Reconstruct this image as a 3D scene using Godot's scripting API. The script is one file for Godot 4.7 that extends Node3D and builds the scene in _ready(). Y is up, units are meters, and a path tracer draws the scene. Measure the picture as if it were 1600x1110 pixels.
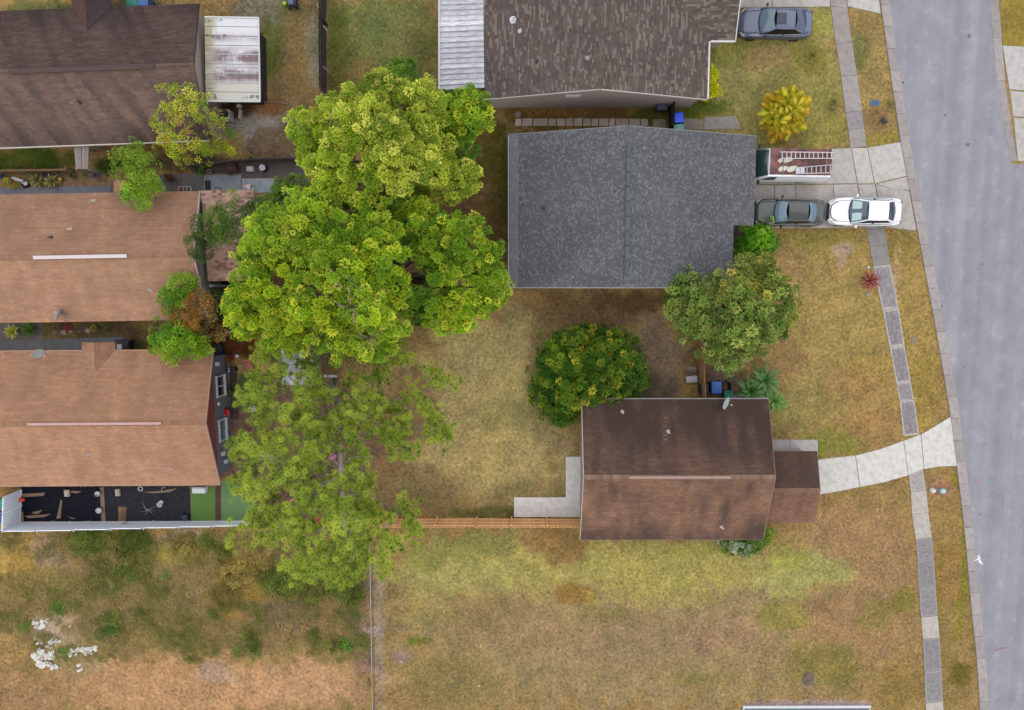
extends Node3D

const FOCAL := 1070.0      # the drone's lens, in pixels of a picture 1600 wide
const CAM_H := 46.0
const TILT := 0.10244
const LIT := 2.0           # how much brighter than its base colour a level surface shows
var aim := Basis(Vector3.RIGHT, -PI / 2 - TILT)
var rng := RandomNumberGenerator.new()
var noise := FastNoiseLite.new()
var used := {}
var mats := {}
var covered: Array[PackedVector2Array] = []   # plan outlines where no grass grows


func _ready() -> void:
	rng.seed = 7
	noise.seed = 11
	noise.frequency = 1.0
	noise.fractal_octaves = 3
	var cam := Camera3D.new()
	cam.name = "camera"
	cam.transform = Transform3D(aim, Vector3(0, CAM_H, 0))
	cam.fov = rad_to_deg(2.0 * atan(555.0 / FOCAL))
	cam.near = 0.5
	cam.far = 900.0
	add_child(cam)
	cam.current = true
	var env := Environment.new()
	env.background_mode = Environment.BG_SKY
	var sky := Sky.new()
	var air := ProceduralSkyMaterial.new()
	air.sky_top_color = Color(0.965, 0.975, 1.0)
	air.sky_horizon_color = Color(0.82, 0.835, 0.86)
	air.sky_curve = 0.4
	air.ground_bottom_color = Color(0.40, 0.38, 0.33)
	air.ground_horizon_color = Color(0.66, 0.67, 0.68)
	air.sky_energy_multiplier = 1.0
	sky.sky_material = air
	env.sky = sky
	env.tonemap_mode = Environment.TONE_MAPPER_LINEAR
	env.tonemap_exposure = 2.34
	env.sdfgi_enabled = true
	env.ssao_enabled = true
	env.ssil_enabled = true
	var we := WorldEnvironment.new()
	we.name = "world_environment"
	we.environment = env
	add_child(we)
	var sun := DirectionalLight3D.new()
	sun.name = "sun"
	sun.light_color = Color(1.0, 0.99, 0.975)
	sun.light_energy = 0.19
	sun.light_angular_distance = 40.0
	sun.shadow_enabled = true
	add_child(sun)
	sun.look_at_from_position(Vector3(3, 11, 8), Vector3.ZERO)

	make_ground()
	make_street()
	make_walks()
	brown_gable_house()
	tan_house_middle()
	tan_house_lower()
	grey_brown_house()
	slate_house()
	subject_house()
	fences()
	cars()
	trees()
	garden_plants()
	yard_things()
	small_things()
	grass_cover()


# ---------------------------------------------------------------- helpers

# A point of the place: the pixel under which the photograph shows it, and its height.
func at(px: float, py: float, h := 0.0) -> Vector3:
	var d := aim * Vector3((px - 800.0) / FOCAL, (555.0 - py) / FOCAL, -1.0)
	return Vector3(0, CAM_H, 0) + d * ((h - CAM_H) / d.y)


func metres(px: float, h := 0.0) -> float:
	return px * (CAM_H - h) / FOCAL


func flat(p: Vector3) -> Vector2:
	return Vector2(p.x, p.z)


func outline(px: Array, h := 0.0) -> PackedVector2Array:
	var out := PackedVector2Array()
	for i in range(0, px.size(), 2):
		out.append(flat(at(px[i], px[i + 1], h)))
	return out


# The base colour (linear) of a surface that shows this sRGB colour under the grey sky.
func lin(r: float, g: float, b: float) -> Color:
	var c := Color(r / 255.0, g / 255.0, b / 255.0).srgb_to_linear()
	return Color(c.r / LIT, c.g / LIT, c.b / LIT)


func tone(r: float, g: float, b: float) -> Color:
	return lin(r, g, b).linear_to_srgb()


func mt(r: float, g: float, b: float, rough := 0.85, metal := 0.0) -> StandardMaterial3D:
	var key := "%d %d %d %.2f %.2f" % [r, g, b, rough, metal]
	if not mats.has(key):
		var m := StandardMaterial3D.new()
		m.albedo_color = tone(r, g, b)
		m.roughness = rough
		m.metallic = metal
		mats[key] = m
	return mats[key]


func noisy(key: String, freq: float, lo: float, hi: float, octaves := 5, gain := 0.55) -> NoiseTexture2D:
	var k := "tex " + key
	if not mats.has(k):
		var n := FastNoiseLite.new()
		n.seed = absi(key.hash()) % 1000
		n.noise_type = FastNoiseLite.TYPE_SIMPLEX_SMOOTH
		n.frequency = freq
		n.fractal_octaves = octaves
		n.fractal_gain = gain
		var ramp := Gradient.new()
		ramp.offsets = PackedFloat32Array([0.0, 0.5, 1.0])
		ramp.colors = PackedColorArray([Color(lo, lo, lo), Color((lo + hi) / 2, (lo + hi) / 2, (lo + hi) / 2), Color(hi, hi, hi)])
		var t := NoiseTexture2D.new()
		t.width = 512
		t.height = 512
		t.seamless = true
		t.noise = n
		t.color_ramp = ramp
		mats[k] = t
	return mats[k]


# A worn surface: the colour broken by world-space noise at a given size in metres.
func worn(r: float, g: float, b: float, kind := "concrete", rough := 0.9, metal := 0.0) -> StandardMaterial3D:
	var key := "worn %d %d %d %s %.2f %.2f" % [r, g, b, kind, rough, metal]
	if not mats.has(key):
		var m := StandardMaterial3D.new()
		m.albedo_color = tone(r, g, b)
		m.roughness = rough
		m.metallic = metal
		m.uv1_triplanar = true
		m.uv1_world_triplanar = true
		var size := 3.1
		if kind == "concrete":
			m.albedo_texture = noisy("concrete", 0.012, 0.86, 1.08, 6, 0.66)
		elif kind == "wood":
			m.albedo_texture = noisy("wood", 0.03, 0.62, 1.12, 5, 0.7)
			size = 0.9
		elif kind == "dirty":
			m.albedo_texture = noisy("dirty", 0.008, 0.45, 1.2, 6, 0.65)
			size = 4.3
		elif kind == "streak":
			m.albedo_texture = noisy("streak", 0.02, 0.62, 1.12, 5, 0.7)
			m.uv1_scale = Vector3.ONE
			size = 1.0
		elif kind == "fine":
			m.albedo_texture = noisy("fine", 0.05, 0.85, 1.06, 4, 0.6)
			size = 1.7
		m.uv1_scale = Vector3.ONE / size if kind != "streak" else Vector3(0.12, 1.0, 1.1)
		mats[key] = m
	return mats[key]


func painted_by_vertex(rough := 0.9, back := Color.BLACK, spec := 0.5) -> StandardMaterial3D:
	var key := "vertex %.2f %s %.2f" % [rough, back, spec]
	if not mats.has(key):
		var m := StandardMaterial3D.new()
		m.vertex_color_use_as_albedo = true
		m.roughness = rough
		m.metallic_specular = spec
		if back != Color.BLACK:
			m.backlight_enabled = true
			m.backlight = back
		mats[key] = m
	return mats[key]


func numbered(n: String) -> String:
	if not used.has(n):
		used[n] = 0
		return n
	used[n] += 1
	return "%s_%03d" % [n, used[n]]


func tag(o: Node3D, label: String, category := "", group := "", kind := "") -> Node3D:
	if label:
		o.set_meta("label", label)
	if category:
		o.set_meta("category", category)
	if group:
		o.set_meta("group", group)
	if kind:
		o.set_meta("kind", kind)
	return o


func thing(n: String, label: String, category: String, where := Vector3.ZERO, yaw := 0.0, group := "") -> Node3D:
	var o := Node3D.new()
	o.name = numbered(n)
	o.position = where
	o.rotation.y = yaw
	add_child(o)
	tag(o, label, category, group)
	return o


func setting(n: String) -> Node3D:
	var o := Node3D.new()
	o.name = numbered(n)
	add_child(o)
	o.set_meta("kind", "structure")
	return o


func part(g: Shape, n: String, m: Material, parent: Node = self) -> MeshInstance3D:
	var o := MeshInstance3D.new()
	o.mesh = g.done()
	o.material_override = m
	if parent == self:
		o.name = numbered(n)
		add_child(o)
	else:
		o.name = n
		parent.add_child(o, true)
	return o


func whole(g: Shape, n: String, m: Material, label: String, category: String, where := Vector3.ZERO, yaw := 0.0, group := "") -> MeshInstance3D:
	var o := part(g, n, m)
	o.position = where
	o.rotation.y = yaw
	tag(o, label, category, group)
	return o


class Buf:
	var a := PackedFloat32Array()
	func put(b: Basis, o: Vector3, c: Color) -> void:
		a.append_array([b.x.x, b.y.x, b.z.x, o.x, b.x.y, b.y.y, b.z.y, o.y, b.x.z, b.y.z, b.z.z, o.z, c.r, c.g, c.b, 1.0])


func scatter(n: String, mesh: Mesh, m: Material, buf: Buf, parent: Node = self, kind := "stuff") -> MultiMeshInstance3D:
	var mm := MultiMesh.new()
	mm.transform_format = MultiMesh.TRANSFORM_3D
	mm.use_colors = true
	mm.mesh = mesh
	mm.instance_count = buf.a.size() / 16
	mm.buffer = buf.a
	var o := MultiMeshInstance3D.new()
	o.multimesh = mm
	o.material_override = m
	if parent == self:
		o.name = numbered(n)
		add_child(o)
	else:
		o.name = n
		parent.add_child(o, true)
	if kind:
		o.set_meta("kind", kind)
	return o


# Collects faces; corners go counter-clockwise seen from outside.
class Shape:
	var s := SurfaceTool.new()
	var o := Vector3.ZERO
	var col := Color.WHITE

	func _init(origin := Vector3.ZERO, smooth := false) -> void:
		s.begin(Mesh.PRIMITIVE_TRIANGLES)
		s.set_smooth_group(0 if smooth else -1)
		o = origin

	func v(p: Vector3, uv := Vector2.ZERO) -> void:
		s.set_color(col)
		s.set_uv(uv)
		s.add_vertex(p - o)

	func tri(a: Vector3, b: Vector3, c: Vector3) -> void:
		v(a)
		v(c)
		v(b)

	func quad(a: Vector3, b: Vector3, c: Vector3, d: Vector3) -> void:
		tri(a, b, c)
		tri(a, c, d)

	# a convex polygon that looks away from a point
	func face(p: Array, inside: Vector3) -> void:
		var m := Vector3.ZERO
		for q in p:
			m += q
		m /= p.size()
		var nn: Vector3 = (p[1] - p[0]).cross(p[2] - p[0])
		for i in range(1, p.size() - 1):
			if nn.dot(m - inside) > 0.0:
				tri(p[0], p[i], p[i + 1])
			else:
				tri(p[0], p[i + 1], p[i])

	func box(c: Vector3, size: Vector3, yaw := 0.0, bevel := 0.0) -> void:
		obox(Transform3D(Basis(Vector3.UP, yaw), c), size, bevel)

	func obox(t: Transform3D, size: Vector3, bevel := 0.0) -> void:
		var h := size / 2
		var mid := t.origin
		var b := minf(bevel, minf(h.x, minf(h.y, h.z)) * 0.9)
		for ax in 3:
			for sg in [-1.0, 1.0]:
				var p := []
				for k in [[-1, -1], [1, -1], [1, 1], [-1, 1]]:
					var q := Vector3.ZERO
					q[ax] = sg * h[ax]
					q[(ax + 1) % 3] = k[0] * (h[(ax + 1) % 3] - b)
					q[(ax + 2) % 3] = k[1] * (h[(ax + 2) % 3] - b)
					p.append(t * q)
				face(p, mid)
		if b <= 0.0:
			return
		for ax in 3:
			var u := (ax + 1) % 3
			var w := (ax + 2) % 3
			for su in [-1.0, 1.0]:
				for sw in [-1.0, 1.0]:
					var p := []
					for k in [[-1, 0], [1, 0], [1, 1], [-1, 1]]:
						var q := Vector3.ZERO
						q[ax] = k[0] * (h[ax] - b)
						q[u] = su * (h[u] - b * k[1])
						q[w] = sw * (h[w] - b * (1 - k[1]))
						p.append(t * q)
					face(p, mid)
		for sx in [-1.0, 1.0]:
			for sy in [-1.0, 1.0]:
				for sz in [-1.0, 1.0]:
					face([t * Vector3(sx * h.x, sy * (h.y - b), sz * (h.z - b)), t * Vector3(sx * (h.x - b), sy * h.y, sz * (h.z - b)), t * Vector3(sx * (h.x - b), sy * (h.y - b), sz * h.z)], mid)

	# a plan outline raised from y0 to y1, with its rim eased by bevel
	func slab(poly: PackedVector2Array, y0: float, y1: float, bevel := 0.0) -> void:
		var p := poly
		var area := 0.0
		for i in p.size():
			area += p[i].cross(p[(i + 1) % p.size()])
		if area < 0.0:
			p = p.duplicate()
			p.reverse()
		var n := p.size()
		var top := p
		if bevel > 0.0:
			var grown := Geometry2D.offset_polygon(p, -bevel)
			if grown.size() == 1 and grown[0].size() == n:
				top = PackedVector2Array()
				for q in p:
					var best: Vector2 = grown[0][0]
					for r in grown[0]:
						if r.distance_to(q) < best.distance_to(q):
							best = r
					top.append(best)
			else:
				bevel = 0.0
		var idx := Geometry2D.triangulate_polygon(top)
		for i in range(0, idx.size(), 3):
			var a := top[idx[i]]
			var b := top[idx[i + 1]]
			var c := top[idx[i + 2]]
			if (b - a).cross(c - a) > 0.0:
				var e := b
				b = c
				c = e
			tri(Vector3(a.x, y1, a.y), Vector3(b.x, y1, b.y), Vector3(c.x, y1, c.y))
		var mid := Vector3.ZERO
		for q in p:
			mid += Vector3(q.x, 0, q.y) / n
		for i in n:
			var j := (i + 1) % n
			# outward side: the polygon runs so that its inside lies to one hand
			var a3 := Vector3(p[i].x, y1 - bevel, p[i].y)
			var b3 := Vector3(p[j].x, y1 - bevel, p[j].y)
			var a0 := Vector3(p[i].x, y0, p[i].y)
			var b0 := Vector3(p[j].x, y0, p[j].y)
			quad(b0, a0, a3, b3)
			if bevel > 0.0:
				quad(b3, a3, Vector3(top[i].x, y1, top[i].y), Vector3(top[j].x, y1, top[j].y))

	func tube(pts: Array, radii: Array, sides := 6) -> void:
		var rings := []
		var side := Vector3.ZERO
		for i in pts.size():
			var d: Vector3 = (pts[mini(i + 1, pts.size() - 1)] - pts[maxi(i - 1, 0)]).normalized()
			if side == Vector3.ZERO:
				side = d.cross(Vector3.UP if absf(d.y) < 0.9 else Vector3.RIGHT).normalized()
			side = (side - d * side.dot(d)).normalized()
			var up := d.cross(side)
			var ring := []
			for k in sides:
				var a := TAU * k / sides
				ring.append(pts[i] + (side * cos(a) + up * sin(a)) * radii[mini(i, radii.size() - 1)])
			rings.append(ring)
		for i in rings.size() - 1:
			for k in sides:
				var l := (k + 1) % sides
				quad(rings[i][k], rings[i][l], rings[i + 1][l], rings[i + 1][k])
		for e in [0, rings.size() - 1]:
			var inside: Vector3 = pts[1] if e == 0 else pts[e - 1]
			face(rings[e], inside)

	# profile of (radius, height) turned about an upright axis
	func lathe(c: Vector3, prof: Array, seg := 14, sx := 1.0, sz := 1.0, tilt := Basis()) -> void:
		for i in prof.size() - 1:
			for k in seg:
				var q := []
				for w in [[i, k], [i, k + 1], [i + 1, k + 1], [i + 1, k]]:
					var a: float = TAU * (w[1] % seg) / seg
					var r: Vector2 = prof[w[0]]
					q.append(c + tilt * Vector3(cos(a) * r.x * sx, r.y, sin(a) * r.x * sz))
				quad(q[3], q[2], q[1], q[0])

	# a lumpy stone or heap
	func lump(c: Vector3, r: Vector3, bump: float, sd: int, seg := 9, rings := 6, low := -0.6) -> void:
		var n := FastNoiseLite.new()
		n.seed = sd
		n.frequency = 0.9
		var grid := []
		for i in rings + 1:
			var row := []
			var f := lerpf(low, 1.0, float(i) / rings) * PI / 2
			for k in seg:
				var a := TAU * k / seg
				var d := Vector3(cos(f) * cos(a), sin(f), cos(f) * sin(a))
				if i == rings:
					d = Vector3.UP
				row.append(c + d * r * (1.0 + bump * n.get_noise_3dv(d * 1.6)))
			grid.append(row)
		for i in rings:
			for k in seg:
				var l := (k + 1) % seg
				tri(grid[i][k], grid[i + 1][k], grid[i + 1][l])
				if true:
					tri(grid[i][k], grid[i + 1][l], grid[i][l])

	func done() -> ArrayMesh:
		s.index()
		s.generate_normals()
		return s.commit()


# A flat patch of a surface lying in a plane sheet (4 mm steps), uv in metres.
func sheet(n: String, poly: PackedVector2Array, y: float, m: Material, parent: Node = self, thick := 0.0) -> MeshInstance3D:
	var g := Shape.new()
	g.slab(poly, -0.02 if thick == 0.0 else y - thick, y)
	covered.append(poly)
	return part(g, n, m, parent)


# ---------------------------------------------------------------- ground

const GX := 42.0     # the worked piece of ground reaches from -GX to GX and from GZ0 to GZ1
const GZ0 := -24.0
const GZ1 := 36.0
var turf: Image      # colour of the ground, alpha = how thick the grass stands


# soft patches of turf and soil: centre and radii in pixels of the photograph, colour shown, strength, grass (0 to 1)
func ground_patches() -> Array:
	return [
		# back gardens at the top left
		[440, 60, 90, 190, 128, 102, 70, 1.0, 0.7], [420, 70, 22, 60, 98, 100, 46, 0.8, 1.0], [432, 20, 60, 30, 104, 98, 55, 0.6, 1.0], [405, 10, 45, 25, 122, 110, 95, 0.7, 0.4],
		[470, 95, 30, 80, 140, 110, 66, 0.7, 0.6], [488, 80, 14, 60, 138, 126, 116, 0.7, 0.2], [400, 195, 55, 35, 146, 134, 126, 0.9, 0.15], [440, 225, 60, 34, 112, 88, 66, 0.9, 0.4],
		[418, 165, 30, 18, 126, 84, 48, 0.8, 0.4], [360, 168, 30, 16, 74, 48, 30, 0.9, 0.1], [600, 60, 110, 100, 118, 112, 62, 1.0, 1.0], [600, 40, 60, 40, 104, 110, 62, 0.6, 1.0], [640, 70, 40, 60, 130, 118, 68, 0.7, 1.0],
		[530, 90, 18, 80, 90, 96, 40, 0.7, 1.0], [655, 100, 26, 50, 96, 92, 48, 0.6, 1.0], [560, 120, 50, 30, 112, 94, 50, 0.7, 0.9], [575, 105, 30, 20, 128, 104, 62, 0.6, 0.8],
		# strip beside the slate roofed house, shade put into its brown; leaf litter under the trees
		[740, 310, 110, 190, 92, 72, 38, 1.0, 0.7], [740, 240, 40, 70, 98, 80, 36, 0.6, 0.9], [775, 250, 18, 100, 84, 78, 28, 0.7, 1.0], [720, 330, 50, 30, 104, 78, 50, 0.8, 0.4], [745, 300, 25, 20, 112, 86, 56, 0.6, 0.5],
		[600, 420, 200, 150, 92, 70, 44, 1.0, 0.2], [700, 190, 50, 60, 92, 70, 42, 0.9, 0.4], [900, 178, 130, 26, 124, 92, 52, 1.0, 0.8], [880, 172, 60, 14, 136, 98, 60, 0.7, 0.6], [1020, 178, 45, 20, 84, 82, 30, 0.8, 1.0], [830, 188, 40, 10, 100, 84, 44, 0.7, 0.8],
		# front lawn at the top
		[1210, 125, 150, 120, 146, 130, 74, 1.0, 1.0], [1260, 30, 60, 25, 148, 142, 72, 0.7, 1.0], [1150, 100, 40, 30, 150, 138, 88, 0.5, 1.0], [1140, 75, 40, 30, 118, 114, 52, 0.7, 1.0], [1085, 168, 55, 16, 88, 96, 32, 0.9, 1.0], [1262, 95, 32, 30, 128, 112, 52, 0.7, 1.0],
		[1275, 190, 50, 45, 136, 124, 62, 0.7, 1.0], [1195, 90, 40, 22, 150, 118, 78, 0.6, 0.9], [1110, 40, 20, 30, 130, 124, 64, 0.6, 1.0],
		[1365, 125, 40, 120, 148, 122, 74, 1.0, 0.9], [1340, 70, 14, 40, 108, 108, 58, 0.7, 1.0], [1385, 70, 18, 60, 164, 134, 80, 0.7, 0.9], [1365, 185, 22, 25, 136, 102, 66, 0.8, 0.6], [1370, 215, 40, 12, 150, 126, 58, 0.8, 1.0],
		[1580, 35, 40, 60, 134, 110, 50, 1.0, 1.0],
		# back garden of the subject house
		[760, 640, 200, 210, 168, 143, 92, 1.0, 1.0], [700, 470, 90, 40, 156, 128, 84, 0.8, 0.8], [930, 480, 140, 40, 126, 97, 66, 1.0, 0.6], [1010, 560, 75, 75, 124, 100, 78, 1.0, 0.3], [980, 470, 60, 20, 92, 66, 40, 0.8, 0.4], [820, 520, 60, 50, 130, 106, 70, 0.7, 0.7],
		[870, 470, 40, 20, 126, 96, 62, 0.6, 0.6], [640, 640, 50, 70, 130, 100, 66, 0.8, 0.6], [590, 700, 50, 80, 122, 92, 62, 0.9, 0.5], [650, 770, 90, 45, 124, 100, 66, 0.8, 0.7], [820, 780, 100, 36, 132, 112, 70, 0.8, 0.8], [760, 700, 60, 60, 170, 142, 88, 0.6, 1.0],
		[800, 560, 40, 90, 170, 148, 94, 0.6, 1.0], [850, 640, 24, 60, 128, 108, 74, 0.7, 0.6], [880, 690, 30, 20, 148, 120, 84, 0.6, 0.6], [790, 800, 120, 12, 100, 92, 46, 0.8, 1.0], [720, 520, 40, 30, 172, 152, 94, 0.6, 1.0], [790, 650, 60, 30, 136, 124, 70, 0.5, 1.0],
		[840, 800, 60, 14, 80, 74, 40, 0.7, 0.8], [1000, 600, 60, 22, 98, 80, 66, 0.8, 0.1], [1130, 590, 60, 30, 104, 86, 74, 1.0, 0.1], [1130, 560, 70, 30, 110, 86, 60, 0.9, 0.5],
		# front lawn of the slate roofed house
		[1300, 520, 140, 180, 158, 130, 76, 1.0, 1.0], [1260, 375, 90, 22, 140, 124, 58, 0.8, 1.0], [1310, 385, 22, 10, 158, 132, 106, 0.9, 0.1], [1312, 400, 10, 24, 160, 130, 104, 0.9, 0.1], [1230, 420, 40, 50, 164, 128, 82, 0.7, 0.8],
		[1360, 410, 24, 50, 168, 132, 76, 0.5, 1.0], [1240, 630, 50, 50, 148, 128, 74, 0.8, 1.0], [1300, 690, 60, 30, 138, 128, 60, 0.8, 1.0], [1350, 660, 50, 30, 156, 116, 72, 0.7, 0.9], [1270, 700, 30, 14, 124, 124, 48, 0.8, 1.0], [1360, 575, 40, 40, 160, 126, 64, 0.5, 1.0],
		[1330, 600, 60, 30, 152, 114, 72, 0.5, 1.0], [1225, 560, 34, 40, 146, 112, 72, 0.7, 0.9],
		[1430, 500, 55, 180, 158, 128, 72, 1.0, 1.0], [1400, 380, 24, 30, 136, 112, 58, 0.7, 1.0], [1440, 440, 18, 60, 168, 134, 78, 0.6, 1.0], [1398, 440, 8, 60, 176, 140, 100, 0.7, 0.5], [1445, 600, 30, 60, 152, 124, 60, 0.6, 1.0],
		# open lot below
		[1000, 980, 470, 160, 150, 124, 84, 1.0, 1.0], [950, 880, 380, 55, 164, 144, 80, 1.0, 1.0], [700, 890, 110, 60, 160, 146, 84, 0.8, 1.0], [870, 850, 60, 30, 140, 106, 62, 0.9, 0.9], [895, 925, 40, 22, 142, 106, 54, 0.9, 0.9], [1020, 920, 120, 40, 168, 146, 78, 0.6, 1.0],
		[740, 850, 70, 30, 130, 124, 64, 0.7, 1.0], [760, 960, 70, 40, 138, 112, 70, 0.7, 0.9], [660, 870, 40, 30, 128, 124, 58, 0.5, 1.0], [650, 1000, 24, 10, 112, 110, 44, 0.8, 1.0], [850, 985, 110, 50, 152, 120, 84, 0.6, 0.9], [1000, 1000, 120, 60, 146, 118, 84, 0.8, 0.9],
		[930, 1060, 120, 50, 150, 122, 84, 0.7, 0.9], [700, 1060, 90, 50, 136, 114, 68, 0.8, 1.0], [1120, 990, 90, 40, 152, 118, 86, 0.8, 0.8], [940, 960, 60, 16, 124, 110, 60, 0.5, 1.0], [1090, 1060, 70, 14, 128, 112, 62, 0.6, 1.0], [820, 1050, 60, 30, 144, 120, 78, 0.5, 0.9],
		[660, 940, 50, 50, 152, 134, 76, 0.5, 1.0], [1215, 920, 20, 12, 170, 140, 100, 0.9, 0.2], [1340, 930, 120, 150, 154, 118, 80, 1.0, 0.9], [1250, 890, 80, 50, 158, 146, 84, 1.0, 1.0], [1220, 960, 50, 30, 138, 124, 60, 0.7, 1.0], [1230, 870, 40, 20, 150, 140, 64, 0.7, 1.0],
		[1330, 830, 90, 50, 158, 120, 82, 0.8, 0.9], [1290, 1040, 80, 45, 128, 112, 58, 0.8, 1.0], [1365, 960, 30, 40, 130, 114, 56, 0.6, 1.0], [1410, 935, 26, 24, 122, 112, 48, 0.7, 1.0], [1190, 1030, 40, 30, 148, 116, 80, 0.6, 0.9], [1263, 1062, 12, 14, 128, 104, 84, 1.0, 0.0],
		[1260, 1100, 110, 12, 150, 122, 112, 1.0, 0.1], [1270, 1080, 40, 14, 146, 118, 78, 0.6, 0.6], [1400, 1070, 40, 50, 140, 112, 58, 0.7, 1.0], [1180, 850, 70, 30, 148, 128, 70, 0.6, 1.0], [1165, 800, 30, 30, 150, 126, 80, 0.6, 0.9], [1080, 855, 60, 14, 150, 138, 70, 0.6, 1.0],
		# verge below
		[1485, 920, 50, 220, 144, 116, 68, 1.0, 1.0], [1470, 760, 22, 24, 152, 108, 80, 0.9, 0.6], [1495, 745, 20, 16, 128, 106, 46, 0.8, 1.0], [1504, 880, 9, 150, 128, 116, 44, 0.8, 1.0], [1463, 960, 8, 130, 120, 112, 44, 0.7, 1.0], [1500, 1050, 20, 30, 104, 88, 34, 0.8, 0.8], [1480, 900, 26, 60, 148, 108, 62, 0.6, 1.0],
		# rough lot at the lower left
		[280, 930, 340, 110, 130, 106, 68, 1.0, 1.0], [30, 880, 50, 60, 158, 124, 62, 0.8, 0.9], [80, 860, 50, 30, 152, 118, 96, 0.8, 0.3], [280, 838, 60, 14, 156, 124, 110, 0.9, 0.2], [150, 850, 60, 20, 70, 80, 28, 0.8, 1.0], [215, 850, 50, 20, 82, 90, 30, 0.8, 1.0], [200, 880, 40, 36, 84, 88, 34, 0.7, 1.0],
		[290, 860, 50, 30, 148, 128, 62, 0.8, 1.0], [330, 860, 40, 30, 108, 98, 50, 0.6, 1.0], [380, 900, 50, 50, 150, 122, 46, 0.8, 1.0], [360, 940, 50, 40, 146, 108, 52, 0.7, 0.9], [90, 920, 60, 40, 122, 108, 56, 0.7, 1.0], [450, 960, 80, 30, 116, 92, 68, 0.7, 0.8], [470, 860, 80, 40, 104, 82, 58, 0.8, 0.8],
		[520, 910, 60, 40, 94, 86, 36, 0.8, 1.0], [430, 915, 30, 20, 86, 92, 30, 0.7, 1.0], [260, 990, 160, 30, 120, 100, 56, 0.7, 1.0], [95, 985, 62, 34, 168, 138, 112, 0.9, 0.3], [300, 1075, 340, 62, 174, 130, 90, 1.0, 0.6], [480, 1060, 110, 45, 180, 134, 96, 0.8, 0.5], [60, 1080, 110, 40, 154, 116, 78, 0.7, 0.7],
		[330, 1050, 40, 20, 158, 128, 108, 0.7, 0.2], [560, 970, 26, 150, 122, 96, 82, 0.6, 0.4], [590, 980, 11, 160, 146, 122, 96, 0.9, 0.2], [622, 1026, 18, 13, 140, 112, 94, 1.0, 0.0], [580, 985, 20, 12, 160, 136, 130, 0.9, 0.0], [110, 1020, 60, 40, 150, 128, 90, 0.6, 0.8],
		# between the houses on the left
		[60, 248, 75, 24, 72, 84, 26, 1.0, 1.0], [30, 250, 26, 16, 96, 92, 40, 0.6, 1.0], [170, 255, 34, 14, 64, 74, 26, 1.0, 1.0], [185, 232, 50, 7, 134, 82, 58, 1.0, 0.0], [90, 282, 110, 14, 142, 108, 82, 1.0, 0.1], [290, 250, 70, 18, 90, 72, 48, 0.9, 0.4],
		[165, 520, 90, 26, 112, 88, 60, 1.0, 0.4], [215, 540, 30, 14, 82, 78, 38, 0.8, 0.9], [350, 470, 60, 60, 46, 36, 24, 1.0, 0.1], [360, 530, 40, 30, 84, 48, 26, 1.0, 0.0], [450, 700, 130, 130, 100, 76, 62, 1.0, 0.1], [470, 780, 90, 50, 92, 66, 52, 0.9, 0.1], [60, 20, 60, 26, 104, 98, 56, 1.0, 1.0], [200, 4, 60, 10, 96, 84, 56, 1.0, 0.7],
		[2, 790, 10, 40, 160, 116, 66, 1.0, 0.6],
	]


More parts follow.
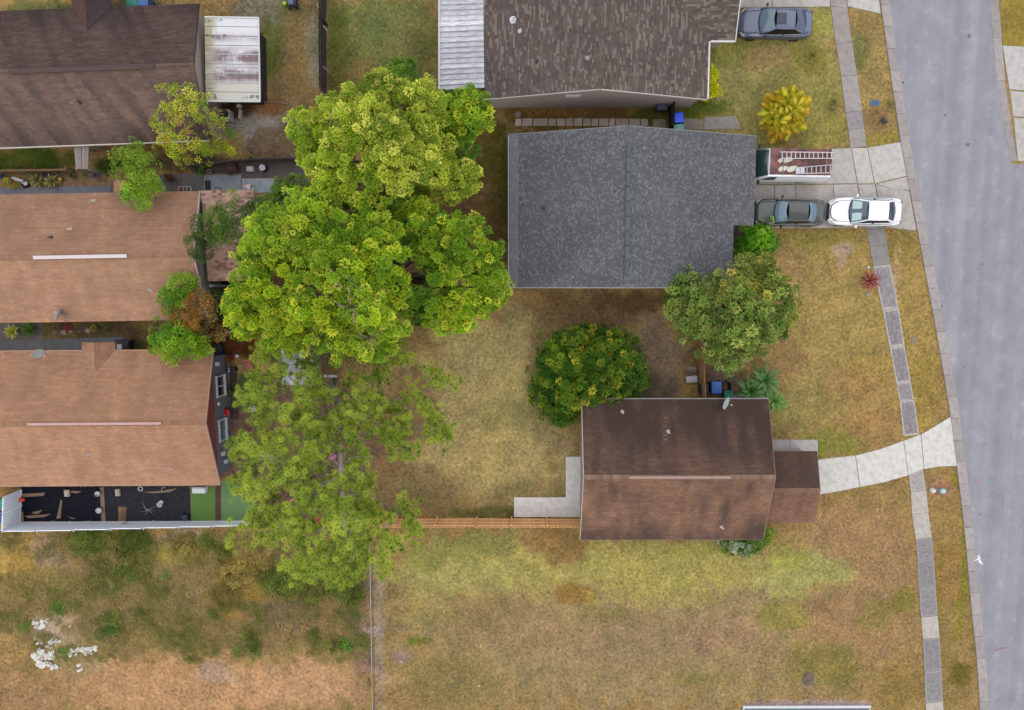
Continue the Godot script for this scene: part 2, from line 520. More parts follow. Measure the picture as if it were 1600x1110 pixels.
func make_ground() -> void:
	var w := 420
	var h := 300
	var cell := 2.0 * GX / w
	var low := Image.create(w, h, false, Image.FORMAT_RGBAF)
	low.fill(Color(146 / 255.0, 120 / 255.0, 74 / 255.0, 0.9))
	noise.seed = 21
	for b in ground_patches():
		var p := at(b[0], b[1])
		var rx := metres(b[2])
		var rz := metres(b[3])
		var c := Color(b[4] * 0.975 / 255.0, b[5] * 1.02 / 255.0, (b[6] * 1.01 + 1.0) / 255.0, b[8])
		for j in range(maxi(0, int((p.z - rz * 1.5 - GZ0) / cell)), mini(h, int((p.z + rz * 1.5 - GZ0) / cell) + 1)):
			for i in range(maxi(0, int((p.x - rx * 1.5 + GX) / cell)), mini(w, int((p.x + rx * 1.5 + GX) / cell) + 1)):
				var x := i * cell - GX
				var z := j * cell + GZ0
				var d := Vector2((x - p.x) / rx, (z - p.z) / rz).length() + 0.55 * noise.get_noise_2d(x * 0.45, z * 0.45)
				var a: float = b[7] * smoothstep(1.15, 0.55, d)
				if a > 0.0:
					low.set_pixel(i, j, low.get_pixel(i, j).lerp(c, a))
	low.resize(1680, 1200, Image.INTERPOLATE_CUBIC)
	# finer mottling: dead blades, clumps and bare spots
	var a1 := field(1680, 1200, 0.028, 5, 3)
	var a2 := field(1680, 1200, 0.16, 3, 4)
	var a3 := field(1680, 1200, 0.009, 4, 5)
	var src := low.get_data().to_float32_array()
	var out := PackedByteArray()
	out.resize(1680 * 1200 * 4)
	for k in 1680 * 1200:
		var n1 := a1[k] / 127.5 - 1.0
		var n2 := a2[k] / 127.5 - 1.0
		var n3 := a3[k] / 127.5 - 1.0
		var f := 1.05 + 0.12 * n1 + 0.18 * n2 + 0.05 * n3
		var warm := 0.025 * n3 + 0.02 * n1
		var q := k * 4
		out[q] = clampi(int(255.0 * src[q] * (f + warm * 0.6)), 0, 255)
		out[q + 1] = clampi(int(255.0 * src[q + 1] * f), 0, 255)
		out[q + 2] = clampi(int(255.0 * src[q + 2] * (f - warm * 0.5) * 1.03), 0, 255)
		out[q + 3] = clampi(int(255.0 * src[q + 3]), 0, 255)
	turf = Image.create_from_data(1680, 1200, false, Image.FORMAT_RGBA8, out)
	var shown := turf.duplicate() as Image
	shown.convert(Image.FORMAT_RGB8)
	var m := StandardMaterial3D.new()
	m.albedo_texture = ImageTexture.create_from_image(shown)
	# the picture holds shown colours; this factor turns them into base colours
	var k := 1.4 / LIT
	m.albedo_color = Color(k, k, k).linear_to_srgb()
	m.roughness = 1.0
	m.metallic_specular = 0.2
	m.texture_repeat = true
	var g := Shape.new()
	var far := 300.0
	var p := []
	for c in [[-far, far], [far, far], [far, -far], [-far, -far]]:
		p.append([Vector3(c[0], 0, c[1]), Vector2((c[0] + GX) / (2 * GX), (c[1] - GZ0) / (GZ1 - GZ0))])
	for t in [[0, 1, 2], [0, 2, 3]]:
		g.v(p[t[0]][0], p[t[0]][1])
		g.v(p[t[2]][0], p[t[2]][1])
		g.v(p[t[1]][0], p[t[1]][1])
	var o := part(g, "ground", m)
	o.set_meta("kind", "structure")


func field(w: int, h: int, freq: float, octaves: int, sd: int) -> PackedByteArray:
	var n := FastNoiseLite.new()
	n.seed = sd
	n.frequency = freq
	n.fractal_octaves = octaves
	n.fractal_gain = 0.6
	var im := n.get_image(w, h)
	im.convert(Image.FORMAT_L8)
	return im.get_data()


# ---------------------------------------------------------------- street

const KERB := [[1190, -900], [1350, -200], [1376, 0], [1392, 115], [1408, 223], [1417, 270], [1434.6, 362], [1453, 460], [1471, 560], [1486, 650], [1496, 729], [1508, 830], [1518.6, 951], [1528, 1040], [1532, 1110], [1545, 1400], [1570, 2100]]


func kerb_x(y: float) -> float:
	for i in KERB.size() - 1:
		if y <= KERB[i + 1][1]:
			return lerpf(KERB[i][0], KERB[i + 1][0], (y - KERB[i][1]) / (KERB[i + 1][1] - KERB[i][1]))
	return KERB[-1][0]


func make_street() -> void:
	var w := 512
	var h := 1024
	var a1 := field(w, h, 0.012, 5, 31)
	var a2 := field(w, h, 0.35, 2, 32)
	var a3 := field(w, h, 0.03, 4, 33)
	var streak := FastNoiseLite.new()
	streak.seed = 9
	streak.frequency = 0.03
	var out := PackedByteArray()
	out.resize(w * h * 3)
	var row := PackedFloat32Array()
	for i in w:
		row.append(streak.get_noise_1d(i))
	for j in h:
		for i in w:
			var k := j * w + i
			var blotch := maxf(0.0, a3[k] / 127.5 - 1.22)
			var f := 1.0 + 0.06 * (a1[k] / 127.5 - 1.0) + 0.09 * (a2[k] / 127.5 - 1.0) + 0.07 * row[i] + 0.15 * blotch
			if a2[k] > 232 and a1[k] < 110:
				f *= 0.8
			out[k * 3] = clampi(int(162 * f), 0, 255)
			out[k * 3 + 1] = clampi(int(160 * f), 0, 255)
			out[k * 3 + 2] = clampi(int(168 * f), 0, 255)
	var m := StandardMaterial3D.new()
	m.albedo_texture = ImageTexture.create_from_image(Image.create_from_data(w, h, false, Image.FORMAT_RGB8, out))
	var k := 1.0 / LIT
	m.albedo_color = Color(k, k, k).linear_to_srgb()
	m.roughness = 0.9
	m.uv1_triplanar = true
	m.uv1_world_triplanar = true
	m.uv1_scale = Vector3(1.0 / 17.0, 1.0 / 17.0, 1.0 / 41.0)
	var poly := PackedVector2Array()
	for q in KERB:
		poly.append(flat(at(q[0] + 6, q[1])))
	for q in [[2300, 2100], [2300, 262], [1581, 256], [1571, 190], [1558, 126], [1546, 0], [1520, -200], [1390, -900]]:
		poly.append(flat(at(q[0], q[1])))
	sheet("road", poly, 0.008, m).set_meta("kind", "structure")
	# mountable kerb and gutter, cast in lengths
	var y := -60.0
	var gutter := setting("kerb")
	var tones := [worn(184, 174, 172), worn(176, 166, 164), worn(190, 180, 176)]
	var n := 0
	while y < 1180:
		var y1 := y + 34.0
		var g := Shape.new()
		var e := [at(kerb_x(y + 0.5) - 1, y + 0.5), at(kerb_x(y + 0.5) + 6, y + 0.5), at(kerb_x(y + 0.5) + 14, y + 0.5), at(kerb_x(y1) - 1, y1), at(kerb_x(y1) + 6, y1), at(kerb_x(y1) + 14, y1)]
		var hs := [0.085, 0.07, 0.014]
		for i in 2:
			var up0: Vector3 = e[i] + Vector3.UP * hs[i]
			var up1: Vector3 = e[i + 1] + Vector3.UP * hs[i + 1]
			var up3: Vector3 = e[i + 3] + Vector3.UP * hs[i]
			var up4: Vector3 = e[i + 4] + Vector3.UP * hs[i + 1]
			g.quad(up0, up3, up4, up1)
		g.quad(e[0], e[3], e[3] + Vector3.UP * hs[0], e[0] + Vector3.UP * hs[0])
		part(g, "kerb_length", tones[n % 3], gutter)
		covered.append(PackedVector2Array([flat(e[0]), flat(e[3]), flat(e[5]), flat(e[2])]))
		y = y1
		n += 1
	# the far kerb
	var far := setting("kerb")
	var fl := [[1530, -150], [1546, 0], [1552, 60], [1558, 126], [1568, 190], [1579, 252]]
	for i in fl.size() - 1:
		var g := Shape.new()
		var a := at(fl[i][0], fl[i][1] + 0.4)
		var b := at(fl[i + 1][0], fl[i + 1][1])
		var c := at(fl[i + 1][0] + 14 - i * 1.0, fl[i + 1][1])
		var d := at(fl[i][0] + 14 - i * 1.0, fl[i][1] + 0.4)
		g.quad(a + Vector3.UP * 0.014, b + Vector3.UP * 0.014, c + Vector3.UP * 0.08, d + Vector3.UP * 0.08)
		g.quad(d, d + Vector3.UP * 0.08, c + Vector3.UP * 0.08, c)
		part(g, "kerb_length", tones[i % 3], far)
		covered.append(PackedVector2Array([flat(a), flat(b), flat(c), flat(d)]))
	var dr := setting("driveway")
	slabs(dr, [[[1566, 71, 1700, 80, 1700, 150, 1577, 140], 0.05, worn(214, 210, 204)], [[1577.5, 142, 1700, 152, 1700, 190, 1583, 182], 0.05, worn(208, 204, 196)], [[1583.5, 184, 1700, 192, 1700, 262, 1590, 252], 0.05, worn(206, 202, 194)]])
	# sprayed and dropped marks on the asphalt
	var red := Shape.new()
	red.slab(outline([1553, 1016, 1573, 1011, 1573.5, 1012.6, 1553.5, 1017.6]), 0.008, 0.012)
	var mark := part(red, "survey_mark", mt(170, 110, 130), self)
	tag(mark, "short red sprayed survey line on the grey asphalt", "road mark")
	for q in [[1515, 56, 5, 120, 118, 125], [1411, 129, 4, 110, 108, 112], [1477, 180, 4, 118, 116, 122], [1513, 226, 6, 120, 118, 122], [1471, 479, 4, 112, 110, 116], [1507, 574, 3, 120, 118, 124], [1538, 693, 3, 116, 114, 120], [1531, 804, 3, 112, 110, 114], [1535, 413, 3, 120, 118, 124]]:
		var g := Shape.new()
		var c := at(q[0], q[1])
		var poly2 := PackedVector2Array()
		for k2 in 7:
			var r := metres(q[2]) * (0.35 + 0.35 * rng.randf())
			poly2.append(Vector2(c.x, c.z) + Vector2.from_angle(TAU * k2 / 7.0) * r)
		g.slab(poly2, 0.004, 0.0125)
		tag(part(g, "tar_spot", mt(q[3], q[4], q[5]), self), "", "", "", "structure")


# cast concrete pieces: [outline in pixels, height, material]
func slabs(parent: Node, list: Array, n := "slab") -> void:
	for q in list:
		var poly := outline(q[0])
		covered.append(poly)
		var grown := Geometry2D.offset_polygon(poly, -0.008)
		if grown.size() == 1:
			poly = grown[0]
		var g := Shape.new()
		g.slab(poly, -0.1, q[1], 0.012)
		part(g, n, q[2], parent)


# stained slab: dark middle, rim scraped clean by the edger
func stained(r: float, g: float, b: float, pale: float, sd: int) -> StandardMaterial3D:
	var w := 96
	var a := field(w, w * 2, 0.03, 4, sd)
	var im := Image.create(w, w * 2, false, Image.FORMAT_RGB8)
	for j in w * 2:
		for i in w:
			var nn := a[j * w + i] / 127.5 - 1.0
			var edge := minf(minf(i, w - 1 - i), minf(j, w * 2 - 1 - j) * 0.7)
			var t := smoothstep(9.0, 3.0, edge + nn * 7.0) * pale
			if a[(j * 7 % (w * 2)) * w + (i * 5 % w)] > 196:
				t = maxf(t, 0.5)
			var f := 1.0 + 0.14 * nn
			im.set_pixel(i, j, Color(lerpf(r * f, 214, t) / 255.0, lerpf(g * f, 206, t) / 255.0, lerpf(b * f, 198, t) / 255.0))
	var m := StandardMaterial3D.new()
	m.albedo_texture = ImageTexture.create_from_image(im)
	var k := 1.0 / LIT
	m.albedo_color = Color(k, k, k).linear_to_srgb()
	m.roughness = 0.92
	return m


func make_walks() -> void:
	var pale := worn(208, 198, 188)
	var grey := worn(176, 166, 162)
	var dull := worn(160, 152, 150)
	var dark_a := stained(150, 142, 144, 0.9, 41)
	var dark_b := stained(156, 148, 148, 0.8, 43)
	var mottled := stained(150, 143, 145, 0.35, 45)
	var mottled2 := stained(146, 139, 141, 0.3, 47)
	var walk := setting("sidewalk")
	# rows: y at the top, left and right edge there, material of the slab that follows (null: gap)
	var rows := [
		[[-150, 1276, 1300, grey], [-60, 1288, 1313, grey], [11, 1298, 1323, grey], [69, 1306, 1331, grey], [120, 1314, 1339, worn(182, 172, 168)], [176, 1321, 1347, worn(166, 158, 160)], [203, 1325, 1350, worn(178, 170, 164)], [232, 1328.5, 1354, null]],
		[[357, 1353.5, 1381, dull], [386, 1358.5, 1386, dull], [416, 1364, 1391, dark_b], [485, 1379, 1404, dark_a], [543, 1390, 1413, dark_a], [600, 1400.5, 1423, dark_b], [627, 1405.5, 1428, dark_a], [682, 1411.5, 1436, null]],
		[[737, 1419.5, 1442, stained(182, 172, 168, 0.4, 49)], [769, 1423, 1447, pale], [804, 1425, 1450.5, pale], [843, 1431, 1456, mottled], [876, 1433.5, 1459, mottled2], [920, 1436, 1462, mottled], [965, 1439, 1465, pale], [999, 1442, 1468, mottled2], [1050, 1444.5, 1471, mottled], [1099, 1446, 1473, pale], [1150, 1450, 1477, pale], [1210, 1454, 1481, null]],
	]
	for seg in rows:
		for i in seg.size() - 1:
			var a = seg[i]
			var b = seg[i + 1]
			var p := [at(a[1], a[0]), at(a[2], a[0] - 3), at(b[2], b[0] - 3), at(b[1], b[0])]
			covered.append(PackedVector2Array([flat(p[0]), flat(p[1]), flat(p[2]), flat(p[3])]))
			var mid: Vector3 = (p[0] + p[1] + p[2] + p[3]) / 4
			var g := Shape.new()
			for k in 4:
				p[k] += (mid - p[k]).normalized() * 0.012
			var up := Vector3.UP * (0.05 + 0.006 * sin(i * 2.3))
			var uv := [Vector2(0, 0), Vector2(1, 0), Vector2(1, 1), Vector2(0, 1)]
			for t in [[0, 3, 2], [0, 2, 1]]:
				g.v(p[t[0]] + up, uv[t[0]])
				g.v(p[t[2]] + up, uv[t[2]])
				g.v(p[t[1]] + up, uv[t[1]])
			for k in 4:
				var l := (k + 1) % 4
				g.quad(p[k], p[k] + up, p[l] + up, p[l])
			part(g, "paving_slab", a[3], walk)
	# driveway of the slate roofed house
	var c1 := worn(208, 201, 194)
	var c2 := worn(200, 192, 185)
	var c3 := worn(216, 211, 204)
	slabs(setting("driveway"), [
		[[1170, 236, 1243, 235, 1243, 288, 1170, 288], 0.05, c2], [[1243.5, 235, 1330, 231.5, 1339, 287, 1243.5, 288], 0.05, c1],
		[[1170, 289, 1210, 289, 1210, 357, 1170, 357], 0.05, c2], [[1210.5, 289, 1243, 289, 1243, 357, 1210.5, 357], 0.05, c1], [[1243.5, 289, 1302, 288.5, 1304, 356.5, 1243.5, 357], 0.05, c2], [[1302.5, 288.5, 1339, 288, 1351, 355, 1304.5, 356.5], 0.05, c1],
		[[1330.5, 231.5, 1355, 231, 1366, 287, 1340, 287.5], 0.052, c3], [[1340.5, 288.5, 1366.5, 288, 1380, 356, 1352, 356], 0.052, c1],
		[[1355.5, 231, 1407, 222, 1417, 275, 1367, 287], 0.05, c3], [[1367.5, 288, 1417, 276, 1422, 298, 1400, 296], 0.05, c1], [[1368, 289, 1421, 299, 1432, 361, 1381, 355], 0.05, c2],
	])
	# driveway at the top edge
	slabs(setting("driveway"), [[[1148, -60, 1206, -60, 1206, 12, 1148, 13], 0.05, c2], [[1206.5, -60, 1296, -60, 1297, 11, 1206.5, 12], 0.05, c1], [[1297.5, -60, 1320, -60, 1322, 10, 1298, 10], 0.052, c3], [[1322.5, -60, 1368, -60, 1376, 22, 1324, 10], 0.05, c3]])
	# the new walk of the subject house
	var n1 := worn(238, 233, 225)
	var n2 := worn(234, 230, 222)
	slabs(setting("front_path"), [
		[[1276, 719, 1300, 715.5, 1336, 712, 1343.5, 761, 1310, 768, 1278, 773], 0.05, n2], [[1336.6, 712, 1375, 702, 1411.5, 689, 1418.5, 743, 1380, 754, 1344, 761], 0.05, n1],
		[[1412, 689, 1438.5, 679, 1443.5, 733, 1419, 742.5], 0.052, n1], [[1439, 679, 1458, 668, 1485.5, 651, 1496, 728, 1470, 729, 1444, 733], 0.05, n1],
		[[1203, 687, 1234, 687, 1234, 706, 1203, 706], 0.05, worn(196, 188, 182)], [[1234.5, 687, 1278, 687, 1278, 718, 1234.5, 718], 0.05, worn(202, 194, 188)],
	])
	# slab behind the subject house
	slabs(setting("patio"), [[[803, 777, 884, 777, 884, 713.5, 920, 713.5, 920, 808, 803, 808], 0.07, worn(250, 243, 238)]])
	# pavers between the two upper houses
	var pv := setting("stepping_path")
	var x := 805.0
	for wd in [11, 17, 24, 13, 14, 13, 14, 13, 12, 16, 10, 21, 18, 13]:
		slabs(pv, [[[x, 185.5, x + wd - 1.2, 185 + sin(x), x + wd - 1.2, 197, x, 197.5], 0.04, [worn(228, 208, 192), worn(240, 220, 204), worn(216, 198, 184)][int(x) % 3]]], "paver")
		x += wd
	slabs(pv, [[[1020, 186, 1040, 186, 1040, 200, 1020, 200], 0.04, worn(180, 164, 150)], [[1066, 184, 1098, 187, 1098, 203, 1066, 203], 0.035, worn(164, 150, 138)], [[1100, 184, 1150, 181, 1158, 202, 1100, 203], 0.035, worn(172, 162, 156)]], "paver")
	var lump := Shape.new()
	lump.slab(outline([804, 178, 808, 174, 814, 176, 813, 183, 806, 184]), 0.0, 0.06, 0.02)
	tag(part(lump, "stone", worn(180, 164, 150)), "loose pale stone at the left end of the paver row", "stone")
	# side paths between the houses on the left
	slabs(setting("side_path"), [[[-90, 295, 90, 292, 90, 310, -90, 312], 0.04, worn(150, 150, 156)], [[90.6, 292, 174, 290, 174, 309, 90.6, 310], 0.04, worn(144, 146, 154)]])
	slabs(setting("side_path"), [[[-90, 531, 70, 530, 70, 560, -90, 560], 0.04, worn(146, 142, 140)], [[70.6, 530, 195, 526, 195, 560, 70.6, 560], 0.04, worn(140, 136, 136)], [[-90, 506, 67, 504, 68, 529, -90, 530], 0.042, worn(160, 152, 146)]])
	# back patio of the middle house
	slabs(setting("patio"), [
		[[250, 273, 283, 272, 283, 305, 250, 305], 0.04, worn(128, 122, 120)], [[283.5, 272, 318, 271, 318, 305, 283.5, 305], 0.04, worn(134, 128, 126)], [[318.5, 273, 377, 272, 377, 305, 318.5, 305], 0.05, worn(172, 178, 188)],
		[[378, 279, 428, 279, 428, 301, 378, 303], 0.05, worn(184, 190, 198)], [[377.5, 255, 474, 252, 476, 278, 377.5, 278.5], 0.03, worn(112, 100, 98)], [[429, 279, 480, 278, 482, 330, 429, 330], 0.03, worn(106, 95, 92)], [[300, 262, 377, 258, 377, 271.5, 300, 271], 0.03, worn(98, 88, 86)],
	])


# ---------------------------------------------------------------- houses

# the stretches of the line (p . axis = d) inside a plan outline, measured along the other axis
func spans(poly: PackedVector2Array, down: Vector2, along: Vector2, d: float) -> Array:
	var hits := []
	for i in poly.size():
		var a := poly[i]
		var b := poly[(i + 1) % poly.size()]
		var da := a.dot(down) - d
		var db := b.dot(down) - d
		if (da < 0.0) != (db < 0.0):
			hits.append(a.lerp(b, da / (da - db)).dot(along))
	hits.sort()
	return hits


# One slope of a roof: a deck with thickness and, on it, courses of shingles.
# look: cols, w (tab width), e (exposure), jit, run (chance that a tab keeps its neighbour's tone), stain, stain_at (Callable or null)
func slope(parent: Node3D, poly: PackedVector2Array, ref: Vector2, h0: float, grad: Vector2, look: Dictionary) -> MeshInstance3D:
	var g := Shape.new()
	var top := []
	for p in poly:
		top.append(Vector3(p.x, h0 + (p - ref).dot(grad), p.y))
	var idx := Geometry2D.triangulate_polygon(poly)
	for i in range(0, idx.size(), 3):
		var a: Vector3 = top[idx[i]]
		var b: Vector3 = top[idx[i + 1]]
		var c: Vector3 = top[idx[i + 2]]
		if (b - a).cross(c - a).y < 0.0:
			var e := b
			b = c
			c = e
		g.tri(a, b, c)
		var dn := Vector3.DOWN * 0.14
		g.tri(a + dn, c + dn, b + dn)
	var mid := Vector3.ZERO
	for p in top:
		mid += p / top.size()
	for i in top.size():
		var j := (i + 1) % top.size()
		g.quad(top[i], top[i] + Vector3.DOWN * 0.14, top[j] + Vector3.DOWN * 0.14, top[j])
	var c0: Color = look.cols[0]
	var deck := part(g, "roof_slope", deck_material(c0), parent)
	var slope_len := sqrt(1.0 + grad.length_squared())
	var down := -grad.normalized()
	var along := Vector2(-down.y, down.x)
	var d3 := Vector3(down.x, -grad.length(), down.y) / slope_len
	var a3 := Vector3(along.x, 0, along.y)
	var n3 := d3.cross(a3)
	if n3.y < 0.0:
		n3 = -n3
	var lo := INF
	var hi := -INF
	for p in poly:
		lo = minf(lo, p.dot(down))
		hi = maxf(hi, p.dot(down))
	var e: float = look.e
	var step := e / slope_len
	var rows := int((hi - lo) / step) + 1
	var buf := Buf.new()
	var thick := 0.011
	var tip := Basis(a3, (0.06 if d3.cross(a3).y > 0.0 else -0.06))
	noise.seed = int(h0 * 77) + poly.size()
	for r in rows:
		var d := hi - (r + 0.5) * step
		if d < lo:
			break
		var hits := spans(poly, down, along, d)
		for k in range(0, hits.size() - 1, 2):
			var x: float = hits[k]
			var stop: float = hits[k + 1]
			var first := true
			var col: Color = look.cols[rng.randi() % look.cols.size()]
			while x < stop - 0.01:
				var w: float = look.w * rng.randf_range(0.85, 1.15) if look.get("random", false) else look.w
				if first:
					w *= 0.35 + 0.65 * fposmod(r * 0.5 + 0.13 * sin(r * 5.1), 1.0)
					first = false
				w = minf(w, stop - x)
				var u := x + w / 2
				if rng.randf() > look.run:
					col = look.cols[rng.randi() % look.cols.size()]
				var c: Color = col * (1.0 + look.jit * (rng.randf() - 0.5))
				var q := along * u + down * d
				var wear := 1.0 + 0.16 * noise.get_noise_2d(u * 0.25, d * 0.25) + 0.10 * noise.get_noise_2d(u * 1.6, d * 0.2)
				c *= wear
				if look.has("stain"):
					var amt: float = look.stain_at.call(q, u, d - lo, hi - lo)
					c = c.lerp(look.stain, clampf(amt, 0.0, 1.0))
				var p := Vector3(q.x, h0 + (q - ref).dot(grad), q.y) + n3 * (thick * 0.5 + 0.004)
				buf.put(Basis(a3 * (w - 0.006), tip * n3 * thick, tip * d3 * (e + 0.015)), p, c)
				x += w
	if not mats.has("shingle"):
		var sg := Shape.new()
		sg.box(Vector3.ZERO, Vector3.ONE)
		mats["shingle"] = sg.done()
		mats["shingle m"] = painted_by_vertex(0.95, Color.BLACK, 0.25)
	scatter("shingles", mats["shingle"], mats["shingle m"], buf, deck)
	return deck


func deck_material(c: Color) -> StandardMaterial3D:
	var m := StandardMaterial3D.new()
	m.albedo_color = (c * 0.75).linear_to_srgb()
	m.roughness = 0.95
	return m


# a strip of trim between two points in the house's own axes
func strip(parent: Node3D, n: String, a: Vector3, b: Vector3, wide: float, tall: float, m: Material) -> MeshInstance3D:
	var g := Shape.new()
	var d := b - a
	var x := d.normalized()
	var z := x.cross(Vector3.UP).normalized()
	g.obox(Transform3D(Basis(x, z.cross(x).normalized(), z), (a + b) / 2), Vector3(d.length(), tall, wide), minf(wide, tall) * 0.25)
	return part(g, n, m, parent)


# walls as a solid with a gabled outline; the ridge runs along x (or along z if turned)
func gabled_walls(parent: Node3D, x0: float, x1: float, z0: float, z1: float, eave: float, pitch: float, m: Material, along_z := false, n := "wall") -> void:
	var g := Shape.new()
	var half := ((x1 - x0) if along_z else (z1 - z0)) / 2
	var prof := [Vector2(-half, 0), Vector2(half, 0), Vector2(half, eave), Vector2(0, eave + half * pitch), Vector2(-half, eave)]
	var ends := [z0, z1] if along_z else [x0, x1]
	var cx := (x0 + x1) / 2 if along_z else (z0 + z1) / 2
	var rings := []
	for e in ends:
		var ring := []
		for p in prof:
			ring.append(Vector3(cx + p.x, p.y, e) if along_z else Vector3(e, p.y, cx + p.x))
		rings.append(ring)
	var mid := Vector3((x0 + x1) / 2, eave / 2, (z0 + z1) / 2)
	for r in rings:
		g.face(r, mid)
	for i in 5:
		var j := (i + 1) % 5
		g.face([rings[0][i], rings[0][j], rings[1][j], rings[1][i]], mid)
	part(g, n, m, parent)


func rect(x0: float, z0: float, x1: float, z1: float) -> PackedVector2Array:
	return PackedVector2Array([Vector2(x0, z0), Vector2(x1, z0), Vector2(x1, z1), Vector2(x0, z1)])


func vent_pipe(parent: Node3D, p: Vector3, m: Material, tall := 0.35, r := 0.05) -> void:
	var g := Shape.new(Vector3.ZERO, true)
	g.lathe(p, [Vector2(r * 2.6, -0.03), Vector2(r * 1.5, 0.06), Vector2(r, 0.09), Vector2(r, tall), Vector2(r * 0.7, tall), Vector2(r * 0.7, tall - 0.1), Vector2(0, tall - 0.1)], 10)
	part(g, "vent_pipe", m, parent)


func cap_row(parent: Node3D, a: Vector3, b: Vector3, pitch: float, cols: Array, wide := 0.3) -> void:
	var g := Shape.new()
	var buf := Buf.new()
	var s := wide / 2
	g.quad(Vector3(-0.5, 0, 0), Vector3(-0.5, -pitch * s, s), Vector3(0.5, -pitch * s, s), Vector3(0.5, 0, 0))
	g.quad(Vector3(0.5, 0, 0), Vector3(0.5, -pitch * s, -s), Vector3(-0.5, -pitch * s, -s), Vector3(-0.5, 0, 0))
	g.quad(Vector3(0.5, 0, 0), Vector3(0.5, -pitch * s, s), Vector3(0.5, -pitch * s - 0.03, s), Vector3(0.5, -0.03, 0))
	var n := int((b - a).length() / 0.2)
	var x := (b - a).normalized()
	var z := x.cross(Vector3.UP).normalized()
	for i in n:
		var p := a.lerp(b, (i + 0.5) / n) + Vector3.UP * (0.03 + 0.006 * (i % 2))
		buf.put(Basis(x * 0.21, Vector3.UP, z), p, cols[rng.randi() % cols.size()] * rng.randf_range(0.92, 1.05))
	scatter("ridge_cap", g.done(), painted_by_vertex(0.95, Color.BLACK, 0.25), buf, parent)


func house_cover(poly: PackedVector2Array) -> void:
	covered.append(poly)


func own(o: Node3D, p: Vector3) -> Vector3:
	return o.transform.affine_inverse() * p


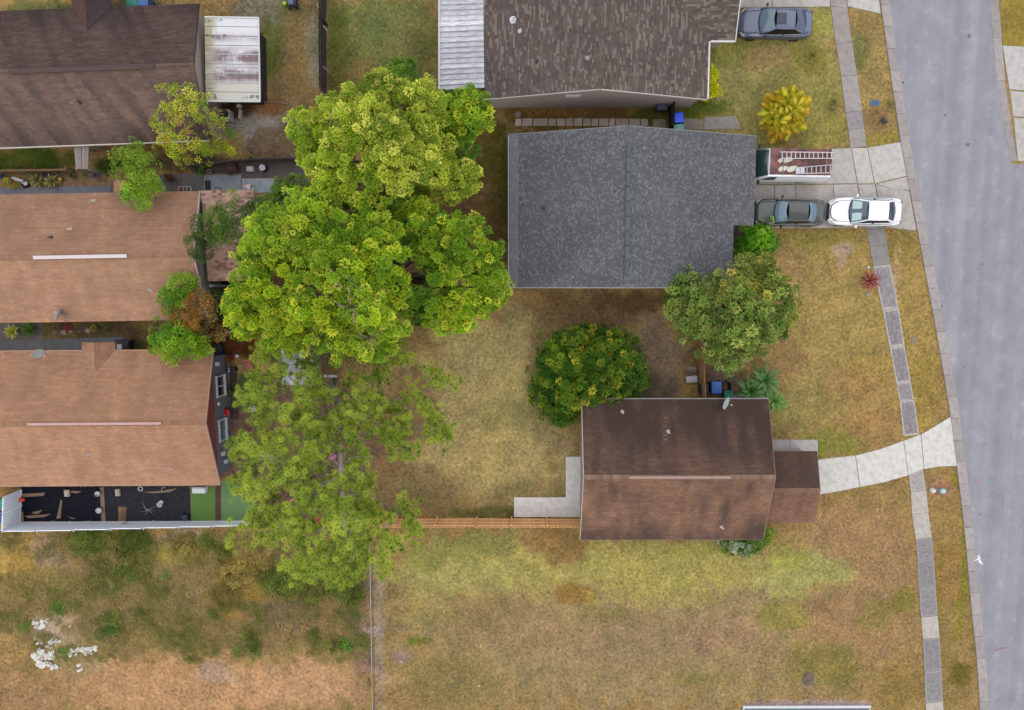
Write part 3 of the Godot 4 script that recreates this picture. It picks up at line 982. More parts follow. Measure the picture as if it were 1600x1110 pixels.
# upper left: long dark brown roof, ridge east-west, porch with a white metal roof at its east end
func brown_gable_house() -> void:
	var eave := 2.5
	var pitch := 0.36
	var ne := at(321, 6, eave)
	var se := at(317, 219, eave)
	var yaw := deg_to_rad(2.0)
	var o := thing("house", "long house with weathered dark brown shingle roof and white porch roof at its end", "house", Vector3((ne.x + se.x) / 2, 0, (ne.z + se.z) / 2), yaw)
	var wide := Vector2(ne.x - se.x, ne.z - se.z).length()
	var half := wide / 2
	var far := -26.0
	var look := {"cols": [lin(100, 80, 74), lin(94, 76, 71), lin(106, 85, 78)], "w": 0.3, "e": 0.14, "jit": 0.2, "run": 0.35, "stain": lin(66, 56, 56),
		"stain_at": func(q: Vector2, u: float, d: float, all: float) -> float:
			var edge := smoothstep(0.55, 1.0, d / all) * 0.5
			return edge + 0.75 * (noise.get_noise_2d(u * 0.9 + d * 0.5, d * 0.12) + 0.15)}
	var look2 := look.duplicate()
	look2.cols = [lin(132, 108, 97), lin(125, 103, 93), lin(138, 112, 101)]  # south slope paler than the north: light on it put into the colour
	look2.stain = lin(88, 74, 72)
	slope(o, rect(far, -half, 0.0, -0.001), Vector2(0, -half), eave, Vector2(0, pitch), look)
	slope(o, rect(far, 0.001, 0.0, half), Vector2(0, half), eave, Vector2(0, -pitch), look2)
	gabled_walls(o, far + 0.3, -0.1, -half + 0.5, half - 0.5, eave - 0.02, pitch, worn(196, 178, 172, "fine"))
	cap_row(o, Vector3(far, eave + half * pitch, 0), Vector3(0, eave + half * pitch, 0), pitch, [lin(128, 104, 92), lin(120, 98, 88)])
	var rv := own(o, at(128, 106, eave + half * pitch))
	strip(o, "ridge_vent", Vector3(rv.x - 4.3, eave + half * pitch + 0.07, 0), Vector3(rv.x + 4.3, eave + half * pitch + 0.07, 0), 0.3, 0.07, worn(92, 70, 68, "fine"))
	strip(o, "fascia", Vector3(far, eave - 0.06, half + 0.03), Vector3(0.0, eave - 0.06, half + 0.03), 0.07, 0.17, mt(226, 216, 206))
	# cross gable at the north
	var c := own(o, at(132, -6, 3.1))
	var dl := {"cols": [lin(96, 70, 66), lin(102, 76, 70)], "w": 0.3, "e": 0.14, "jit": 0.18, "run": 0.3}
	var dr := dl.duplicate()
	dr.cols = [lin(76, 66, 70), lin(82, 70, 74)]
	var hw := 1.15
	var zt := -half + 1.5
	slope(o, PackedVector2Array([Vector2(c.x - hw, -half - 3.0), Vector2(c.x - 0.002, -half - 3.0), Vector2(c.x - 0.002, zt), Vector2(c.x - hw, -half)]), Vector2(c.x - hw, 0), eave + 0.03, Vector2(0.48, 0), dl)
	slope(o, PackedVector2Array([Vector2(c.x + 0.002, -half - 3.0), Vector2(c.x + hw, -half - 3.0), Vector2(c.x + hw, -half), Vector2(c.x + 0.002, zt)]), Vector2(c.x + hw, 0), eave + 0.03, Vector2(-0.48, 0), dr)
	var pipe := own(o, at(127, 161, 3.2))
	vent_pipe(o, Vector3(pipe.x, eave + (half - absf(pipe.z)) * pitch, pipe.z), mt(70, 66, 64), 0.3)
	house_cover(PackedVector2Array([flat(o.transform * Vector3(far, 0, -half + 0.4)), flat(o.transform * Vector3(-0.1, 0, -half + 0.4)), flat(o.transform * Vector3(-0.1, 0, half - 0.4)), flat(o.transform * Vector3(far, 0, half - 0.4))]))
	# chimney-like lean-to: passage roof between the house and the garden fence
	var g := thing("side_passage_roof", "narrow greyish lean-to of ribbed boards between house and side fence", "lean-to", at(127, 246, 0))
	var p0 := at(114, 226, 2.3)
	var p1 := at(138, 226, 2.3)
	var p2 := at(137, 264, 2.3)
	var p3 := at(117, 264, 2.3)
	for k in 4:
		var s := Shape.new(g.position)
		var a := p0.lerp(p1, k / 4.0 + 0.01)
		var b := p0.lerp(p1, (k + 1) / 4.0 - 0.01)
		var d := p3.lerp(p2, k / 4.0 + 0.01)
		var e := p3.lerp(p2, (k + 1) / 4.0 - 0.01)
		s.slab(PackedVector2Array([flat(a), flat(b), flat(e), flat(d)]), 2.2, 2.26 + 0.02 * (k % 2), 0.012)
		part(s, "board", [worn(178, 162, 158, "wood"), worn(168, 152, 150, "wood")][k % 2], g)
	for q in [p0, p1, p2, p3]:
		var s := Shape.new(g.position)
		s.box(Vector3(q.x, 1.1, q.z), Vector3(0.09, 2.2, 0.09))
		part(s, "post", worn(176, 164, 156, "wood"), g)
	# the porch
	var pc := at(365, 94, 0)
	var pr := thing("screened_porch", "screened porch with white streaked metal roof against the brown house", "porch", pc)
	var h := 2.55
	var a0 := at(322.5, 29, h)
	var a1 := at(404, 28, h)
	var a2 := at(406.5, 159, h)
	var a3 := at(324, 160, h)
	var im := Image.create(256, 256, false, Image.FORMAT_RGB8)
	var f1 := field(256, 256, 0.02, 4, 61)
	for j in 256:
		for i in 256:
			var sn: float = f1[j * 256 + (i / 7 % 256)] / 127.5 - 1.0
			var s2: float = f1[(i * 3 % 256) * 256 + j] / 127.5 - 1.0
			var band := maxf(exp(-pow((j - 118.0) / 20.0, 2)), maxf(exp(-pow((j - 170.0) / 22.0, 2)), 0.3 * exp(-pow((j - 62.0) / 12.0, 2))))
			var pur := clampf(band * (1.2 + 1.4 * sn + 0.6 * s2), 0, 1) * smoothstep(8, 60, i)
			var grime := smoothstep(62, 18, i + 22.0 * s2) * (0.75 + 0.4 * sn)
			var c2 := Color(0.93, 0.93, 0.94).lerp(Color(0.50, 0.40, 0.42), pur).lerp(Color(0.62, 0.57, 0.40), clampf(grime, 0, 1) * 0.9)
			if j > 180:
				c2 = c2.lerp(Color(0.80, 0.76, 0.68), 0.55 * smoothstep(180, 215, j))
			if sn > 0.42 and s2 > 0.1:
				c2 = c2.lerp(Color(0.35, 0.33, 0.34), 0.7)
			im.set_pixel(i, j, c2)
	var tex := ImageTexture.create_from_image(im)
	var rm := StandardMaterial3D.new()
	rm.albedo_texture = tex
	rm.albedo_color = Color(0.5, 0.5, 0.5).linear_to_srgb()
	rm.roughness = 0.45
	var np := 9
	for k in np:
		var s := Shape.new(pr.position)
		var t0 := float(k) / np
		var t1 := float(k + 1) / np - 0.006
		var q := [a0.lerp(a3, t0), a1.lerp(a2, t0), a1.lerp(a2, t1), a0.lerp(a3, t1)]
		var up := [0.25, 0.0, 0.0, 0.25]
		for i in 4:
			q[i] += Vector3.UP * up[i]
		var uv := [Vector2(0, t0), Vector2(1, t0), Vector2(1, t1), Vector2(0, t1)]
		for t in [[0, 3, 2], [0, 2, 1]]:
			s.v(q[t[0]], uv[t[0]])
			s.v(q[t[2]], uv[t[2]])
			s.v(q[t[1]], uv[t[1]])
		for i in 4:
			s.quad(q[i], q[i] + Vector3.DOWN * 0.07, q[(i + 1) % 4] + Vector3.DOWN * 0.07, q[(i + 1) % 4])
		part(s, "roof_panel", rm, pr)
		if k in [3, 5, 6]:
			var rib := Shape.new(pr.position)
			rib.tube([q[3] + Vector3.UP * 0.012, q[2] + Vector3.UP * 0.012], [0.02], 5)
			part(rib, "seam", mt(236, 236, 236, 0.5), pr)
	for e in [[a0, a1], [a1, a2], [a2, a3]]:
		var s := Shape.new(pr.position)
		s.tube([e[0] + Vector3.UP * (0.26 if e[0] == a0 else 0.03), e[1] + Vector3.UP * (0.26 if e[1] == a3 else 0.03)], [0.05], 6)
		part(s, "gutter", mt(236, 236, 238, 0.5), pr)
	var dark := mt(44, 44, 48, 0.6)
	for e in [[a0, a1], [a1, a2], [a2, a3]]:
		var s := Shape.new(pr.position)
		var x: Vector3 = (e[1] - e[0]).normalized()
		var c3: Vector3 = (e[0] + e[1]) / 2
		s.obox(Transform3D(Basis(x, Vector3.UP, x.cross(Vector3.UP)), Vector3(c3.x, 1.2, c3.z) + Vector3(pc.x - c3.x, 0, pc.z - c3.z).normalized() * 0.5), Vector3((e[1] - e[0]).length() - 1.0, 2.3, 0.05))
		part(s, "screen_wall", dark, pr)
	house_cover(PackedVector2Array([flat(a0), flat(a1), flat(a2), flat(a3)]))


func tan_look(r: int, g: int, b: int) -> Dictionary:
	return {"cols": [lin(r, g, b), lin(r - 5, g - 5, b - 5), lin(r + 5, g + 4, b + 3)], "w": 0.3, "e": 0.14, "jit": 0.13, "run": 0.4, "stain": lin(r * 0.86, g * 0.86, b * 0.88),
		"stain_at": func(_q: Vector2, u: float, d: float, _all: float) -> float: return 0.9 * noise.get_noise_2d(u * 0.3, d * 0.3) + 0.25 * noise.get_noise_2d(u * 2.2, d * 0.3)}


func dish(px: float, py: float, h: float, face: Vector3, label: String, r := 0.3) -> void:
	var p := at(px, py, h)
	var o := thing("satellite_dish", label, "satellite dish", p)
	var z := face.normalized()
	var x := Vector3.UP.cross(z).normalized()
	var b := Basis(x, z, x.cross(z)) # the bowl opens along +y of this basis
	var c := Vector3(0, 0.45, 0)
	var bowl := Shape.new(Vector3.ZERO, true)
	var prof := []
	for i in 6:
		var t := i / 5.0
		prof.append(Vector2(r * t, 0.07 * t * t))
	prof.append(Vector2(r * 1.02, 0.07))
	for i in 6:
		var t := 1.0 - i / 5.0
		prof.append(Vector2(r * t, 0.07 * t * t - 0.02))
	prof.reverse()
	bowl.lathe(c, prof, 18, 1.0, 1.25, b)
	part(bowl, "bowl", mt(196, 206, 208, 0.4), o)
	var arm := Shape.new()
	var tip := c + b * Vector3(0, 0.34, r * 0.75)
	arm.tube([c + b * Vector3(0, 0.0, r * 1.1), tip], [0.016], 5)
	part(arm, "feed_arm", mt(190, 194, 196, 0.4), o)
	var lnb := Shape.new()
	lnb.obox(Transform3D(b, tip), Vector3(0.09, 0.1, 0.07), 0.02)
	part(lnb, "receiver", mt(224, 224, 220, 0.5), o)
	var mast := Shape.new()
	mast.tube([Vector3(0.16, 0, 0.05), Vector3(0.05, 0.3, 0), c - b * Vector3(0, 0.03, 0)], [0.022], 6)
	mast.box(Vector3(0.16, 0.01, 0.05), Vector3(0.16, 0.02, 0.12))
	part(mast, "mast", mt(150, 152, 154, 0.5), o)


# middle left
func tan_house_middle() -> void:
	var eave := 2.5
	var pitch := 0.36
	var ne := at(319, 299, eave)
	var se := at(317, 499, eave)
	var o := thing("house", "tan shingle roofed house with a white ridge vent, between two side paths", "house", Vector3((ne.x + se.x) / 2, 0, (ne.z + se.z) / 2), deg_to_rad(1.0))
	var half := Vector2(ne.x - se.x, ne.z - se.z).length() / 2
	var far := -26.0
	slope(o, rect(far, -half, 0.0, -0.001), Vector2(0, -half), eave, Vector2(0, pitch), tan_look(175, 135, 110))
	slope(o, rect(far, 0.001, 0.0, half), Vector2(0, half), eave, Vector2(0, -pitch), tan_look(194, 150, 122))  # same shingles painted lighter here, for the light from the south
	gabled_walls(o, far + 0.3, -0.12, -half + 0.5, half - 0.5, eave - 0.02, pitch, worn(158, 146, 142, "fine"))
	var top := eave + half * pitch
	cap_row(o, Vector3(far, top, 0), Vector3(0, top, 0), pitch, [lin(172, 132, 108), lin(164, 126, 102)])
	var rv := own(o, at(126, 401, top))
	strip(o, "ridge_vent", Vector3(rv.x - 2.85, top + 0.08, 0), Vector3(rv.x + 2.85, top + 0.08, 0), 0.22, 0.08, mt(240, 226, 226))
	strip(o, "fascia", Vector3(0.02, eave - 0.05, -half), Vector3(0.02, top - 0.05, 0), 0.05, 0.17, mt(222, 206, 198))
	strip(o, "fascia", Vector3(0.02, top - 0.05, 0), Vector3(0.02, eave - 0.05, half), 0.05, 0.17, mt(222, 206, 198))
	for q in [[140, 313, 66, 0.28], [113, 359, 80, 0.3], [87, 372, 60, 0.34], [236, 453, 200, 0.3]]:
		var p := own(o, at(q[0], q[1], 3.1))
		vent_pipe(o, Vector3(p.x, eave + (half - absf(p.z)) * pitch, p.z), mt(226, 216, 212) if q[0] != 87 else mt(84, 72, 80), q[3])
	# little porch roof on the north eave
	var pc := own(o, at(215, 291, eave))
	var pl := tan_look(172, 132, 106)
	slope(o, rect(pc.x - 1.5, -half - 0.75, pc.x + 0.6, -half - 0.002), Vector2(0, -half - 0.75), eave - 0.08, Vector2(0, 0.12), pl)
	# added room: nearly flat roof of mottled shingles
	var k := {"cols": [lin(206, 168, 150), lin(190, 150, 134), lin(160, 120, 108), lin(208, 170, 152), lin(200, 160, 142)], "w": 0.26, "e": 0.16, "jit": 0.14, "run": 0.12}
	var q0 := own(o, at(320.5, 298, 2.45))
	var q1 := own(o, at(406, 438, 2.3))
	slope(o, rect(0.1, q0.z, q1.x, q1.z), Vector2(0.1, (q0.z + q1.z) / 2), 2.45, Vector2(0.0, -0.035), k)
	var g := Shape.new()
	var w := own(o, at(363, 368, 0))
	g.box(Vector3(q1.x / 2, 1.1, (q0.z + q1.z) / 2), Vector3(q1.x - 0.5, 2.2, absf(q1.z - q0.z) - 0.5))
	part(g, "wall", worn(170, 158, 150, "fine"), o)
	var pole := Shape.new()
	var pp := own(o, at(340, 447, 1.2))
	pole.box(Vector3(pp.x, 1.15, q1.z + 0.3), Vector3(0.16, 2.3, 0.16), 0.02)
	part(pole, "post", mt(178, 182, 194, 0.6), o)
	house_cover(PackedVector2Array([flat(at(-700, 306, eave)), flat(at(406, 298, 2.4)), flat(at(406, 438, 2.4)), flat(at(318, 440, 2.4)), flat(at(317, 496, eave)), flat(at(-700, 500, eave))]))
	dish(100, 491, 2.7, Vector3(-0.9, 0.3, -0.3), "white satellite dish on the lower eave of the tan house with the white ridge vent", 0.36)


# lower left
func tan_house_lower() -> void:
	var eave := 2.5
	var pitch := 0.36
	var ne := at(336, 547, eave)
	var se := at(339, 757.5, eave)
	var o := thing("house", "tan roofed house with red gable and dark grey blue end wall", "house", Vector3((ne.x + se.x) / 2, 0, (ne.z + se.z) / 2), deg_to_rad(0.4))
	var half := Vector2(ne.x - se.x, ne.z - se.z).length() / 2
	var far := -26.0
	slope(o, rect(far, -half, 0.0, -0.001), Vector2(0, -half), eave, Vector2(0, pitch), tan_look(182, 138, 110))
	slope(o, rect(far, 0.001, 0.0, half), Vector2(0, half), eave, Vector2(0, -pitch), tan_look(200, 153, 122))  # slope light painted in: this side lighter, the north side darker
	var top := eave + half * pitch
	gabled_walls(o, far + 0.3, -0.14, -half + 0.5, half - 0.5, eave - 0.02, pitch, worn(110, 114, 124, "fine"))
	var red := Shape.new()
	red.face([Vector3(-0.1, eave - 0.1, -half + 0.45), Vector3(-0.1, eave - 0.1, half - 0.45), Vector3(-0.1, top - 0.16, 0)], Vector3(-1, eave, 0))
	red.face([Vector3(-0.1, eave - 0.1, -half + 0.45), Vector3(-0.1, eave - 0.1, half - 0.45), Vector3(-0.14, eave - 0.1, half - 0.45), Vector3(-0.14, eave - 0.1, -half + 0.45)], Vector3(-0.12, eave, 0))
	part(red, "gable", worn(140, 60, 56, "fine"), o)
	cap_row(o, Vector3(far, top, 0), Vector3(0, top, 0), pitch, [lin(176, 134, 106), lin(168, 128, 100)])
	var rv := own(o, at(148, 661, top))
	strip(o, "ridge_vent", Vector3(rv.x - 4.15, top + 0.08, 0), Vector3(rv.x + 4.15, top + 0.08, 0), 0.16, 0.08, mt(222, 176, 172))
	strip(o, "fascia", Vector3(0.02, eave - 0.06, -half), Vector3(0.02, top - 0.06, 0), 0.05, 0.15, mt(208, 168, 148))
	strip(o, "fascia", Vector3(0.02, top - 0.06, 0), Vector3(0.02, eave - 0.06, half), 0.05, 0.15, mt(208, 168, 148))
	strip(o, "fascia", Vector3(far, eave - 0.06, -half - 0.02), Vector3(0, eave - 0.06, -half - 0.02), 0.05, 0.15, mt(204, 160, 136))
	strip(o, "fascia", Vector3(far, eave - 0.06, half + 0.02), Vector3(0, eave - 0.06, half + 0.02), 0.05, 0.15, mt(204, 160, 136))
	for q in [[142, 708], [267, 733], [2, 637]]:
		var p := own(o, at(q[0], q[1], 3.0))
		vent_pipe(o, Vector3(p.x, eave + (half - absf(p.z)) * pitch, p.z), mt(214, 190, 178), 0.28)
	# cross gable with its own ridge at the north eave
	var c := own(o, at(148, 540, 2.9))
	var hw := 1.05
	var zt := -half + 1.2
	var zn := -half - 0.55
	slope(o, PackedVector2Array([Vector2(c.x - hw, zn), Vector2(c.x - 0.002, zn), Vector2(c.x - 0.002, zt), Vector2(c.x - hw, -half)]), Vector2(c.x - hw, 0), eave + 0.02, Vector2(0.42, 0), tan_look(182, 138, 110))
	slope(o, PackedVector2Array([Vector2(c.x + 0.002, zn), Vector2(c.x + hw, zn), Vector2(c.x + hw, -half), Vector2(c.x + 0.002, zt)]), Vector2(c.x + hw, 0), eave + 0.02, Vector2(-0.42, 0), tan_look(170, 128, 104))
	# windows of the end wall, framed white and proud of it
	for q in [[588, 619, 0.9, 2.05], [656, 688, 1.0, 2.0]]:
		var z0 := own(o, at(343, q[0], 1.5)).z
		var z1 := own(o, at(343, q[1], 1.5)).z
		var f := Shape.new()
		var mid: float = (q[2] + q[3]) / 2.0
		for e in [[z0, 0.08], [z1, 0.08], [(z0 + z1) / 2, 0.06 if q[0] == 588 else 0.02]]:
			f.box(Vector3(-0.09, mid, e[0]), Vector3(0.12, q[3] - q[2], e[1]))
		for e in [q[2], q[3]]:
			f.box(Vector3(-0.05, e, (z0 + z1) / 2), Vector3(0.24 if e == q[2] else 0.12, 0.08, z1 - z0 + 0.12))
		var wn := part(f, "window", mt(200, 200, 208, 0.5), o)
		for e in [[z0, (z0 + z1) / 2], [(z0 + z1) / 2, z1]]:
			var pane := Shape.new()
			pane.box(Vector3(-0.11, mid, (e[0] + e[1]) / 2), Vector3(0.05, q[3] - q[2] - 0.08, absf(e[1] - e[0]) - 0.08))
			part(pane, "pane", mt(16, 18, 22, 0.12) if q[0] == 588 else mt(70, 110, 104, 0.15), wn)
	var lamp := Shape.new()
	lamp.lump(Vector3(0.02, 2.1, own(o, at(341, 631, 2)).z), Vector3(0.1, 0.08, 0.12), 0.1, 3)
	part(lamp, "wall_light", mt(226, 226, 226, 0.4), o)
	for q in [[343, 569, 1.8], [346, 709, 1.6], [344, 721, 1.2]]:
		var b := Shape.new()
		b.box(Vector3(-0.05, q[2], own(o, at(q[0], q[1], q[2])).z), Vector3(0.18, 0.3, 0.26), 0.03)
		part(b, "meter_box", mt(206, 210, 214, 0.5), o)
	house_cover(PackedVector2Array([flat(at(-700, 550, eave)), flat(at(336, 548, eave)), flat(at(338, 752, eave)), flat(at(-700, 756, eave))]))
	dish(65, 551, 2.75, Vector3(0.85, 0.25, 0.45), "grey satellite dish on the upper eave of the red gabled house", 0.32)


# top middle: ridge north-south
func grey_brown_house() -> void:
	var eave := 2.6
	var pitch := 0.33
	var w := at(757, 158, eave)
	var e := at(1105, 152, eave)
	var o := thing("house", "grey brown laminated shingle roofed house at the top, white gutters on its street side", "house", Vector3((w.x + e.x) / 2, 0, (w.z + e.z) / 2))
	var half := (e.x - w.x) / 2
	var zn := -17.0
	var z1 := own(o, at(1105, 63, eave)).z
	var xe := own(o, at(1149, 40, eave)).x
	var look := {"cols": [lin(110, 96, 91), lin(102, 88, 84), lin(122, 109, 103), lin(140, 128, 121), lin(108, 94, 90), lin(112, 98, 94)], "w": 0.2, "e": 0.115, "jit": 0.1, "run": 0.35, "random": true}
	slope(o, rect(-half, zn, -0.001, 0.0), Vector2(-half, 0), eave, Vector2(pitch, 0), look)
	slope(o, PackedVector2Array([Vector2(0.001, 0), Vector2(half, 0), Vector2(half, z1), Vector2(half - 4.0, z1 - 4.0), Vector2(half, z1 - 8.0), Vector2(half, zn), Vector2(0.001, zn)]), Vector2(half, 0), eave, Vector2(-pitch, 0), look)
	slope(o, PackedVector2Array([Vector2(half, z1), Vector2(xe, z1), Vector2(xe, z1 - 4.0), Vector2(half - 4.0, z1 - 4.0)]), Vector2(half, z1), eave, Vector2(0, -pitch), look)
	slope(o, PackedVector2Array([Vector2(half - 4.0, z1 - 4.002), Vector2(xe, z1 - 4.002), Vector2(xe, z1 - 8.0), Vector2(half, z1 - 8.0)]), Vector2(half, z1 - 8.0), eave, Vector2(0, pitch), look)
	var wall := worn(206, 190, 184, "fine")
	gabled_walls(o, -half + 0.4, half - 0.4, zn + 0.3, -0.14, eave - 0.02, pitch, wall, true)
	gabled_walls(o, half - 0.6, xe - 0.3, z1 - 7.6, z1 - 0.4, eave - 0.02, pitch, worn(206, 190, 184, "fine"))
	var top := eave + half * pitch
	cap_row(o, Vector3(0, top, zn), Vector3(0, top, 0), pitch, [lin(116, 102, 96), lin(110, 96, 90), lin(124, 110, 104)])
	var white := mt(238, 236, 236, 0.5)
	strip(o, "gutter", Vector3(half + 0.05, eave - 0.04, z1 + 0.05), Vector3(half + 0.05, eave - 0.04, 0.0), 0.12, 0.12, white)
	strip(o, "gutter", Vector3(half + 0.11, eave - 0.04, z1 + 0.05), Vector3(xe, eave - 0.04, z1 + 0.05), 0.12, 0.12, white)
	strip(o, "fascia", Vector3(xe + 0.03, eave - 0.02, z1 + 0.11), Vector3(xe + 0.03, eave + 4.0 * pitch - 0.02, z1 - 4.0), 0.06, 0.17, white)
	strip(o, "fascia", Vector3(-half, eave - 0.06, 0.03), Vector3(0, top - 0.06, 0.03), 0.05, 0.16, mt(214, 198, 192))
	strip(o, "fascia", Vector3(0, top - 0.06, 0.03), Vector3(half - 0.02, eave - 0.06, 0.03), 0.05, 0.16, mt(224, 212, 208))
	var lv := own(o, at(895, 151, 2.9))
	var g := Shape.new()
	for k in 4:
		g.box(Vector3(lv.x, 2.75 + k * 0.09, -0.11), Vector3(0.95, 0.05, 0.08))
	part(g, "gable_vent", mt(226, 224, 226), o)
	for q in [[803, 29, 3.4, 240], [813, 46, 3.6, 240], [840, 93, 4.0, 76], [919, 91, 4.6, 190]]:
		var p := own(o, at(q[0], q[1], q[2]))
		vent_pipe(o, Vector3(p.x, eave + (half - absf(p.x)) * pitch, p.z), mt(q[3], q[3], q[3] + 6, 0.5), 0.3, 0.06 if q[0] != 803 else 0.1)
	house_cover(PackedVector2Array([flat(at(760, -400, eave)), flat(at(1100, -400, eave)), flat(at(1100, 150, 2.0)), flat(at(762, 156, 2.0))]))
	house_cover(outline([1090, -300, 1146, -300, 1146, 58, 1090, 58], 2.4))
	# patio cover of white ribbed pans
	var h := 2.45
	var a0 := at(688, -60, h)
	var a1 := at(754, -60, h)
	var a2 := at(757, 139, h)
	var a3 := at(688, 141, h)
	var pr := thing("patio_cover", "white ribbed metal patio cover along the grey brown house", "patio cover", Vector3((a0.x + a2.x) / 2, 0, (a0.z + a2.z) / 2))
	var pans := [worn(262, 262, 268, "streak", 0.5), worn(284, 284, 290, "streak", 0.5), worn(240, 240, 248, "streak", 0.5)]
	var n := 24
	for k in n:
		var t0 := float(k) / n
		var t1 := float(k + 1) / n
		var s := Shape.new(pr.position)
		var q := [a0.lerp(a3, t0), a1.lerp(a2, t0), a1.lerp(a2, t1), a0.lerp(a3, t1)]
		var d := (t1 - t0)
		for step in [[0.0, 0.05, 0.09, 0.09], [0.05, 0.13, 0.09, 0.0], [0.13, 0.87, 0.0, 0.0], [0.87, 1.0, 0.0, 0.09]]:
			var b0: Vector3 = q[0].lerp(q[3], step[0]) + Vector3.UP * (0.0 + step[2])
			var b1: Vector3 = q[1].lerp(q[2], step[0]) + Vector3.UP * (0.18 + step[2])
			var b2: Vector3 = q[1].lerp(q[2], step[1]) + Vector3.UP * (0.18 + step[3])
			var b3: Vector3 = q[0].lerp(q[3], step[1]) + Vector3.UP * (0.0 + step[3])
			s.quad(b0, b3, b2, b1)
		s.quad(q[0], q[0] + Vector3.DOWN * 0.05, q[3] + Vector3.DOWN * 0.05, q[3])
		part(s, "roof_pan", pans[rng.randi() % 3], pr)
	for ed in [[a0, a3, 0.0], [a1 + Vector3.UP * 0.1, a2 + Vector3.UP * 0.1, 0.1]]:
		var s := Shape.new(pr.position)
		var off := Vector3.LEFT * 0.07 if ed[2] == 0.0 else Vector3.RIGHT * 0.07
		s.tube([ed[0] + off, ed[1] + off], [0.07], 6)
		part(s, "gutter", mt(232, 226, 226, 0.5), pr)
	var beam := Shape.new(pr.position)
	beam.obox(Transform3D(Basis.IDENTITY, at(723, 142, 2.3)), Vector3(2.7, 0.2, 0.12))
	part(beam, "beam", mt(60, 64, 72), pr)
	for q in [[690, 142], [704, 140], [756, 141]]:
		var s := Shape.new(pr.position)
		var p := at(q[0], q[1], 2.3)
		s.box(Vector3(p.x, 1.15, p.z), Vector3(0.1, 2.3, 0.1))
		part(s, "post", mt(214, 214, 218), pr)
	house_cover(outline([690, -300, 757, -300, 757, 136, 690, 136], 2.3))


# the slate grey roof in the middle, ridge north-south
func slate_house() -> void:
	var eave := 2.55
	var pitch := 0.33
	var wz0 := at(795, 211, eave)
	var wz1 := at(797, 449, eave)
	var e := at(1145, 400, eave)
	var xr := at(1181, 300, eave - 0.25).x
	var o := thing("house", "house with a mottled slate grey shingle roof and a garage facing the street", "house", Vector3((wz0.x + e.x) / 2, 0, (wz0.z + wz1.z) / 2))
	var half := (e.x - wz0.x) / 2
	var hz := (wz1.z - wz0.z) / 2
	var zc := own(o, at(1160, 352, eave)).z
	var xg := xr - o.position.x
	var look := {"cols": [lin(108, 108, 113), lin(112, 112, 117), lin(103, 103, 108), lin(126, 126, 131), lin(117, 117, 122), lin(110, 110, 115), lin(106, 106, 112), lin(136, 136, 141)], "w": 0.115, "e": 0.105, "jit": 0.1, "run": 0.06, "random": true, "stain": lin(150, 150, 156), "stain_at": func(q: Vector2, _u: float, _d: float, _all: float) -> float: return 0.42 if q.x < 0.62 - half else 0.0}
	slope(o, rect(-half, -hz, -0.001, hz), Vector2(-half, 0), eave, Vector2(pitch, 0), look)
	slope(o, PackedVector2Array([Vector2(0.001, -hz), Vector2(xg, -hz), Vector2(xg, zc), Vector2(half, zc), Vector2(half, hz), Vector2(0.001, hz)]), Vector2(half, 0), eave, Vector2(-pitch, 0), look)
	var top := eave + half * pitch
	var wall := worn(150, 142, 132, "fine")
	gabled_walls(o, -half + 0.4, half - 0.4, -hz + 0.35, hz - 0.35, eave - 0.03, pitch, wall, true)
	var g := Shape.new()
	g.box(Vector3((half + xg) / 2 - 0.3, 1.05, (-hz + zc) / 2), Vector3(xg - half, 2.1, zc + hz - 0.8))
	part(g, "garage_wall", worn(150, 142, 132, "fine"), o)
	cap_row(o, Vector3(0, top, -hz), Vector3(0, top, hz), pitch, [lin(112, 112, 118), lin(124, 126, 130)])
	# ridge vent laid in lengths
	var v0 := own(o, at(966, 222, top)).z
	var v1 := own(o, at(970, 430, top)).z
	var nv := 9
	for k in nv:
		strip(o, "ridge_vent", Vector3(0, top + 0.075, lerpf(v0, v1, float(k) / nv + 0.003)), Vector3(0, top + 0.075, lerpf(v0, v1, float(k + 1) / nv - 0.003)), 0.26, 0.08, worn(104, 112, 116, "fine") if k % 2 else worn(98, 105, 111, "fine"))
	strip(o, "fascia", Vector3(-half - 0.03, eave - 0.06, -hz), Vector3(-half - 0.03, eave - 0.06, hz), 0.05, 0.16, mt(176, 176, 178))
	strip(o, "fascia", Vector3(-half, eave - 0.06, hz + 0.03), Vector3(0, top - 0.06, hz + 0.03), 0.05, 0.15, mt(186, 186, 188))
	strip(o, "fascia", Vector3(0, top - 0.06, hz + 0.03), Vector3(half, eave - 0.06, hz + 0.03), 0.05, 0.15, mt(176, 170, 164))
	strip(o, "fascia", Vector3(-half, eave - 0.06, -hz - 0.03), Vector3(0, top - 0.06, -hz - 0.03), 0.05, 0.15, mt(150, 150, 152))
	strip(o, "fascia", Vector3(0, top - 0.06, -hz - 0.03), Vector3(xg, eave - (xg - half) * pitch - 0.06, -hz - 0.03), 0.05, 0.15, mt(150, 150, 152))
	# starter strip of paler shingles down the west eave
	for q in [[1004, 233, 150], [851, 323, 80]]:
		var p := own(o, at(q[0], q[1], 4.2))
		vent_pipe(o, Vector3(p.x, eave + (half - absf(p.x)) * pitch, p.z), mt(q[2], q[2] + 4, q[2] + 10, 0.5), 0.32, 0.06)
	house_cover(PackedVector2Array([flat(wz0), flat(at(1178, 204, 2.3)), flat(at(1178, 352, 2.3)), flat(at(1145, 354, 2.4)), flat(at(1145, 440, 2.4)), flat(wz1)]))
	sheet("porch_floor", outline([1138, 353, 1176, 353, 1162, 400, 1150, 415, 1138, 415]), 0.05, worn(104, 90, 86)).set_meta("kind", "structure")


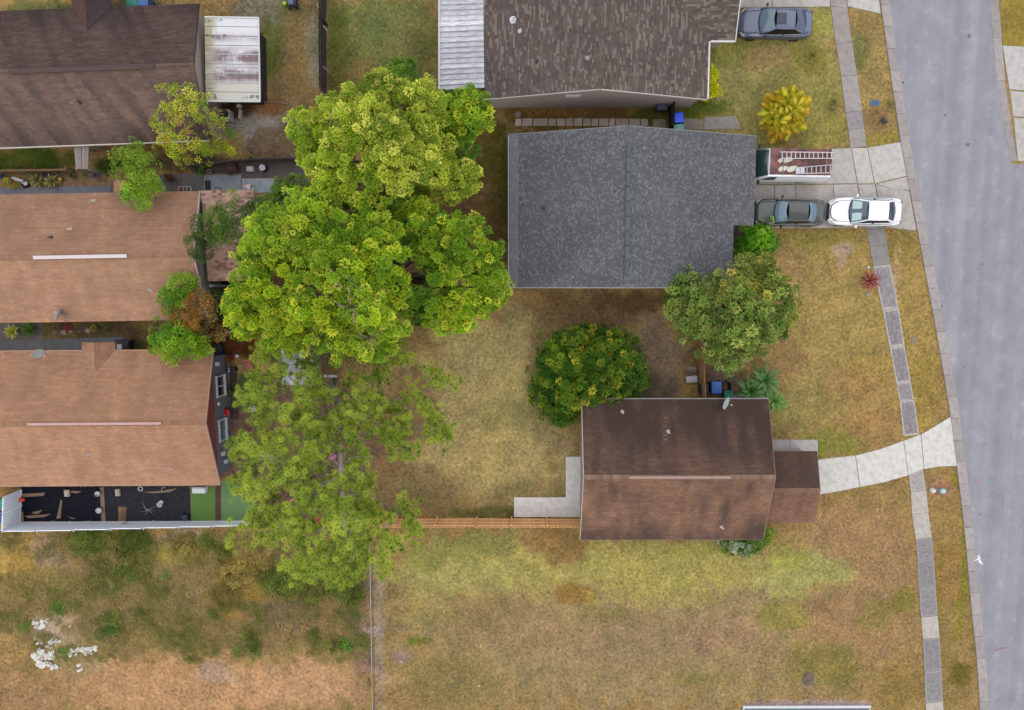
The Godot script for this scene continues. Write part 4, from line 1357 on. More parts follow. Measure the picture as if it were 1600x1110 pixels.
# the dark brown house in the lower middle
func subject_house() -> void:
	var eave := 2.5
	var pitch := 0.36
	var n := at(907, 624, eave)
	var s := at(907, 843, eave)
	var e := at(1196, 740, eave)
	var w := at(908, 740, eave)
	var o := thing("house", "small house with mould darkened brown shingle roof and a lower front wing", "house", Vector3((w.x + e.x) / 2, 0, (n.z + s.z) / 2))
	var hx := (e.x - w.x) / 2
	var half := (s.z - n.z) / 2
	var top := eave + half * pitch
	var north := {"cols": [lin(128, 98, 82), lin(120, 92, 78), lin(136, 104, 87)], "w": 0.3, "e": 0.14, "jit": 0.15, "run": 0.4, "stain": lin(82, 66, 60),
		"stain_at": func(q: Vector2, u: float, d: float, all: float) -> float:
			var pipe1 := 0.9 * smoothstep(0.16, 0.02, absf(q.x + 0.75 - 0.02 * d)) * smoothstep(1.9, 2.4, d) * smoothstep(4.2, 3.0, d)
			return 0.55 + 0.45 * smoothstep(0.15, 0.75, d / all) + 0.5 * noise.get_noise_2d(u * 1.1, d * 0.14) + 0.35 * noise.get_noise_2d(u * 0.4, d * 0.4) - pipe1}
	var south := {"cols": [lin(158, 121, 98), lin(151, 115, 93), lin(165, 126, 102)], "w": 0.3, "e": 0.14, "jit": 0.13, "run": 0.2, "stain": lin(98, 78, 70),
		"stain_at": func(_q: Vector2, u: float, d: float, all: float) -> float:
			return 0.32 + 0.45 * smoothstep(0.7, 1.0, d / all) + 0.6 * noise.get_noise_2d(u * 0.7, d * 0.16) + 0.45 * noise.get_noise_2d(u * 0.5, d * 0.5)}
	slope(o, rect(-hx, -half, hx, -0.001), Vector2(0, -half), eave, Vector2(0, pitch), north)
	slope(o, rect(-hx, 0.001, hx, half), Vector2(0, half), eave, Vector2(0, -pitch), south)  # paler base holds painted south light; the dark streaks are algae
	gabled_walls(o, -hx + 0.2, hx - 0.2, -half + 0.5, half - 0.5, eave - 0.02, pitch, worn(186, 176, 166, "fine"))
	cap_row(o, Vector3(-hx, top, 0), Vector3(hx, top, 0), pitch, [lin(152, 122, 104), lin(138, 110, 94), lin(160, 130, 112)])
	var rv := own(o, at(1062, 745, top))
	strip(o, "ridge_vent", Vector3(rv.x - 3.2, top + 0.08, 0), Vector3(rv.x + 3.2, top + 0.08, 0), 0.2, 0.08, worn(190, 156, 142, "fine"))
	var pale := mt(206, 196, 188)
	strip(o, "fascia", Vector3(-hx - 0.02, eave - 0.05, -half), Vector3(-hx - 0.02, top - 0.05, 0), 0.05, 0.16, pale)
	strip(o, "fascia", Vector3(-hx - 0.02, top - 0.05, 0), Vector3(-hx - 0.02, eave - 0.05, half), 0.05, 0.16, pale)
	strip(o, "fascia", Vector3(hx + 0.02, eave - 0.05, -half), Vector3(hx + 0.02, top - 0.05, 0), 0.04, 0.15, mt(150, 116, 102))
	strip(o, "fascia", Vector3(hx + 0.02, top - 0.05, 0), Vector3(hx + 0.02, eave - 0.05, half), 0.04, 0.15, mt(160, 138, 126))
	strip(o, "fascia", Vector3(-hx, eave - 0.06, -half - 0.03), Vector3(hx, eave - 0.06, -half - 0.03), 0.05, 0.15, mt(180, 172, 168))
	strip(o, "fascia", Vector3(-hx, eave - 0.06, half + 0.03), Vector3(hx, eave - 0.06, half + 0.03), 0.05, 0.15, mt(120, 100, 92))
	for q in [[974, 646], [1044, 675], [1130, 826]]:
		var p := own(o, at(q[0], q[1], 3.2))
		vent_pipe(o, Vector3(p.x, eave + (half - absf(p.z)) * pitch, p.z), mt(226, 210, 200, 0.5), 0.4, 0.055)
	# front wing, lower, its ridge along x as well
	var fe := 2.25
	var f0 := own(o, at(1203, 706, fe))
	var f1 := own(o, at(1272, 817, fe))
	var fh := (f1.z - f0.z) / 2
	var fm := (f1.z + f0.z) / 2
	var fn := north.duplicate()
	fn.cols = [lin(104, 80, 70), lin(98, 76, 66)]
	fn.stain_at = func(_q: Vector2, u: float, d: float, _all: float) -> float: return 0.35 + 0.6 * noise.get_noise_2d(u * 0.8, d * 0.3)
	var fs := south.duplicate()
	fs.cols = [lin(152, 114, 94), lin(144, 108, 90)]  # wing slopes too: north darkened, south lightened in colour for the light
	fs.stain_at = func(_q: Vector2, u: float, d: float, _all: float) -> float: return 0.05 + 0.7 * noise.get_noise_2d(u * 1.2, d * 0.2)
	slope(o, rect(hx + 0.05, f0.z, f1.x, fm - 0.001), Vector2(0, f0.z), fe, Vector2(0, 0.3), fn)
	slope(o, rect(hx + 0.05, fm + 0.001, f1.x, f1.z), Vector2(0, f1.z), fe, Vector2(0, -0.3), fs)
	cap_row(o, Vector3(hx + 0.05, fe + fh * 0.3, fm), Vector3(f1.x, fe + fh * 0.3, fm), 0.3, [lin(150, 116, 98), lin(142, 110, 92)])
	gabled_walls(o, hx - 0.1, f1.x - 0.3, f0.z + 0.3, f1.z - 0.3, fe - 0.02, 0.3, worn(190, 180, 170, "fine"))
	house_cover(rect(o.position.x - hx + 0.2, o.position.z - half + 0.3, o.position.x + hx - 0.2, o.position.z + half - 0.3))
	house_cover(rect(o.position.x + hx, o.position.z + f0.z + 0.3, o.position.x + f1.x - 0.3, o.position.z + f1.z - 0.3))
	dish(1130, 628, 2.65, Vector3(0.85, 0.62, 0.3), "large white satellite dish on the upper eave of the small dark brown house", 0.42)


# ---------------------------------------------------------------- fences

# boarded fence along a line of pixels on the ground; boards stand on the side away from the posts
func board_fence(n: String, label: String, line: Array, tall: float, tones: Array, gap: float, wide: float, post_side: float, rail_m: Material, lean := 0.0) -> Node3D:
	var a0 := at(line[0], line[1])
	var o := thing(n, label, "fence", a0)
	for i in range(0, line.size() - 2, 2):
		var a := at(line[i], line[i + 1])
		var b := at(line[i + 2], line[i + 3])
		var len := (b - a).length()
		var x := (b - a).normalized()
		var z := x.cross(Vector3.UP)
		var bs := Basis(x, Vector3.UP, z) * Basis(Vector3.RIGHT, lean)
		var count := int(len / (wide + gap))
		for k in count:
			var p := a.lerp(b, (k + 0.5) / count) + z * (0.045 * -post_side)
			var h := tall * rng.randf_range(0.985, 1.01)
			var s := Shape.new(a0)
			s.obox(Transform3D(bs * Basis(Vector3.BACK, rng.randf_range(-0.012, 0.012)), p + Vector3.UP * h / 2), Vector3(wide, h, 0.02))
			part(s, "picket", tones[rng.randi() % tones.size()], o)
		for y in [tall * 0.18, tall * 0.55, tall * 0.9]:
			var s := Shape.new(a0)
			s.obox(Transform3D(bs, (a + b) / 2 + Vector3.UP * y + z * (0.01 * post_side)), Vector3(len, 0.09, 0.045))
			part(s, "rail", rail_m, o)
		var posts := maxi(2, int(len / 2.4) + 1)
		for k in posts:
			var p := a.lerp(b, float(k) / (posts - 1)) + z * (0.085 * post_side)
			var s := Shape.new(a0)
			s.obox(Transform3D(bs, p + Vector3.UP * tall * 0.5), Vector3(0.1, tall * 1.03, 0.1), 0.01)
			part(s, "post", rail_m, o)
	return o


func fences() -> void:
	var pine := [worn(322, 246, 172, "wood"), worn(308, 232, 160, "wood"), worn(334, 260, 186, "wood")]
	board_fence("wood_fence", "tan picket fence behind the small dark brown house, running west under the pine", [908, 810, 745, 809, 560, 810], 1.75, pine, 0.03, 0.13, 1.0, worn(316, 244, 168, "wood"))
	board_fence("wood_fence", "short tan board fence between the broad tree and the dark brown house", [1093, 622, 1090, 560, 1088, 512], 1.7, [worn(196, 142, 92, "wood"), worn(206, 152, 100, "wood")], 0.02, 0.14, 1.0, worn(214, 160, 104, "wood"))
	var old := [worn(78, 66, 64, "wood"), worn(66, 56, 54, "wood"), worn(90, 76, 72, "wood")]
	var f := board_fence("wood_fence", "old dark weathered board fence across the top yards", [512, -70, 510, 40, 511, 150], 1.7, old, 0.02, 0.14, -1.0, worn(84, 72, 70, "wood"))
	for q in [[505, 40, 512, 48], [504, 104, 514, 112]]:
		var s := Shape.new(f.position)
		var a := at(q[0], q[1], 1.75)
		var b := at(q[2], q[3], 1.72)
		s.obox(Transform3D(Basis((b - a).normalized(), Vector3.UP, (b - a).normalized().cross(Vector3.UP)), (a + b) / 2), Vector3((b - a).length(), 0.03, 0.09))
		part(s, "loose_board", worn(150, 132, 126, "wood") if q[1] == 40 else worn(128, 100, 84, "wood"), f)
	board_fence("side_gate", "dark board gate between the two upper houses", [1045, 158, 1044, 203], 1.6, [worn(52, 44, 44, "wood"), worn(60, 50, 48, "wood")], 0.01, 0.14, 1.0, worn(56, 48, 46, "wood"))
	board_fence("garden_fence", "low tan board fence beside the planted bed, between two left houses", [-60, 271, 60, 269, 116, 268], 0.9, [worn(214, 170, 126, "wood"), worn(204, 158, 116, "wood")], 0.01, 0.15, -1.0, worn(198, 154, 112, "wood"))
	board_fence("garden_fence", "grey board fence along the dark patio behind the tan house with the white ridge vent", [300, 262, 400, 252, 474, 250], 1.0, [worn(104, 92, 86, "wood"), worn(96, 86, 82, "wood")], 0.01, 0.15, -1.0, worn(112, 98, 90, "wood"))
	# white plastic fence, panels and posts
	var o := thing("plastic_fence", "white plastic panel fence around the black covered side yard", "fence", at(33, 815))
	var white := worn(284, 289, 304, "fine", 0.5)
	var pale := worn(296, 299, 308, "fine", 0.5)
	var runs := [[at(34, 764), at(33, 790)], [at(33, 790), at(32, 816)]]
	var pts := [32, 84, 138, 192, 240, 292, 342, 392]
	for i in pts.size() - 1:
		runs.append([at(pts[i], 816.5 - pts[i] * 0.006), at(pts[i + 1], 816.5 - pts[i + 1] * 0.006)])
	for r in runs:
		var x: Vector3 = (r[1] - r[0]).normalized()
		var z := x.cross(Vector3.UP)
		var bs := Basis(x, Vector3.UP, z)
		var len: float = (r[1] - r[0]).length()
		var tall: float = lerpf(1.72, 0.95, clampf((r[0].x - at(60, 816).x) / (at(342, 816).x - at(60, 816).x), 0.0, 1.0))
		var n := 8
		for k in n:
			var s := Shape.new(o.position)
			s.obox(Transform3D(bs, r[0].lerp(r[1], (k + 0.5) / n) + Vector3.UP * (tall / 2 + 0.03)), Vector3((len - 0.12) / n - 0.006, tall - 0.14, 0.035), 0.006)
			part(s, "plank", white, o)
		for y in [0.08, tall]:
			var s := Shape.new(o.position)
			s.obox(Transform3D(bs, (r[0] + r[1]) / 2 + Vector3.UP * y), Vector3(len - 0.1, 0.12, 0.055), 0.01)
			part(s, "rail", pale, o)
		var s := Shape.new(o.position)
		s.obox(Transform3D(bs, r[1] + Vector3.UP * (tall + 0.08) / 2), Vector3(0.12, tall + 0.08, 0.12), 0.01)
		s.obox(Transform3D(bs, r[1] + Vector3.UP * (tall + 0.1)), Vector3(0.15, 0.04, 0.15), 0.012)
		part(s, "post", pale, o)
		var lamp := Shape.new(o.position)
		lamp.obox(Transform3D(bs, r[1] + Vector3.UP * (tall + 0.15)), Vector3(0.1, 0.07, 0.1), 0.02)
		part(lamp, "lamp_cap", mt(40, 42, 52, 0.4), o)
	# wire fence along the open lots
	var c0 := at(583, 850)
	var c1 := at(588, 1160)
	var w := thing("wire_fence", "low wire fence with a thin metal top rail between the two open lots", "fence", c0)
	var rail := mt(196, 194, 198, 0.4, 0.3)
	var pc := 10
	for k in pc:
		var a := c0.lerp(c1, float(k) / pc)
		var b := c0.lerp(c1, float(k + 1) / pc)
		var s := Shape.new(c0)
		s.tube([a + Vector3.UP * 1.15, b + Vector3.UP * 1.15], [0.026], 6)
		var yellow := k == 6
		part(s, "top_rail", mt(224, 178, 50, 0.5) if yellow else rail, w)
		var p := Shape.new(c0)
		p.tube([a, a + Vector3.UP * 1.2], [0.03], 6)
		part(p, "post", rail, w)
		var mesh := Shape.new(c0)
		var n := 14
		for i in n:
			for sgn in [0.0, 1.0]:
				var u: Vector3 = a.lerp(b, float(i) / n) + Vector3.UP * (0.05 + 1.05 * sgn)
				var v: Vector3 = a.lerp(b, float(i + 1) / n) + Vector3.UP * (0.05 + 1.05 * (1.0 - sgn))
				mesh.tube([u, v], [0.003], 3)
		part(mesh, "wire_mesh", mt(150, 148, 150, 0.5, 0.5), w)
	# dry wood lying under the wire
	for q in [[579, 917, 592, 905], [583, 915, 588, 912], [577, 1030, 576, 1042], [575, 1060, 579, 1075]]:
		var s := Shape.new()
		var a := at(q[0], q[1], 0.08)
		var b := at(q[2], q[3], 0.12)
		s.tube([a, a.lerp(b, 0.5) + Vector3(0.05, 0.05, 0), b], [0.035, 0.03, 0.015], 5)
		whole(s, "fallen_branch", worn(176, 160, 152, "wood") if q[1] < 1000 else worn(70, 60, 56, "wood"), "dry stick beside the wire fence, %s" % ["long and bent near its upper end", "short, crossing under the top rail", "dark, close above the yellow rail length", "dark, lowest of the sticks"][[917, 915, 1030, 1060].find(q[1])], "branch")


# ---------------------------------------------------------------- vehicles

func patch(g: Shape, a: Vector3, b: Vector3, c: Vector3, d: Vector3, bulge: Vector3, nu := 6, nv := 3, crown := Vector3.ZERO) -> void:
	var p := []
	for j in nv + 1:
		var row := []
		for i in nu + 1:
			var u := float(i) / nu
			var v := float(j) / nv
			row.append(a.lerp(b, u).lerp(d.lerp(c, u), v) + bulge * 4.0 * u * (1.0 - u) + crown * 4.0 * v * (1.0 - v))
		p.append(row)
	for j in nv:
		for i in nu:
			g.quad(p[j][i], p[j][i + 1], p[j + 1][i + 1], p[j + 1][i])


# body skin through stations of [x, half width, height of the middle, height of the shoulder]
func hull(g: Shape, st: Array, low: float) -> void:
	var rings := []
	for s in st:
		var w: float = s[1]
		var ring := []
		var half := [[0.90, low], [0.99, low + 0.14], [1.0, lerpf(low, s[3], 0.6)], [0.985, s[3] - 0.05], [0.93, s[3]], [0.62, lerpf(s[3], s[2], 0.75)], [0.3, lerpf(s[3], s[2], 0.96)], [0.0, s[2]]]
		for q in half:
			ring.append(Vector3(s[0], q[1], -w * q[0]))
		for k in range(half.size() - 2, -1, -1):
			ring.append(Vector3(s[0], half[k][1], w * half[k][0]))
		rings.append(ring)
	var n: int = rings[0].size()
	for i in rings.size() - 1:
		for k in n:
			var l := (k + 1) % n
			g.quad(rings[i][k], rings[i + 1][k], rings[i + 1][l], rings[i][l])
	for e in [0, rings.size() - 1]:
		var mid: Vector3 = rings[1][7] if e == 0 else rings[e - 1][7]
		mid.y = 0.5
		for k in range(1, n - 1):
			g.face([rings[e][0], rings[e][k], rings[e][k + 1]], mid)


func wheels(o: Node3D, xs: Array, z: float, r: float) -> void:
	for x in xs:
		for sg in [-1.0, 1.0]:
			var t := Shape.new(Vector3.ZERO, true)
			var b := Basis(Vector3.RIGHT, PI / 2)
			t.lathe(Vector3(x, r, sg * z), [Vector2(r * 0.6, -0.1), Vector2(r * 0.95, -0.1), Vector2(r, -0.06), Vector2(r, 0.06), Vector2(r * 0.95, 0.1), Vector2(r * 0.6, 0.1)], 18, 1, 1, b)
			var w := part(t, "wheel", mt(36, 36, 38, 0.9), o)
			var rim := Shape.new()
			rim.lathe(Vector3(x, r, sg * z), [Vector2(0, -0.085), Vector2(r * 0.3, -0.08), Vector2(r * 0.62, -0.06), Vector2(r * 0.62, 0.06), Vector2(r * 0.3, 0.08), Vector2(0, 0.085)], 14, 1, 1, b)
			part(rim, "rim", mt(150, 152, 156, 0.35, 0.6), w)


# A saloon whose nose points towards -x. d: length, paint, glass ...
func saloon(label: String, where: Vector3, yaw: float, d: Dictionary) -> Node3D:
	var o := thing("parked_car", label, "car", where, yaw, "parked cars")
	var k: float = d.len / 4.62
	var wk: float = d.wid / 1.8
	var sk: float = d.get("slim", 1.0)
	var paint := StandardMaterial3D.new()
	paint.albedo_color = tone(d.paint[0], d.paint[1], d.paint[2])
	paint.roughness = 0.35
	paint.metallic = d.get("metal", 0.0)
	paint.clearcoat_enabled = true
	paint.clearcoat = 0.6
	paint.clearcoat_roughness = 0.12
	var st := []
	for q in [[-2.31, 0.50, 0.52, 0.48], [-2.27, 0.64, 0.60, 0.54], [-2.17, 0.74, 0.68, 0.60], [-2.0, 0.82, 0.755, 0.68], [-1.7, 0.875, 0.83, 0.77], [-1.3, 0.895, 0.885, 0.83], [-0.9, 0.90, 0.925, 0.86], [-0.3, 0.90, 0.95, 0.885], [0.5, 0.90, 0.965, 0.905], [1.2, 0.90, 0.985, 0.93], [1.6, 0.885, 0.995, 0.945], [1.95, 0.85, 0.985, 0.94], [2.15, 0.79, 0.955, 0.91], [2.26, 0.71, 0.86, 0.82], [2.31, 0.60, 0.70, 0.66]]:
		st.append([q[0] * k, q[1] * wk, q[2], q[3]])
	var body := Shape.new(Vector3.ZERO, true)
	hull(body, st, 0.2)
	part(body, "body", paint, o)
	var H: float = d.get("tall", 1.44)
	var fb: float = d.get("cowl", -0.98) * k
	var fr: float = d.get("front_roof", -0.2) * k
	var rr: float = d.get("rear_roof", 1.0) * k
	var rb: float = d.get("rear_base", 1.66) * k
	var wb := 0.76 * wk
	var wt := 0.575 * wk * sk
	var glass := func(c: Array) -> StandardMaterial3D: return mt(c[0], c[1], c[2], 0.08)
	# lower corners of the cabin sit in the body, upper ones under the roof skin
	var A := Vector3(fb, 0.885, -wb)
	var B := Vector3(fb, 0.885, wb)
	var C := Vector3(fr, H - 0.035, wt)
	var D := Vector3(fr, H - 0.035, -wt)
	var Er := Vector3(rb, 0.94, -wb * 0.93)
	var Fr := Vector3(rb, 0.94, wb * 0.93)
	var G := Vector3(rr, H - 0.05, wt * 0.97)
	var K := Vector3(rr, H - 0.05, -wt * 0.97)
	var ws := Shape.new(Vector3.ZERO, true)
	patch(ws, A, B, C, D, Vector3(-0.16, 0.04, 0), 8, 4, Vector3(-0.02, 0.025, 0))
	part(ws, "windscreen", glass.call(d.glass), o)
	var rw := Shape.new(Vector3.ZERO, true)
	patch(rw, Fr, Er, K, G, Vector3(0.12, 0.03, 0), 8, 4, Vector3(0.02, 0.03, 0))
	part(rw, "rear_window", glass.call(d.rear_glass), o)
	var roof := Shape.new(Vector3.ZERO, true)
	patch(roof, D, C, G, K, Vector3(0, 0.045, 0), 8, 6, Vector3(0, 0.02, 0))
	part(roof, "roof", paint, o)
	for sg in [-1.0, 1.0]:
		var a := A if sg < 0 else B
		var c := D if sg < 0 else C
		var g2 := K if sg < 0 else G
		var e := Er if sg < 0 else Fr
		var out := Vector3(0, 0, sg * 0.03)
		var win := Shape.new(Vector3.ZERO, true)
		if sg > 0:
			patch(win, a, e, g2, c, out, 6, 3, out)
		else:
			patch(win, e, a, c, g2, out, 6, 3, out)
		part(win, "side_window", mt(30, 32, 36, 0.1), o)
		# roof rail with the pillars that run down into hood and boot
		var pil := Shape.new(Vector3.ZERO, true)
		pil.tube([a + Vector3(-0.06, -0.02, 0), a.lerp(c, 0.5) + out * 0.6 + Vector3.UP * 0.012, c + out * 0.6 + Vector3.UP * 0.015, c.lerp(g2, 0.5) + out * 1.2 + Vector3.UP * 0.03, g2 + out * 0.6 + Vector3.UP * 0.015, g2.lerp(e, 0.5) + out * 0.6 + Vector3.UP * 0.01, e + Vector3(0.1, -0.03, 0)], [0.045, 0.045, 0.04, 0.035, 0.05, 0.075, 0.07], 7)
		part(pil, "pillar", paint, o)
		var bp := Shape.new()
		bp.tube([a.lerp(e, 0.52) + out * 1.6, c.lerp(g2, 0.5) + out * 1.3], [0.035, 0.025], 5)
		part(bp, "door_pillar", mt(24, 24, 26, 0.4), o)
		var sill := Shape.new()
		sill.tube([Vector3(fb + 0.05, 0.905, sg * wb * 1.09), Vector3((fb + rb) / 2, 0.935, sg * wb * 1.115), Vector3(rb - 0.1, 0.965, sg * wb * 1.05)], [0.016], 5)
		part(sill, "window_trim", d.get("trim", mt(60, 60, 62, 0.3)), o)
		var mir := Shape.new(Vector3.ZERO)
		mir.box(Vector3(fb + 0.32, 0.98, sg * (0.99 * wk)), Vector3(0.13, 0.13, 0.2), sg * 0.25, 0.035)
		part(mir, "mirror", paint if not d.get("dark_mirror", false) else mt(34, 36, 36, 0.4), o)
		var hl := Shape.new(Vector3.ZERO, true)
		patch(hl, Vector3(-2.225 * k, 0.575, sg * 0.55 * wk), Vector3(-2.02 * k, 0.66, sg * 0.835 * wk), Vector3(-1.86 * k, 0.745, sg * 0.845 * wk), Vector3(-2.13 * k, 0.67, sg * 0.60 * wk), Vector3(-0.02, 0.035, sg * 0.012), 4, 3, Vector3(0, 0.012, 0))
		part(hl, "headlight", mt(222, 224, 226, 0.1), o)
		var tl := Shape.new()
		tl.obox(Transform3D(Basis(Vector3.UP, -sg * 0.5), Vector3(2.19 * k, 0.82, sg * 0.67 * wk)), Vector3(0.12, 0.14, 0.24), 0.03)
		part(tl, "tail_light", mt(120, 24, 24, 0.15), o)
	var gr := Shape.new()
	gr.box(Vector3(-2.3 * k, 0.42, 0), Vector3(0.1, 0.2, 1.12 * wk), 0.0, 0.03)
	gr.box(Vector3(-2.26 * k, 0.57, 0), Vector3(0.12, 0.07, 0.95 * wk), 0.0, 0.02)
	part(gr, "grille", mt(26, 27, 30, 0.4), o)
	if d.has("grille_bar"):
		var bar := Shape.new()
		for sg in [-1.0, 1.0]:
			bar.tube([Vector3(-2.24 * k, 0.655, 0), Vector3(-2.17 * k, 0.70, sg * 0.4 * wk), Vector3(-1.75 * k, 0.835, sg * 0.66 * wk)], [0.035, 0.03, 0.008], 5)
		part(bar, "hood_gap", mt(40, 42, 48, 0.4), o)
	if d.has("visor"):
		for z in [-0.3, 0.3]:
			var vs := Shape.new(Vector3.ZERO, true)
			var lo := A.lerp(B, 0.5 + z * 0.9 - 0.18).lerp(D.lerp(C, 0.5 + z * 0.9 - 0.18), 0.18)
			var hi := A.lerp(B, 0.5 + z * 0.9 + 0.18).lerp(D.lerp(C, 0.5 + z * 0.9 + 0.18), 0.18)
			var lo2 := A.lerp(B, 0.5 + z * 0.9 - 0.18).lerp(D.lerp(C, 0.5 + z * 0.9 - 0.18), 0.72)
			var hi2 := A.lerp(B, 0.5 + z * 0.9 + 0.18).lerp(D.lerp(C, 0.5 + z * 0.9 + 0.18), 0.72)
			var lift := Vector3(-0.15, 0.062, 0)
			patch(vs, lo + lift, hi + lift, hi2 + lift, lo2 + lift, Vector3(-0.01, 0.005, 0), 4, 3, Vector3(0, 0.015, 0))
			part(vs, "sun_shade", mt(196, 226, 222, 0.25), o)
	if d.has("sunroof"):
		var sr := Shape.new()
		sr.obox(Transform3D(Basis.IDENTITY, Vector3(lerpf(fr, rr, 0.26), H + 0.018, 0)), Vector3(0.6, 0.035, 0.82 * wt * 1.7 / 1.2), 0.012)
		part(sr, "sunroof", mt(44, 48, 58, 0.12), o)
	var cowl := Shape.new()
	cowl.tube([A + Vector3(0.02, 0.02, 0.04), A.lerp(B, 0.2) + Vector3(-0.1, 0.055, 0), A.lerp(B, 0.5) + Vector3(-0.165, 0.07, 0), A.lerp(B, 0.8) + Vector3(-0.1, 0.055, 0), B + Vector3(0.02, 0.02, -0.04)], [0.03], 5)
	part(cowl, "cowl", mt(24, 24, 27, 0.5), o)
	for sg in [-1.0, 1.0]:
		var seam := Shape.new()
		seam.tube([Vector3(fb - 0.1, 0.91, sg * 0.66 * wk), Vector3(-1.6 * k, 0.835, sg * 0.68 * wk), Vector3(-2.1 * k, 0.715, sg * 0.56 * wk)], [0.011], 4)
		seam.tube([Vector3(rb + 0.12, 0.985, sg * 0.62 * wk), Vector3(2.16 * k, 0.955, sg * 0.58 * wk)], [0.01], 4)
		part(seam, "panel_gap", mt(28, 29, 33, 0.6), o)
	wheels(o, [-1.42 * k, 1.36 * k], 0.79 * wk, 0.32)
	return o


func ladder(label: String, a: Vector3, b: Vector3, c: Vector3, d: Vector3, rungs: int, m: Material, solid := 0) -> void:
	var o := thing("ladder", label, "ladder", a)
	for e in [[a, b], [d, c]]:
		var s := Shape.new(a)
		var x: Vector3 = (e[1] - e[0]).normalized()
		s.obox(Transform3D(Basis(x, Vector3.UP, x.cross(Vector3.UP)), (e[0] + e[1]) / 2), Vector3((e[1] - e[0]).length(), 0.09, 0.045), 0.008)
		part(s, "rail", m, o)
	for k in rungs:
		var t := (k + 0.5) / rungs
		var s := Shape.new(a)
		var p := a.lerp(b, t)
		var q := d.lerp(c, t)
		if k < solid:
			var x := (b - a).normalized()
			s.obox(Transform3D(Basis(x, Vector3.UP, x.cross(Vector3.UP)), (p + q) / 2 + Vector3.UP * 0.02), Vector3(0.26, 0.03, (q - p).length()))
		else:
			s.tube([p, q], [0.028], 6)
		part(s, "rung", m, o)


